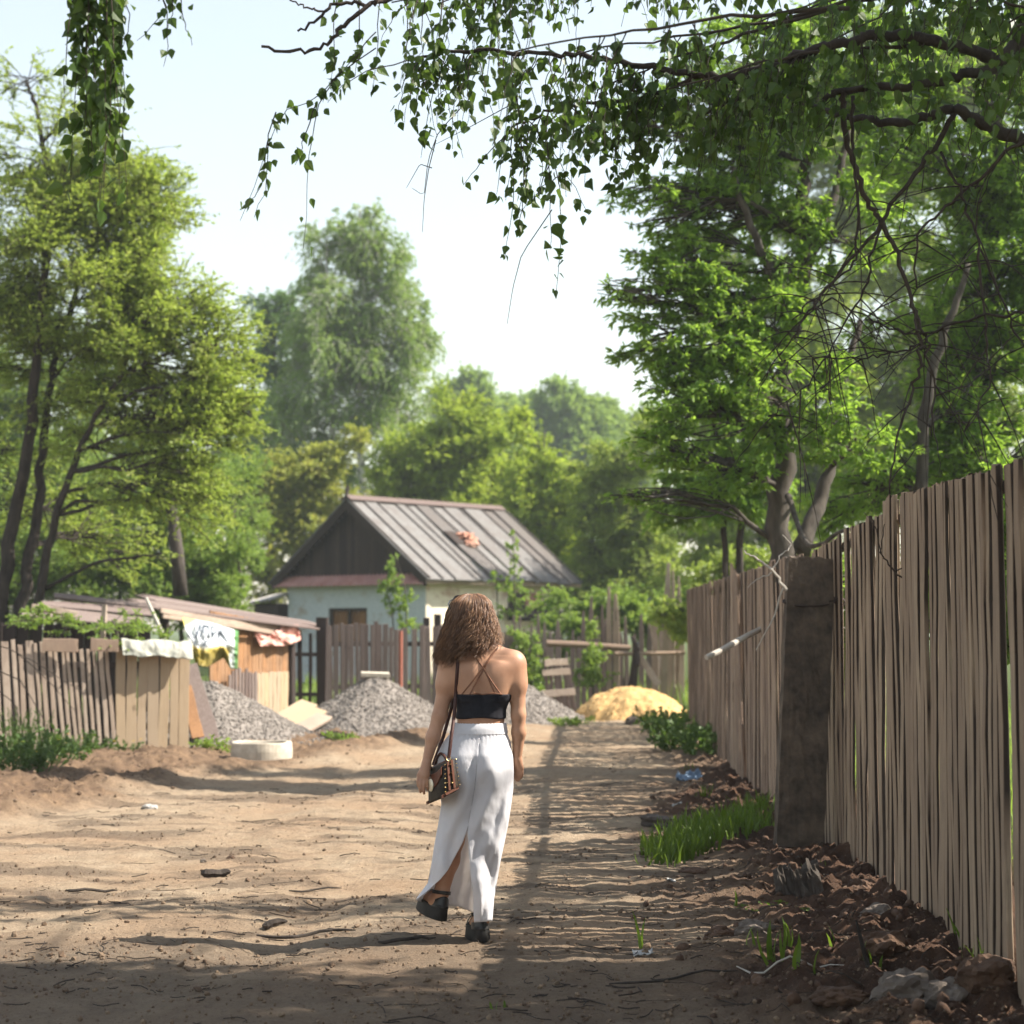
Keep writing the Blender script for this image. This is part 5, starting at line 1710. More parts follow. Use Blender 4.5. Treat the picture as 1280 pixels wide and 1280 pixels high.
while len(sp_) < 250:
    px, py = RNG.uniform(815, 955), RNG.uniform(1022, 1082)
    lo = 1082 - (px - 820) * .28
    hi = np.interp(px, [815, 850, 900, 955], [1060, 1045, 1030, 1022])
    if hi < py < lo + 2:
        sp_.append(gpix(px, py))
blades('grass', 'lush green broad bladed grass clump at the foot of the bank before the concrete post', 'grass', sp_, 5, .10, .22, .016, LF_GRASS, spread=.06, kind='stuff')
for (px, py, n, h, lab) in ((880, 1003, 14, .16, 'small bright grass tuft beside the blue litter on the far verge'), (960, 998, 10, .14, 'low green tuft at the bottom of the far tan boards'), (858, 962, 8, .12, 'tiny far grass tuft left of the blue litter'),
                        (1190, 1200, 9, .16, 'green weed sprout squeezed against the near fence foot'), (1218, 1232, 8, .15, 'green sprout at the near fence foot closest to the corner'), (1010, 1100, 4, .1, 'tiny sprouts among the clods beside the stump'), (868, 1036, 5, .1, 'short sprouts at the left tip of the grass clump')):
    blades('grass_tuft', lab, 'grass tuft', [gpix(px, py)], n, h * .5, h, .013, LF_GRASS, 'small grass tufts', .04)
for (px, py, n, h, lab) in ((802, 1182, 2, .21, 'single tall folded green shoot standing alone on the bare road edge'), (940, 1190, 3, .14, 'thin pale shoot left of the main shoot cluster'), (965, 1212, 6, .2, 'cluster of broad green shoots in the dark soil'), (985, 1190, 4, .16, 'green shoots just behind the main shoot cluster'),
                        (1000, 1228, 3, .17, 'low green shoot right of the main shoot cluster'), (1030, 1195, 2, .12, 'small pointed green shoot near the clods'), (915, 1135, 2, .14, 'faint green shoot beside the grey stone'), (1075, 1222, 4, .13, 'dim shoots at the foot of the dry stalk'), (625, 1250, 3, .06, 'tiny green seedling on the road at the bottom edge')):
    blades('plant_shoot', lab, 'shoot', [gpix(px, py)], n, h * .7, h, .024, LF_GRASS, 'young green shoots', .025, lean=.14)

def weed(label, spots, leaf, n, L, hgt, r, flowers=0, name='weed', cat='weed', asp=.55):
    x0, y0 = spots[0]
    root = thing(name, label, cat, (x0, y0, gz(x0, y0)))
    mb, ms = MB(), MB()
    Ss, Es = [], []
    for (x, y) in spots:
        for _ in range(n):
            a = RNG.uniform(0, 6.28); q = RNG.random() ** .6 * r
            b = np.array((x + math.cos(a) * q * .6, y + math.sin(a) * q * .6, gz(x, y)))
            e = b + (math.cos(a) * q * .8, math.sin(a) * q * .8, hgt * RNG.uniform(.4, 1.1))
            Ss.append(b); Es.append(e)
    Ss, Es = np.array(Ss), np.array(Es)
    leaf_set(mb, Ss, Es, .1, 9, L, asp, 'ash', .15, .8, .1)
    t4 = np.linspace(0, 1, 4)[None, :, None]
    mb.tubes(Ss[:, None] + (Es - Ss)[:, None] * t4, np.full((len(Ss), 4), .004), 3)
    mb.build('leaves', leaf, root)
    if flowers:
        mf = MB()
        ii = RNG.integers(0, len(Es), flowers)
        C = Es[ii] + (0, 0, .03)
        for c in C:
            for k in range(9):
                a = k * .7
                add_leaves(mf, np.array([c]), np.array([(math.cos(a), math.sin(a), .5)]), np.array([(0, 0, 1.)]), np.array([.022]), np.array([.014]))
        mf.build('blossoms', m_flat('yellow_petal', (.75, .52, .02), .6), root)
    return root
weed('bushy green weeds with yellow flowers at the left edge before the fence', [gpix(10, 978), gpix(45, 975), gpix(70, 966), gpix(-10, 965)], LF_WEED, 30, .07, .42, .35, 7)
weed('tall feathery green weed against the left fence pickets', [gpix(40, 950), gpix(22, 952)], LF_WEED, 34, .05, .55, .22, 0, asp=.35)
weed('low green weeds along the foot of the left fence', [gpix(75, 950), gpix(92, 948), gpix(110, 947), gpix(128, 944)], LF_WEED, 18, .055, .2, .2, 4)
weed('small weed with a yellow flower at the foot of the fresh boards', [gpix(160, 945)], LF_WEED, 10, .05, .1, .16, 3)
weed('dark green nettle clump in the shade along the far tan fence', [gpix(838, 918), gpix(852, 925), gpix(845, 938), gpix(865, 940), gpix(878, 945), gpix(826, 912)], LF_WEED, 26, .09, .33, .36)
weed('low weeds at the very end of the tan fence by the sand', [gpix(846, 904), gpix(815, 905)], LF_WEED, 16, .08, .16, .3)
weed('pale green weeds at the foot of the gravel beside the sand', [gpix(720, 906), gpix(708, 906)], LF_SHRUB, 14, .07, .12, .3)
weed('low green weeds at the foot of the middle gravel heap', [gpix(428, 934), gpix(440, 932)], LF_SHRUB, 12, .06, .1, .2)
weed('small weeds on the gravel left of the concrete ring', [gpix(262, 944), gpix(272, 944)], LF_SHRUB, 10, .06, .12, .18)
x_ = []
for _ in range(700):
    xx, yy = RNG.uniform(-14, 9), RNG.uniform(37, 50)
    x_.append((xx, yy))
y_ = [(RNG.uniform(2.9, 12), RNG.uniform(4, 34)) for _ in range(1500)]
blades('grass', 'rough meadow grass on the far side of the right fence', 'grass', y_, 8, .12, .42, .016, LF_SHRUB, kind='stuff', spread=.22)
blades('grass', 'tall rough grass in the yard behind the back fence', 'grass', x_, 5, .2, .6, .03, LF_SHRUB, kind='stuff', spread=.15)
# ------------------------------------------------------------------ the walking woman
SKIN = m_noise('tanned_skin', (.36, .185, .11), (.49, .275, .172), 9, rough=.5, bmp=.10, bdist=.002, spec=.4)
PY_ = 9.6
def W(px, py, dy=0.0): return at(px, py, PY_ + dy)
M_ = mpp(PY_)

def surface_nets(F, org, h):
    s = F < 0
    n = F.shape
    acc = {}
    cells = [d - 1 for d in n]
    nc = cells[0] * cells[1] * cells[2]
    sumv = np.zeros((nc, 3)); cnt = np.zeros(nc)
    quads = []
    def cid(i, j, k): return (i * cells[1] + j) * cells[2] + k
    for ax in range(3):
        sl0 = [slice(None)] * 3; sl1 = [slice(None)] * 3
        sl0[ax] = slice(0, -1); sl1[ax] = slice(1, None)
        cr = s[tuple(sl0)] != s[tuple(sl1)]
        I = np.argwhere(cr)
        f0 = F[tuple(sl0)][cr]; f1 = F[tuple(sl1)][cr]
        t = f0 / (f0 - f1)
        P = I.astype(float); P[:, ax] += t
        o1, o2 = [(1, 2), (2, 0), (0, 1)][ax]
        ok = (I[:, o1] > 0) & (I[:, o2] > 0) & (I[:, o1] < n[o1] - 1) & (I[:, o2] < n[o2] - 1)
        I, P = I[ok], P[ok]
        flip = (f0[ok] > 0)
        q = []
        for d1, d2 in ((-1, -1), (0, -1), (0, 0), (-1, 0)):
            J = I.copy(); J[:, o1] += d1; J[:, o2] += d2
            c = cid(J[:, 0], J[:, 1], J[:, 2])
            np.add.at(sumv, c, P); np.add.at(cnt, c, 1)
            q.append(c)
        q = np.stack(q, 1)
        q[flip] = q[flip][:, ::-1]
        quads.append(q)
    used = np.nonzero(cnt)[0]
    remap = -np.ones(nc, int); remap[used] = np.arange(len(used))
    V = sumv[used] / cnt[used, None] * h + org
    return V, remap[np.concatenate(quads)]

H = .005
lo = np.array((W(512, 800)[0], PY_ - .33, -.02)); hi = np.array((W(668, 800)[0], PY_ + .46, W(590, 735)[2]))
dims = np.ceil((hi - lo) / H).astype(int)
gx_ = lo[0] + np.arange(dims[0]) * H; gy_ = lo[1] + np.arange(dims[1]) * H; gz_ = lo[2] + np.arange(dims[2]) * H
FIELD = np.full(dims, .06, np.float32)

def _sub(bmin, bmax, m=.05):
    a = np.clip(((bmin - m - lo) / H).astype(int), 0, dims - 1); b = np.clip(((bmax + m - lo) / H).astype(int) + 1, 1, dims)
    sl = tuple(slice(i, j) for i, j in zip(a, b))
    X, Y, Z = np.meshgrid(gx_[sl[0]], gy_[sl[1]], gz_[sl[2]], indexing='ij')
    return sl, X, Y, Z
def smin(a, b, k):
    h = np.maximum(k - np.abs(a - b), 0) / k
    return np.minimum(a, b) - h * h * k * .25
def put(sl, d, k, cut=False):
    f = FIELD[sl]
    FIELD[sl] = -smin(-f, d, k) if cut else smin(f, d.astype(np.float32), k)
def ell(c, r, k=.03, cut=False, rotz=0.0):
    c, r = np.asarray(c, float), np.asarray(r, float)
    sl, X, Y, Z = _sub(c - max(r), c + max(r))
    x, y, z = X - c[0], Y - c[1], Z - c[2]
    if rotz:
        x, y = x * math.cos(rotz) + y * math.sin(rotz), -x * math.sin(rotz) + y * math.cos(rotz)
    k0 = np.sqrt((x / r[0]) ** 2 + (y / r[1]) ** 2 + (z / r[2]) ** 2)
    k1 = np.sqrt((x / r[0] ** 2) ** 2 + (y / r[1] ** 2) ** 2 + (z / r[2] ** 2) ** 2) + 1e-9
    put(sl, k0 * (k0 - 1) / k1, k, cut)
def cap(a, b, ra, rb, k=.02, cut=False):
    a, b = np.asarray(a, float), np.asarray(b, float)
    R = max(ra, rb)
    sl, X, Y, Z = _sub(np.minimum(a, b) - R, np.maximum(a, b) + R)
    ab = b - a
    t = np.clip(((X - a[0]) * ab[0] + (Y - a[1]) * ab[1] + (Z - a[2]) * ab[2]) / (ab @ ab), 0, 1)
    d = np.sqrt((X - a[0] - t * ab[0]) ** 2 + (Y - a[1] - t * ab[1]) ** 2 + (Z - a[2] - t * ab[2]) ** 2) - (ra + (rb - ra) * t)
    put(sl, d, k, cut)
def chain(pts, rs, k=.02):
    for i in range(len(pts) - 1):
        cap(pts[i], pts[i + 1], rs[i], rs[i + 1], .055 if (i == 0 and rs[0] == .050) else k)

# torso
ell(W(603, 862), (.122, .092, .155), .03)
ell(W(603, 838, -.005), (.140, .085, .095), .04)
ell(W(601, 900), (.118, .086, .11), .05)
ell(W(596, 945, .0), (.165, .115, .125), .05)
ell(W(577, 960, -.055), (.078, .075, .085), .03); ell(W(613, 960, -.055), (.078, .075, .085), .03)
ell(W(582, 868, .075), (.055, .05, .055), .03); ell(W(622, 868, .075), (.055, .05, .055), .03)
cap(W(598, 806, -.005), W(566, 826), .042, .044, .04); cap(W(598, 806, -.005), W(641, 826), .042, .044, .04)
ell(W(582, 848, -.066), (.040, .014, .062), .05); ell(W(624, 848, -.066), (.040, .014, .062), .05)
cap(W(603, 826, -.105), W(602, 925, -.100), .010, .010, .045, cut=True)
cap(W(576, 838, -.025), W(583, 868, -.03), .034, .044, .05); cap(W(631, 838, -.025), W(624, 868, -.03), .034, .044, .05)
TORSO = FIELD.copy()
# neck, head
cap(W(597, 815, .0), W(589, 785, .02), .052, .048, .03)
ell(W(588, 770, .015), (.074, .092, .098), .02)
ell(W(588, 786, .05), (.052, .058, .062), .03)
ell(W(588, 797, .085), (.026, .024, .02), .02)           # chin
cap(W(588, 774, .105), W(588, 781, .122), .010, .013, .012)   # nose
ell(W(581, 789, .103), (.016, .008, .005), .006); ell(W(595, 789, .103), (.016, .008, .005), .006)
ell(W(580, 773, .092), (.012, .010, .008), .006); ell(W(596, 773, .092), (.012, .010, .008), .006)
for s in (-1, 1):
    ell(W(588 + s * 18.6, 777, .015), (.010, .020, .030), .01)
# arms
chain([W(563, 829), W(557, 860, -.01), W(549.5, 895, -.025), W(541, 922, -.04), W(534, 950, -.06)], [.050, .043, .036, .034, .0235], .02)
cap(W(563, 835), W(559, 850), .046, .045, .05)
chain([W(642.5, 829), W(646.5, 860, -.005), W(648, 893, -.01), W(648.5, 915, .0), W(646.5, 946, .025)], [.050, .042, .035, .0345, .0235], .02)
cap(W(642.5, 835), W(645.5, 850), .046, .045, .05)
# hands: palm, four fingers, thumb
def hand(wr, knuckles, tips, bend, thumb, kdir):
    mk = np.mean(knuckles, axis=0)
    for kn in knuckles:
        cap(wr + (mk - wr) * .25, kn, .0185, .0125, .012)
    for i, (kn, tp_, bd) in enumerate(zip(knuckles, tips, bend)):
        m1 = kn + (tp_ - kn) * .48 + bd
        m2 = kn + (tp_ - kn) * .78 + bd * .8
        r = (.0092, .0085, .0078, .0066) if i < 3 else (.0082, .0076, .007, .006)
        chain([kn, m1, m2, tp_], r, .004)
    a, b, c = thumb
    chain([a, b, c], (.0135, .0105, .0078), .008)
hand(W(534, 950, -.06), [W(523.6, 969, -.085), W(527.4, 970.5, -.092), W(531.4, 970.5, -.090), W(535.2, 968.5, -.08)],
     [W(523.4, 984, -.095), W(525.6, 990.5, -.10), W(530.2, 992.5, -.10), W(534.6, 988, -.09)], [np.array((-.004, -.008, 0))] * 4,
     (W(535.5, 957, -.055), W(540, 964, -.035), W(541.5, 972, -.03)), None)
hand(W(646.5, 946, .025), [W(642.8, 960.5, .045), W(645.8, 962, .04), W(649.2, 961.5, .033), W(652.2, 960, .026)],
     [W(643.6, 973, .07), W(645.6, 976, .07), W(648.6, 975.5, .062), W(651.6, 972, .05)], [np.array((.003, -.012, 0))] * 4,
     (W(642.5, 951, .045), W(640.2, 958, .062), W(641, 965, .074)), None)
# legs and feet
chain([W(579, 965, 0), W(566, 1048, .14), W(560, 1075, .10), W(552, 1116, .075)], [.082, .056, .054, .035], .03)
chain([W(612, 965, 0), W(606, 1050, .06), W(605, 1078, .02), W(601, 1150, .02)], [.082, .056, .056, .036], .03)
LYAW, RYAW = math.radians(24), math.radians(10)
def footdir(yaw): return np.array((-math.sin(yaw), math.cos(yaw), 0))
LH = np.array((W(549.5, 1148, .05)[0], PY_ + .05, W(549, 1150, .05)[2])); RH = np.array((W(601.5, 1170, -.01)[0], PY_ - .01, gz(-.16, 9.6) + .002))
LTILT = np.array((0, 0, .10))
for Hh, yw, an, tl in ((LH, LYAW, W(552, 1116, .075), .02), (RH, RYAW, W(601, 1150, .02), 0)):
    f = footdir(yw)
    z = np.array((0, 0, .075))
    cap(an, Hh + f * .045 + z + (0, 0, .015), .036, .036, .02)
    cap(Hh + f * .035 + z + (0, 0, .008), Hh + f * .15 + z * .95 + (0, 0, tl), .036, .032, .02)
    cap(Hh + f * .15 + z * .95 + (0, 0, tl), Hh + f * .225 + z * .85 + (0, 0, tl), .034, .020, .02)
Vb, Fb = surface_nets(FIELD, lo, H)
# light smoothing
def smooth_mesh(V, F, it=2, lam=.5):
    e = np.concatenate([F[:, [0, 1]], F[:, [1, 2]], F[:, [2, 3]], F[:, [3, 0]]])
    for _ in range(it):
        acc = np.zeros_like(V); c = np.zeros(len(V))
        np.add.at(acc, e[:, 0], V[e[:, 1]]); np.add.at(c, e[:, 0], 1)
        np.add.at(acc, e[:, 1], V[e[:, 0]]); np.add.at(c, e[:, 1], 1)
        V = V + lam * (acc / np.maximum(c, 1)[:, None] - V)
    return V
Vb = smooth_mesh(Vb, Fb, 2)
P0 = W(592, 1172)
person = thing('person', 'woman walking away with curly brown hair, black crop top and long white slit skirt', 'person', (P0[0], PY_, 0))
mb = MB(); mb.add(Vb, [Fb], .5)
body = mb.build('body', SKIN, person, True)
bvh = BVHTree.FromPolygons([tuple(v) for v in Vb], [tuple(f) for f in Fb])

# crop top: the torso pushed out a few millimetres between two heights
zt, zb_ = W(603, 866)[2], W(603, 897.5)[2]
Xg, Yg, Zg = gx_[:, None, None], gy_[None, :, None], gz_[None, None, :]
top_edge = zt + .02 * np.clip((Yg - PY_) / .08, -.25, 1) + 0 * Xg
F2 = np.maximum(np.maximum(TORSO - .0085, Zg - top_edge), zb_ + .004 * np.sin(Xg * 30) - Zg).astype(np.float32)
Vt, Ft = surface_nets(F2, lo, H)
Vt = smooth_mesh(Vt, Ft, 2)
BLACK = m_noise('black_fabric', (.010, .010, .014), (.020, .020, .026), 60, rough=.85, bmp=.2, bdist=.002)
mb = MB(); mb.add(Vt, [Ft], .5)
ctop = mb.build('crop_top', BLACK, person, True)
STRAP = m_flat('tan_strap', (.22, .10, .055), .6)
def on_back(pts, off=.003):
    out = []
    for (a, b) in pts:
        o_ = W(a, b, -.5)
        d = nrm(W(a, b) - CAM)
        hit = bvh.ray_cast(Vector(o_), Vector(d))
        q = np.array(hit[0]) if hit[0] is not None else W(a, b, -.08)
        out.append(q - d * off)
    return np.array(out)
def lerp_px(pts, n=24):
    pts = np.array(pts, float); t = np.linspace(0, len(pts) - 1, n)
    return np.stack([np.interp(t, range(len(pts)), pts[:, k]) for k in range(2)], -1)
mb = MB()
for pts in ([(585, 809), (597, 825), (606, 837), (612, 848), (626, 868)], [(622, 810), (615, 818), (606, 834), (597, 850), (587, 868)], [(585, 809), (597, 825), (606, 838), (611, 850), (619, 868)], [(622, 810), (615, 818), (605, 833), (592, 850), (577, 868)]):
    Q = on_back(lerp_px(pts))
    for _ in range(3): Q[1:-1] = (Q[:-2] + 2 * Q[1:-1] + Q[2:]) / 4
    mb.tube(Q, .0032, 6)
mb.tube(on_back(lerp_px([(592, 866), (603, 868), (615, 866.5), (628, 868)]), .009), .003, 6)
mb.build('crossed_straps', STRAP, ctop)

# skirt
SK = np.array([(906, 569, 631.5), (914, 565, 632.5), (928, 554, 638), (945, 546, 641), (965, 545.5, 642), (985, 549, 641.5), (1005, 552, 639), (1031, 548, 635), (1055, 543.5, 630), (1078, 540, 625), (1104, 535, 620.6), (1124, 520, 617), (1153, 520, 614.5)], float)
SD = np.array([(906, .092, .088), (945, .128, .118), (985, .122, .135), (1031, .105, .19), (1090, .085, .25), (1153, .075, .28)])
SLR = np.array([(906, 601), (985, 594), (1038, 584), (1090, 588), (1111, 590), (1153, 592)])
SLL = np.array([(906, 601), (985, 594), (1038, 584), (1054, 578), (1069, 570), (1087, 560), (1101, 550), (1112, 536.5), (1124, 521), (1153, 520.5)])
HEM = np.array([(0, 1153), (.25, 1151), (.42, 1146), (.58, 1133), (.75, 1128), (.9, 1126), (1, 1124)])
nt_, nv_ = 150, 90
T, Vv = np.meshgrid(np.linspace(0, 1, nt_), np.linspace(0, 1, nv_))
hem = np.interp(T, HEM[:, 0], HEM[:, 1])
py = 906 + Vv * (hem - 906)
L_, R_ = np.interp(py, SK[:, 0], SK[:, 1]), np.interp(py, SK[:, 0], SK[:, 2])
cxp, wp = (L_ + R_) / 2, (R_ - L_) / 2
a0 = -np.arccos(np.clip((np.interp(py, SLR[:, 0], SLR[:, 1]) - cxp) / wp, -1, 1))
a1 = 2 * math.pi - np.arccos(np.clip((np.interp(py, SLL[:, 0], SLL[:, 1]) - cxp) / wp, -1, 1))
A = a0 + (a1 - a0) * T
db, df = np.interp(py, SD[:, 0], SD[:, 1]), np.interp(py, SD[:, 0], SD[:, 2])
fold = sstep(925, 1150, py)
rad = 1 + fold * (.09 * np.sin(A * 5 + py * .012) + .06 * np.sin(A * 9 + 1.3 - py * .02) + .03 * np.sin(A * 16 + py * .03)) * (1 - .75 * np.abs(np.cos(A)) ** 3)
xp = cxp + wp * np.cos(A) * (1 + (rad - 1) * .4)
sA = np.sin(A)
dyy = np.where(sA < 0, db * sA, df * sA) * rad
for ang, pc, amp in ((-math.pi / 2 + .42, 962, .034), (-math.pi / 2 - .42, 962, .034)):
    dA = np.angle(np.exp(1j * (A - ang)))
    dyy -= amp * np.exp(-(dA / .40) ** 2) * np.exp(-((py - pc) / 26) ** 2)
dA = np.angle(np.exp(1j * (A + math.pi / 2)))
dyy += .016 * np.exp(-(dA / .13) ** 2) * np.exp(-((py - 968) / 30) ** 2)
# diagonal drag folds under the seat and gathers at the waist
dyy += .013 * np.sin((xp - 560) * .20 + (py - 990) * .09) * np.exp(-((py - 1010) / 40) ** 2) * (sA < 0)
dyy += .017 * np.sin((xp - 600) * .16 - (py - 1080) * .05) * sstep(1030, 1090, py) * (sA < 0)
dyy += .007 * fbm(A * 2.2, py * .035, 3, 91) * sstep(925, 960, py)
dyy += .0022 * np.sin(A * 46) * np.exp(-((py - 918) / 9) ** 2)
Pk = np.stack([at(a, b, PY_ + c) for a, b, c in zip(xp.ravel(), py.ravel(), dyy.ravel())])
idx = np.arange(nt_ * nv_).reshape(nv_, nt_)
Fk = np.stack([idx[:-1, :-1], idx[:-1, 1:], idx[1:, 1:], idx[1:, :-1]], -1).reshape(-1, 4)
m, nt, out = new_mat('white_cloth')
nf = noise(nt, 160, (1, 1, 1), 3)
p = principled(nt, out, ramp(nt, nf, [(.3, (.72, .72, .76)), (.7, (.78, .78, .81))]), .85, bump(nt, noise(nt, 14, (1, 1, .45), 5), .5, .012), .15)
t_ = nt.nodes.new('ShaderNodeBsdfTranslucent'); t_.inputs[0].default_value = (.80, .76, .72, 1)
mx = nt.nodes.new('ShaderNodeMixShader'); mx.inputs[0].default_value = .36
nt.links.new(p.outputs[0], mx.inputs[1]); nt.links.new(t_.outputs[0], mx.inputs[2]); nt.links.new(mx.outputs[0], out.inputs[0])
WHITE = m
mb = MB(); mb.add(Pk, [Fk], .5)
skirt = mb.build('skirt', WHITE, person, True)
# the seam: merge the two upper edges, then give the cloth thickness
bm = bmesh.new(); bm.from_mesh(skirt.data)
bmesh.ops.remove_doubles(bm, verts=bm.verts[:], dist=.0012)
bm.to_mesh(skirt.data); bm.free()
for p_ in skirt.data.polygons: p_.use_smooth = True
sm = skirt.modifiers.new('thickness', 'SOLIDIFY'); sm.thickness = .0025; sm.offset = 0
mb = MB()
aa = np.linspace(0, 2 * math.pi, 90)
rings = []
for pyy, ex in ((903.5, .0), (904.2, .006), (912, .0075), (916.5, .006)):
    Lq, Rq = np.interp(pyy, SK[:, 0], SK[:, 1]), np.interp(pyy, SK[:, 0], SK[:, 2])
    wq = (Rq - Lq) / 2 * M_ + ex
    rings.append(np.stack([at((Lq + Rq) / 2, pyy, PY_) + (math.cos(q) * wq, math.sin(q) * ((.092 if math.sin(q) < 0 else .088) + ex + .003 + (pyy - 906) * .0009), .0015 * math.sin(40 * q)) for q in aa]))
Vw = np.concatenate(rings); n = len(aa); idx = np.arange(4 * n).reshape(4, n)
mb.add(Vw, [np.stack([idx[:-1, :-1], idx[:-1, 1:], idx[1:, 1:], idx[1:, :-1]], -1).reshape(-1, 4)], .5)
mb.build('waistband', WHITE, skirt, True)

# shoes
SHOE = m_noise('black_leather', (.008, .008, .009), (.018, .017, .017), 30, rough=.42, bmp=.1, spec=.5)
SOLE = m_noise('black_rubber', (.012, .012, .012), (.03, .028, .026), 20, rough=.7, bmp=.2)
def shoe(Hh, yaw, pitch, roll):
    f = footdir(yaw); r = np.array((f[1], -f[0], 0)); u = np.array((0, 0, 1.0))
    f2 = nrm(f * math.cos(pitch) + u * math.sin(pitch)); u2 = np.cross(r, f2)
    r2 = nrm(r * math.cos(roll) + u2 * math.sin(roll)); u2 = np.cross(r2, f2)
    def loc(x, y, z): return Hh + r2 * x + f2 * y + u2 * z
    so_ = MB()
    th = np.linspace(0, 2 * math.pi, 40, endpoint=False)
    outl = []
    for t in th:
        y = .115 - .14 * math.cos(t)
        wv = .053 * abs(math.sin(t)) ** .55 * (1 + .10 * math.sin((y + .02) * 18 - 1)) * np.sign(math.sin(t))
        outl.append((wv, y))
    outl = np.array(outl)
    rings = []
    for z, s in ((0, 1.0), (.004, 1.04), (.05, .97), (.062, .98), (.066, .94)):
        rings.append(np.stack([loc(x * s, (y - .11) * s + .11, z + (.012 * max(0, .05 - y) / .07 if z > .03 else 0)) for x, y in outl]))
    n = len(outl); V = np.concatenate(rings); idx = np.arange(len(rings) * n).reshape(-1, n); nx = np.roll(idx, -1, 1)
    so_.add(V, [np.stack([idx[:-1], nx[:-1], nx[1:], idx[1:]], -1).reshape(-1, 4), [list(idx[0][::-1]), list(idx[-1])]])
    sh = so_.build('shoe', SOLE, person, True)
    def shell(fn, name, nu=24, nv=8, th_=.004):
        u, v = np.meshgrid(np.linspace(0, 1, nu), np.linspace(0, 1, nv))
        V = np.stack([fn(a, b) for a, b in zip(u.ravel(), v.ravel())])
        idx = np.arange(nu * nv).reshape(nv, nu)
        q = MB(); q.add(V, [np.stack([idx[:-1, :-1], idx[:-1, 1:], idx[1:, 1:], idx[1:, :-1]], -1).reshape(-1, 4)])
        o = q.build(name, SHOE, sh, True)
        md = o.modifiers.new('thickness', 'SOLIDIFY'); md.thickness = th_; md.offset = 1
        return o
    def counter(u, v):
        a = math.pi * (1.0 + u)        # around the heel
        hgt = .058 + (.062 - .030 * abs(math.cos(a)) ** 2) * v
        return loc(math.cos(a) * (.043 - .004 * v), .045 + math.sin(a) * (.066 - .012 * v), hgt)
    shell(counter, 'heel_counter')
    def vamp(u, v):
        a = math.pi * u
        return loc(math.cos(a) * (.049 - .004 * v), .145 + .05 * v, .06 + math.sin(a) * (.062 - .018 * v))
    shell(vamp, 'vamp')
    def strap_(u, v):
        a = 2 * math.pi * u
        return loc(math.cos(a) * .042, .038 + math.sin(a) * .050, .122 + .018 * v - .008 * math.sin(a))
    shell(strap_, 'ankle_strap', 30, 4, .003)
shoe(LH + np.array((0, 0, 0)), LYAW, math.radians(6), math.radians(-9))
shoe(RH, RYAW, 0, 0)

# hair
HAIR = None
m, nt, out = new_mat('curly_brown_hair')
c = ramp(nt, attr(nt, 'rnd'), [(0, (.038, .018, .010)), (.5, (.13, .064, .034)), (1, (.36, .21, .115))])
p = principled(nt, out, c, .38, None, .5)
HAIR = m
HS = np.array([(741, 4, 590, .02), (744, 15, 589.5, .06), (752, 24, 588.5, .10), (764, 28, 588, .118), (776, 31, 588, .125), (790, 34.5, 587.5, .128), (804, 38.5, 587, .128), (818, 41, 586.5, .125), (832, 40, 585, .12)])
def hair_env(py):
    return np.interp(py, HS[:, 0], HS[:, 1]), np.interp(py, HS[:, 0], HS[:, 2]), np.interp(py, HS[:, 0], HS[:, 3])
NH, NP = 2400, 26
ang = RNG.uniform(-math.pi * 1.18, math.pi * .18, NH)            # open at the face (front = +pi/2)
rho = RNG.uniform(.62, 1.04, NH) ** .7
py_end = 806 + 8 * np.cos(ang - 0.0) * -1 + RNG.uniform(-12, 9, NH) + np.where(np.cos(ang) < -.4, 8, 0) + 6 * np.exp(-((np.cos(ang) - .25) / .2) ** 2) - np.where(np.cos(ang) > .55, 4, 0)
t = np.linspace(0, 1, NP)
PYs = 742 + RNG.uniform(0, 8, (NH, 1)) + (py_end[:, None] - 742) * t[None] ** .9
hw, hc, hd = hair_env(PYs)
ph = RNG.uniform(0, 6.28, (NH, 1)); NG = 420
grp_ = RNG.integers(0, NG, NH); gph = RNG.uniform(0, 6.28, NG); gfr = RNG.uniform(2.4, 4.4, NG); grho = RNG.uniform(.70, 1.03, NG) ** .6
rho = np.clip(grho[grp_] + RNG.normal(0, .025, NH), .6, 1.06)
ph = gph[grp_][:, None] + RNG.normal(0, .35, (NH, 1)); fr = gfr[grp_][:, None]; am = RNG.uniform(1.4, 2.6, NG)[grp_][:, None] * (.12 + t[None])
ang = RNG.uniform(-math.pi * 1.18, math.pi * .18, NG)[grp_] + RNG.normal(0, .03, NH)
py_end = (806 - 8 * np.cos(ang) + RNG.uniform(-13, 9, NG)[grp_] + RNG.normal(0, 2, NH) + np.where(np.cos(ang) < -.4, 8, 0) + 6 * np.exp(-((np.cos(ang) - .25) / .2) ** 2) - np.where(np.cos(ang) > .55, 4, 0))
PYs = 742 + RNG.uniform(0, 8, (NH, 1)) + (py_end[:, None] - 742) * t[None] ** .9
hw, hc, hd = hair_env(PYs)
hx = hc + hw * np.cos(ang)[:, None] * rho[:, None] + am * 1.55 * np.sin(fr * 6.28 * t + ph)
hy = .012 + hd * np.sin(ang)[:, None] * rho[:, None] + am * M_ * 1.7 * np.cos(fr * 6.28 * t + ph) - .012 * t[None]
hx += RNG.normal(0, 1.6, (NH, 1)) * t[None] ** 2
base = np.stack([at(q, 742, PY_) for q in (0,)])[0]
kx = mpp(PY_ + hy)
zc = 1.55
Pt = np.zeros((NH, NP, 3))
yc = (640 - PYs) / FPX
tt = (PY_ + hy) / (cp - yc * sp)
Pt[..., 0] = (hx - 640) / FPX * tt; Pt[..., 1] = PY_ + hy; Pt[..., 2] = 1.55 + (sp + yc * cp) * tt
mb = MB()
rr = np.linspace(1, .35, NP)[None] * RNG.uniform(.0012, .0026, (NH, 1))
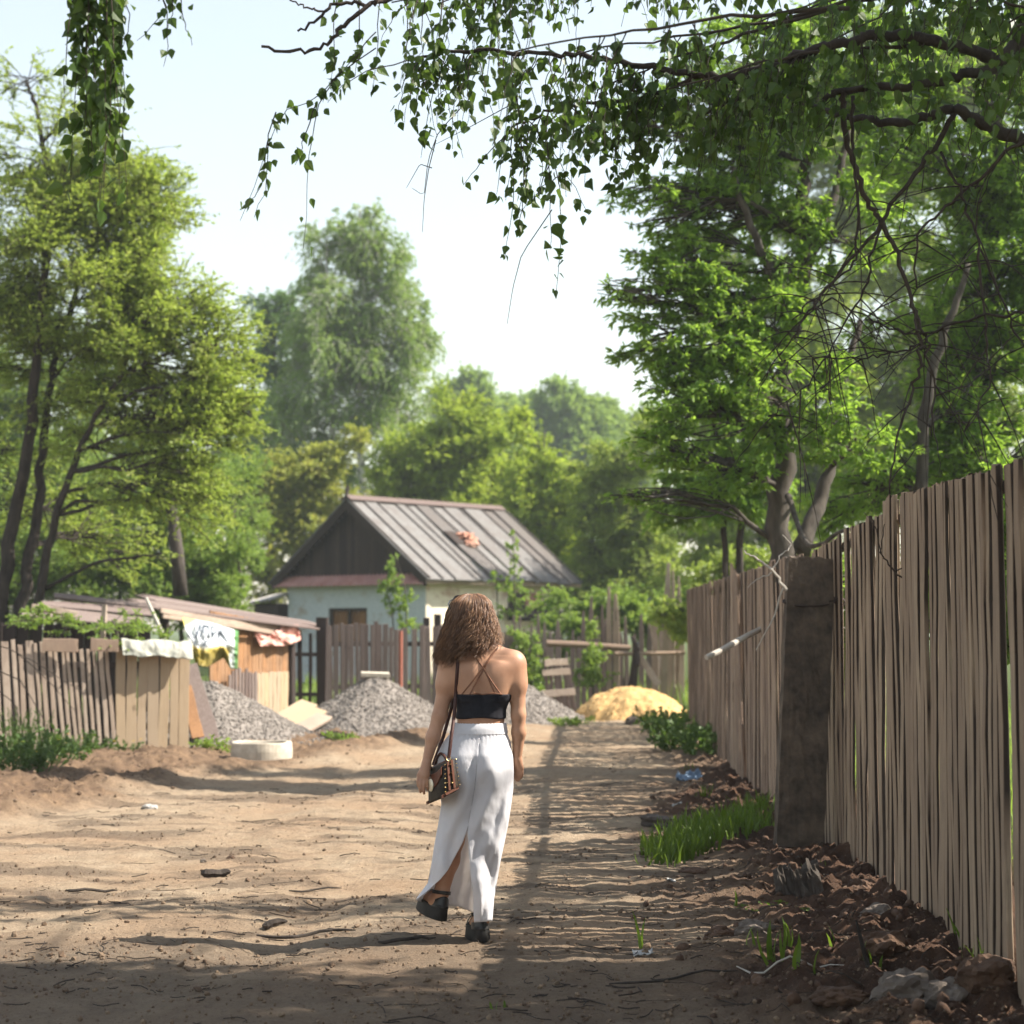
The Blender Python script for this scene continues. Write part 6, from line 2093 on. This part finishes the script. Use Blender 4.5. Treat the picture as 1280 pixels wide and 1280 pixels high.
mb.tubes(Pt, rr, 3, np.clip(.1 + .35 * RNG.random(NH) + .55 * RNG.random(NG)[grp_] + .2 * (rho - .6), 0, 1))
# dark inner mass so that the neck does not show through
pys = np.linspace(743, 812, 18); th = np.linspace(-math.pi * 1.15, math.pi * .15, 40)
w_, c_, d_ = hair_env(pys)
V = np.stack([[at(c_[i] + w_[i] * .80 * math.cos(a), pys[i], PY_ + .012 + d_[i] * .80 * math.sin(a)) for a in th] for i in range(18)])
idx = np.arange(18 * 40).reshape(18, 40)
mb.add(V.reshape(-1, 3), [np.stack([idx[:-1, :-1], idx[:-1, 1:], idx[1:, 1:], idx[1:, :-1]], -1).reshape(-1, 4)], 0.05)
mb.build('hair', HAIR, person, True)

# sunglasses pushed up on the hair
GLASS = m_flat('dark_lens', (.012, .011, .012), .15, .6)
mb = MB()
def oval(c, rx, rz, n=22, tilt=.5):
    return [c + np.array((math.cos(q) * rx, math.sin(q) * rz * tilt, math.sin(q) * rz)) for q in np.linspace(0, 2 * math.pi, n)]
for s in (-1, 1):
    mb.tube(oval(W(585 + s * 11, 750, .07), .030, .024), .0028, 6)
mb.tube([W(582, 749, .075), W(588, 749, .075)], .003, 6)
mb.tube([W(567, 749, .068), W(562.5, 751, .04), W(560.5, 755, -.01), W(562.5, 761, -.055)], .003, 6)
mb.tube([W(603, 749, .068), W(610, 751, .04), W(612, 755, -.01), W(610, 761, -.055)], .003, 6)
sg = mb.build('sunglasses', GLASS, person)
mb = MB()
for s in (-1, 1):
    o = oval(W(585 + s * 11, 750, .07), .029, .023)[:-1]
    mb.add(o, [[list(range(len(o)))]])
mb.build('lens', GLASS, sg)
GOLD = m_flat('gold_metal', (.75, .52, .22), .25, .5, 1.0)
mb = MB()
mb.tube(oval(W(526.8, 976.5, -.097), .0098, .004, 16, 1.2), .0016, 5)
mb.build('finger_ring', GOLD, person)

# ------------------------------------------------------------------ the handbag
BAGC = m_noise('dark_brown_canvas', (.014, .010, .007), (.036, .026, .016), 55, rough=.6, bmp=.2, bdist=.002, lo=.4, hi=.62)
LEATH = m_flat('russet_leather', (.105, .036, .018), .5)
DKL = m_flat('dark_strap_leather', (.060, .022, .016), .5)
O = at(553, 998, 9.37); e1 = at(576, 986, 9.43) - O; e2 = at(533.5, 1006, 9.55) - O; e3 = at(549.5, 956, 9.40) - O
bag = thing('handbag', 'small dark brown handbag with studs and a round pale medallion hanging at her left hip', 'handbag', O + (e1 + e2) / 2)
def bp(a, b, c): return O + e1 * (a + (.5 - a) * .28 * c) + e2 * b + e3 * c
def patch(mb, fn, nu, nv):
    u, v = np.meshgrid(np.linspace(0, 1, nu), np.linspace(0, 1, nv))
    V = np.stack([fn(a, b) for a, b in zip(u.ravel(), v.ravel())])
    idx = np.arange(nu * nv).reshape(nv, nu)
    mb.add(V, [np.stack([idx[:-1, :-1], idx[:-1, 1:], idx[1:, 1:], idx[1:, :-1]], -1).reshape(-1, 4)])
mb = MB()
per = [(0, 0), (1, 0), (1, 1), (0, 1)]
rings = []
def rnd_ring(c, s):
    out = []
    for (ax, ay), (bx, by) in zip(per, per[1:] + per[:1]):
        for q in (.12, .3, .5, .7, .88):
            a, b = ax + (bx - ax) * q, ay + (by - ay) * q
            bul = .04 * math.sin(math.pi * q)
            a2, b2 = .5 + (a - .5) * s, .5 + (b - .5) * s
            out.append(bp(a2 + (.0 if ax != bx else (ax - .5) * bul), b2 + (0 if ay != by else (ay - .5) * bul), c))
    return np.array(out)
for c, s in ((0, .86), (.03, .96), (.1, 1.0), (.5, 1.02), (.9, 1.0), (.97, .94), (1, .8)):
    rings.append(rnd_ring(c, s))
n = len(rings[0]); V = np.concatenate(rings); idx = np.arange(len(rings) * n).reshape(-1, n); nx = np.roll(idx, -1, 1)
mb.add(V, [np.stack([idx[:-1], nx[:-1], nx[1:], idx[1:]], -1).reshape(-1, 4), [list(idx[0][::-1]), list(idx[-1])]])
mb.build('bag_body', BAGC, bag, True)
mb = MB()
patch(mb, lambda u, v: bp(-.07 + .5 * (1 - v) * (v < .3), .02 + .96 * u, 1.04 - .62 * v * (1 - .45 * (2 * u - 1) ** 2)), 16, 12)
fl = mb.build('flap', LEATH, bag, True); md = fl.modifiers.new('thickness', 'SOLIDIFY'); md.thickness = .004
mb = MB()
for a in (.36, .64):
    mb.bar(bp(a, -.05, .12), bp(a, -.05, .97), .012, .006, up=nrm(e1))
mb.bar(bp(.14, -.04, .07), bp(.86, -.04, .07), .012, .004, up=nrm(e3))
for b in (.03, .97):
    mb.box(bp(.05, b, .05), (.016, .016, .016), [nrm(e1), nrm(np.cross(e3, e1)), nrm(e3)])
mb.build('trim', LEATH, bag)
mb = MB()
C = [bp(a, -.09, c) for a in (.10, .90) for c in np.linspace(.14, .92, 7)] + [bp(.5, -.09, c) for c in (.3, .6, .85)]
stones(mb, np.array(C), np.full(len(C), .0055), 1.0)
mb.build('studs', GOLD, bag)
PEARL = m_flat('pale_medallion', (.74, .66, .48), .35, .5, .2)
mb = MB()
cc = bp(-.10, .62, .52); nn_ = nrm(np.cross(e3, e2)); nn_ = nn_ if nn_ @ (CAM - cc) > 0 else -nn_
ua = nrm(e2); ub = np.cross(nn_, ua)
ring = [[cc + nn_ * z + ua * math.cos(q) * r + ub * math.sin(q) * r for q in np.linspace(0, 2 * math.pi, 28, endpoint=False)] for r, z in ((.031, 0), (.031, .004), (.027, .007))]
V = np.array(ring).reshape(-1, 3); idx = np.arange(84).reshape(3, 28); nx = np.roll(idx, -1, 1)
mb.add(V, [np.stack([idx[:-1], nx[:-1], nx[1:], idx[1:]], -1).reshape(-1, 4), [list(idx[-1])]])
mb.build('medallion', PEARL, bag, True)
mb = MB()
h0, h1 = bp(.5, .1, 1.0), bp(.5, .9, 1.0)
mb.tube([h0 + (h1 - h0) * q + nrm(e3) * .05 * math.sin(math.pi * q) for q in np.linspace(0, 1, 14)], .007, 7)
mb.build('handle', DKL, bag, True)
# shoulder strap, lying on the back and over the shoulder
pts = lerp_px([(573, 812), (572.5, 822), (571, 845), (569.5, 870), (568, 892)], 26)
Q = on_back(pts, .006)
end = bp(.5, 0, 1.06)
Q = np.concatenate([Q, np.stack([Q[-1] + (end - Q[-1]) * q + np.array((0, -.02 * math.sin(math.pi * q), 0)) for q in np.linspace(.1, 1, 14)])])
top = W(574, 809, -.03)
front = [W(574, 808.5, .0), W(575, 811, .05), W(575, 835, .115), W(570, 880, .125), W(560, 930, .10), bp(.5, 1, 1.06)]
Q = np.concatenate([np.array(front[::-1]), top[None], Q])
for _ in range(4): Q[1:-1] = (Q[:-2] + 2 * Q[1:-1] + Q[2:]) / 4
tq = np.gradient(Q, axis=0); tq = nrm(tq)
wd = nrm(np.cross(tq, np.cross(tq, np.array((1.0, .15, 0))))) * .0085
nrm_ = nrm(np.cross(tq, wd)) * .0018
n = len(Q)
V = np.stack([Q - wd - nrm_, Q + wd - nrm_, Q + wd + nrm_, Q - wd + nrm_], 1)
idx = np.arange(n * 4).reshape(n, 4); nx = np.roll(idx, -1, 1)
mb = MB(); mb.add(V.reshape(-1, 3), [np.stack([idx[:-1], nx[:-1], nx[1:], idx[1:]], -1).reshape(-1, 4)])
mb.build('shoulder_strap', DKL, bag, True)
mb = MB()
mb.tube(oval(end, .010, .014, 14, .3), .0022, 5)
mb.build('strap_ring', GOLD, bag)
# ------------------------------------------------------------------ loose things on the ground
CLOD = m_noise('earth_clod', (.050, .031, .022), (.125, .075, .048), 6, rough=.95, bmp=.9, bdist=.02)
ROCK = m_noise('grey_brown_rock', (.075, .060, .050), (.19, .155, .125), 7, rough=.9, bmp=.9, bdist=.02)
def icos(n=3):
    bm = bmesh.new(); bmesh.ops.create_icosphere(bm, subdivisions=n, radius=1)
    V = np.array([v.co[:] for v in bm.verts]); F = np.array([[v.index for v in f.verts] for f in bm.faces]); bm.free()
    return V, F
IV, IF = icos(4)
def rock(name, label, cat, px, py, sx, sy, sz, mat, s, group=None, rz=0.0, up=.25):
    x, y = gpix(px, py)
    V = IV.copy()
    d = 1 + .42 * fbm(V[:, 0] * 1.3 + s, V[:, 1] * 1.3 + V[:, 2] * .9, 4, s) + .10 * fbm(V[:, 0] * 6 + V[:, 2] * 3, V[:, 1] * 6 - V[:, 2] * 4, 3, s + 9)
    d = np.round(d * 9) / 9 * .35 + d * .65
    V = V * d[:, None] * (sx, sy, sz)
    c_, s_ = math.cos(rz), math.sin(rz)
    V = np.stack([V[:, 0] * c_ - V[:, 1] * s_, V[:, 0] * s_ + V[:, 1] * c_, V[:, 2]], -1)
    b = np.array((x, y, gz(x, y) + sz * up))
    mb = MB(); mb.add(V + b, [IF])
    return tag(mb.build(name, mat, base=b), label, cat, group)
rock('rock', 'largest brown rock half buried at the foot of the near fence corner', 'rock', 1130, 1262, .15, .13, .10, ROCK, 1, 'stones on the right bank')
rock('rock', 'grey rock with a flat sloping face beside the largest rock', 'rock', 1180, 1268, .11, .10, .075, ROCK, 2, 'stones on the right bank', .6)
rock('rock', 'rounded grey stone by the fallen green sprig', 'rock', 940, 1166, .095, .09, .058, ROCK, 3, 'stones on the right bank')
rock('rock', 'dusty clod like rock at the foot of the dry stalk', 'rock', 1095, 1168, .12, .1, .075, ROCK, 4, 'stones on the right bank', .3)
rock('clod', 'reddish earth clod left of the grey stone', 'clod', 898, 1165, .085, .07, .04, CLOD, 5, 'clods on the right bank')
rock('clod', 'brown clod on the bank below the fence planks', 'clod', 1100, 1215, .10, .08, .06, CLOD, 6, 'clods on the right bank')
rock('clod', 'crumbly dark clod at the bottom right corner', 'clod', 1225, 1270, .12, .10, .085, CLOD, 7, 'clods on the right bank')
rock('clod', 'low clod at the bottom edge right of the shoots', 'clod', 1040, 1258, .11, .08, .045, CLOD, 8, 'clods on the right bank')
rock('clod', 'clod beside the broken stump', 'clod', 1075, 1120, .09, .08, .06, CLOD, 9, 'clods on the right bank')
rock('clod', 'flat clod in the sun left of the broken stump', 'clod', 865, 1088, .1, .08, .03, CLOD, 10, 'clods on the right bank')
rock('clod', 'clod under the hollow beside the concrete post', 'clod', 1035, 1045, .10, .09, .07, CLOD, 11, 'clods on the right bank')
rock('stone', 'small dark stone on the sunny road left of the woman', 'stone', 257, 1073, .022, .02, .016, ROCK, 12, 'small stones on the road')
rock('stone', 'small reddish stone on the sunny road next to the dark one', 'stone', 291, 1070, .028, .02, .016, CLOD, 13, 'small stones on the road')
rock('stone', 'pale stone at the left edge of the road', 'stone', 190, 1010, .07, .05, .035, m_flat('pale_stone', (.36, .34, .31), .9), 14, 'small stones on the road')
rock('stone', 'dark stone on the far road before the sand heap', 'stone', 790, 906, .12, .1, .09, ROCK, 15, 'small stones on the road')
# broken stump
x, y = gpix(998, 1128)
st_ = thing('stump', 'broken split stump sticking out of the earth below the concrete post', 'stump', (x, y, gz(x, y)))
for px, py, tx, ty, r in ((985, 1122, 975, 1085, .045), (1003, 1120, 1000, 1088, .055), (1022, 1116, 1012, 1078, .04)):
    mb = MB()
    a, b = ongr(px, py, y, -.03), at(tx, ty, y + .05)
    slab(mb, a, b, (1, .2, 0), r * 1.9, r * 1.3, .03, 10, 6, int(px))
    mb.build('splinter', BARK_GREY, st_)
# flat grey offcut of wood
x, y = gpix(820, 1034)
mb = MB()
a = np.array((x - .09, y + .12, gz(x - .09, y + .12) + .05)); b = np.array((x + .17, y - .12, gz(x + .17, y - .12) + .03))
slab(mb, a, b, (0, 0, 1), .085, .07, .03, 14, 6, 5)
tag(mb.build('wood_chunk', m_noise('burnt_wood', (.035, .028, .024), (.13, .105, .09), 16, rough=.9, bmp=.8), base=a), 'dark charred chunk of wood lying left of the grass clump', 'wood chunk')
# bark scraps and sticks on the road
for (px, py, l, w_, rz, lab) in ((272, 1090, .17, .06, .2, 'curled dark bark scrap on the sunny road'), (120, 1105, .3, .02, .1, 'dark stick lying at the left edge of the shade'), (385, 1161, .5, .018, -.1, 'long thin stick on the road left of the shoes'),
                                 (348, 1150, .16, .04, .7, 'short bark scrap beside the long thin stick'), (395, 1104, .3, .014, .3, 'thin bent stick left of the skirt hem'), (510, 1172, .28, .02, .15, 'dark stick below the lifted shoe'), (840, 1222, .6, .012, .2, 'long dark bent stick at the lower right road edge'), (985, 1216, .5, .010, -.35, 'pale peeled twig among the green shoots'), (985, 1003 + 110, .4, .012, .9, 'dark stick leaning in the earth by the stump')):
    x, y = gpix(px, py)
    mb = MB()
    n = 9
    t = np.linspace(-.5, .5, n)
    P = np.stack([x + t * l * math.cos(rz), y + t * l * math.sin(rz) + .12 * l * np.sin(t * 5), 0 * t], -1)
    P[:, 2] = ground_z(P[:, 0], P[:, 1]) + w_ * .35 + .01
    P += np.cumsum(RNG.normal(0, .003, (n, 3)), 0) * (1, 1, .2)
    mb.tube(P, np.interp(np.linspace(0, 1, n), [0, .1, .8, 1], [w_ * .25, w_ * .5, w_ * .45, w_ * .15]), 6)
    pale = 'pale' in lab
    tag(mb.build('stick', W_ROUND if pale else BARK, base=P[0]), lab, 'stick', 'sticks and bark on the road')
x, y = gpix(1080, 1225)
mb = MB()
P = np.array([ongr(1083, 785, y, -.03), at(1080, 1190, y), at(1074, 1165, y + .02), at(1070, 1150, y + .02)])
mb.tube(P, [.012, .010, .008, .004], 6)
tag(mb.build('dry_stalk', BARK, base=P[0]), 'dry dark stalk standing in the clods before the near fence', 'stalk')
# blue litter, white scraps
BLUE = m_flat('blue_plastic', (.13, .19, .27), .5, .3)
x, y = gpix(858, 978)
def lit_fn(u, v):
    xx = x - .10 + .24 * u; yy = y - .2 + .42 * v
    z = ground_z(xx, yy) + .02 + np.abs(fbm(u * 4, v * 4, 3, 81)) * .11
    return np.stack([xx + .03 * fbm(v * 3, u * 3, 2, 82), yy, z], -1)
tag(cloth('litter_scrap', lit_fn, 18, 18, BLUE, (x, y, gz(x, y))), 'crumpled pale blue plastic scrap on the far right verge', 'litter')
PAPER = m_flat('white_scrap', (.34, .33, .31), .7)
for px, py, s, lab in ((802, 1192, .06, 'white petal like scrap under the lone green shoot'), (838, 1108, .03, 'tiny white scrap below the grass clump'), (845, 1008, .05, 'small pale scrap on the verge by the charred wood')):
    x, y = gpix(px, py)
    def sc_fn(u, v, x=x, y=y, s=s):
        xx, yy = x + (u - .5) * s * 1.6, y + (v - .5) * s * 2
        return np.stack([xx, yy, ground_z(xx, yy) + .008 + np.abs(fbm(u * 3, v * 3, 2, int(px))) * s * .4], -1)
    tag(cloth('litter_scrap', sc_fn, 10, 10, PAPER, (x, y, gz(x, y))), lab, 'litter')
# fallen leafy sprig
x, y = gpix(945, 1142)
sp2 = [np.array((x - .18 + .4 * q, y + .05 * math.sin(q * 5), 0)) for q in np.linspace(0, 1, 8)]
for q in sp2: q[2] = gz(q[0], q[1]) + .015
mb = MB(); mb.tube(sp2, .003, 5)
C = np.array(sp2)[RNG.integers(2, 8, 46)] + RNG.normal(0, .02, (46, 3)) * (1, 1, .3) + (0, 0, .012)
mb2 = MB(); add_leaves(mb2, C, nrm(RNG.normal(size=(46, 3)) * (1, 1, .3)), RNG.normal(size=(46, 3)) * .3 + (0, 0, 1), RNG.uniform(.02, .045, 46), RNG.uniform(.012, .02, 46))
fs = thing('fallen_twig', 'fallen green leafy twig lying beside the rounded grey stone', 'twig', sp2[0])
mb.build('stem', BARK_GREY, fs); mb2.build('leaves', LF_GRASS, fs)

# fine crumbs of soil and twig litter over the whole road
n = 15000
yy = np.exp(RNG.uniform(math.log(6.9), math.log(24), n)); xx = RNG.uniform(-.32, .26, n) * yy
pm = fbm(xx * .55, yy * 1.5, 4, 41, .6)
L, R = masks(xx, yy)
dens = np.clip(.10 + 1.0 * sstep(0, .3, pm) + .55 * L + .35 * R + .35 * sstep(12, 10, yy), 0, 1)
k = (RNG.random(n) < dens) & (xx < fence_x(yy) - .02)
xx, yy, L, R = xx[k], yy[k], L[k], R[k]
sz = RNG.gamma(2.0, .0030, len(xx)) * (1 + .9 * L) + .0025
sz = np.minimum(sz, .032)
nr = 2000
yr = np.exp(RNG.uniform(math.log(6.9), math.log(19), nr)); xr = road_r(yr) + (fence_x(yr) - road_r(yr)) * RNG.random(nr) ** .6
szr = np.clip(RNG.gamma(1.5, .0078, nr), .004, .05)
mb = MB()
stones(mb, np.stack([xr, yr, ground_z(xr, yr) + szr * .1], -1), szr, .8)
tag(mb.build('soil_clods', CLOD, smooth=True), 'crumbled dark earth clods scattered along the foot of the right fence', None, None, 'stuff')
mb = MB()
stones(mb, np.stack([xx, yy, ground_z(xx, yy) + sz * .25], -1), sz, .7)
tag(mb.build('soil_crumbs', m_noise('soil_crumb', (.07, .045, .031), (.15, .10, .065), 5, rough=.95, bmp=.3, tint=(.22, .16, .105), tintw=.7)), 'loose crumbs of soil and grit scattered over road and banks', None, None, 'stuff')
n = 1900
yy = np.exp(RNG.uniform(math.log(6.9), math.log(20), n)); xx = RNG.uniform(-.32, .26, n) * yy
pm = fbm(xx * .55, yy * 1.5, 4, 41, .6)
L, R = masks(xx, yy)
k = (RNG.random(n) < np.clip(.12 + sstep(-.02, .25, pm) + .5 * R, 0, 1)) & (xx < fence_x(yy) - .05)
xx, yy = xx[k], yy[k]
m_ = len(xx)
ln = RNG.gamma(2.2, .045, m_); a = RNG.normal(0, .75, m_)
t = np.linspace(-.5, .5, 5)
P = np.zeros((m_, 5, 3))
bend = RNG.normal(0, .25, (m_, 1)) * ln[:, None] * (t[None] ** 2 * 4 - .3)
P[..., 0] = xx[:, None] + np.cos(a)[:, None] * ln[:, None] * t + np.sin(a)[:, None] * bend
P[..., 1] = yy[:, None] + np.sin(a)[:, None] * ln[:, None] * t - np.cos(a)[:, None] * bend
P[..., 2] = ground_z(P[..., 0].ravel(), P[..., 1].ravel()).reshape(m_, 5) + .004 + RNG.random((m_, 1)) * .012
mb = MB(); mb.tubes(P, np.ones((m_, 5)) * RNG.uniform(.001, .0034, (m_, 1)), 4, RNG.random(m_))
tag(mb.build('twig_litter', TWIG), 'fine dead twigs and straw littering the road', None, None, 'stuff')
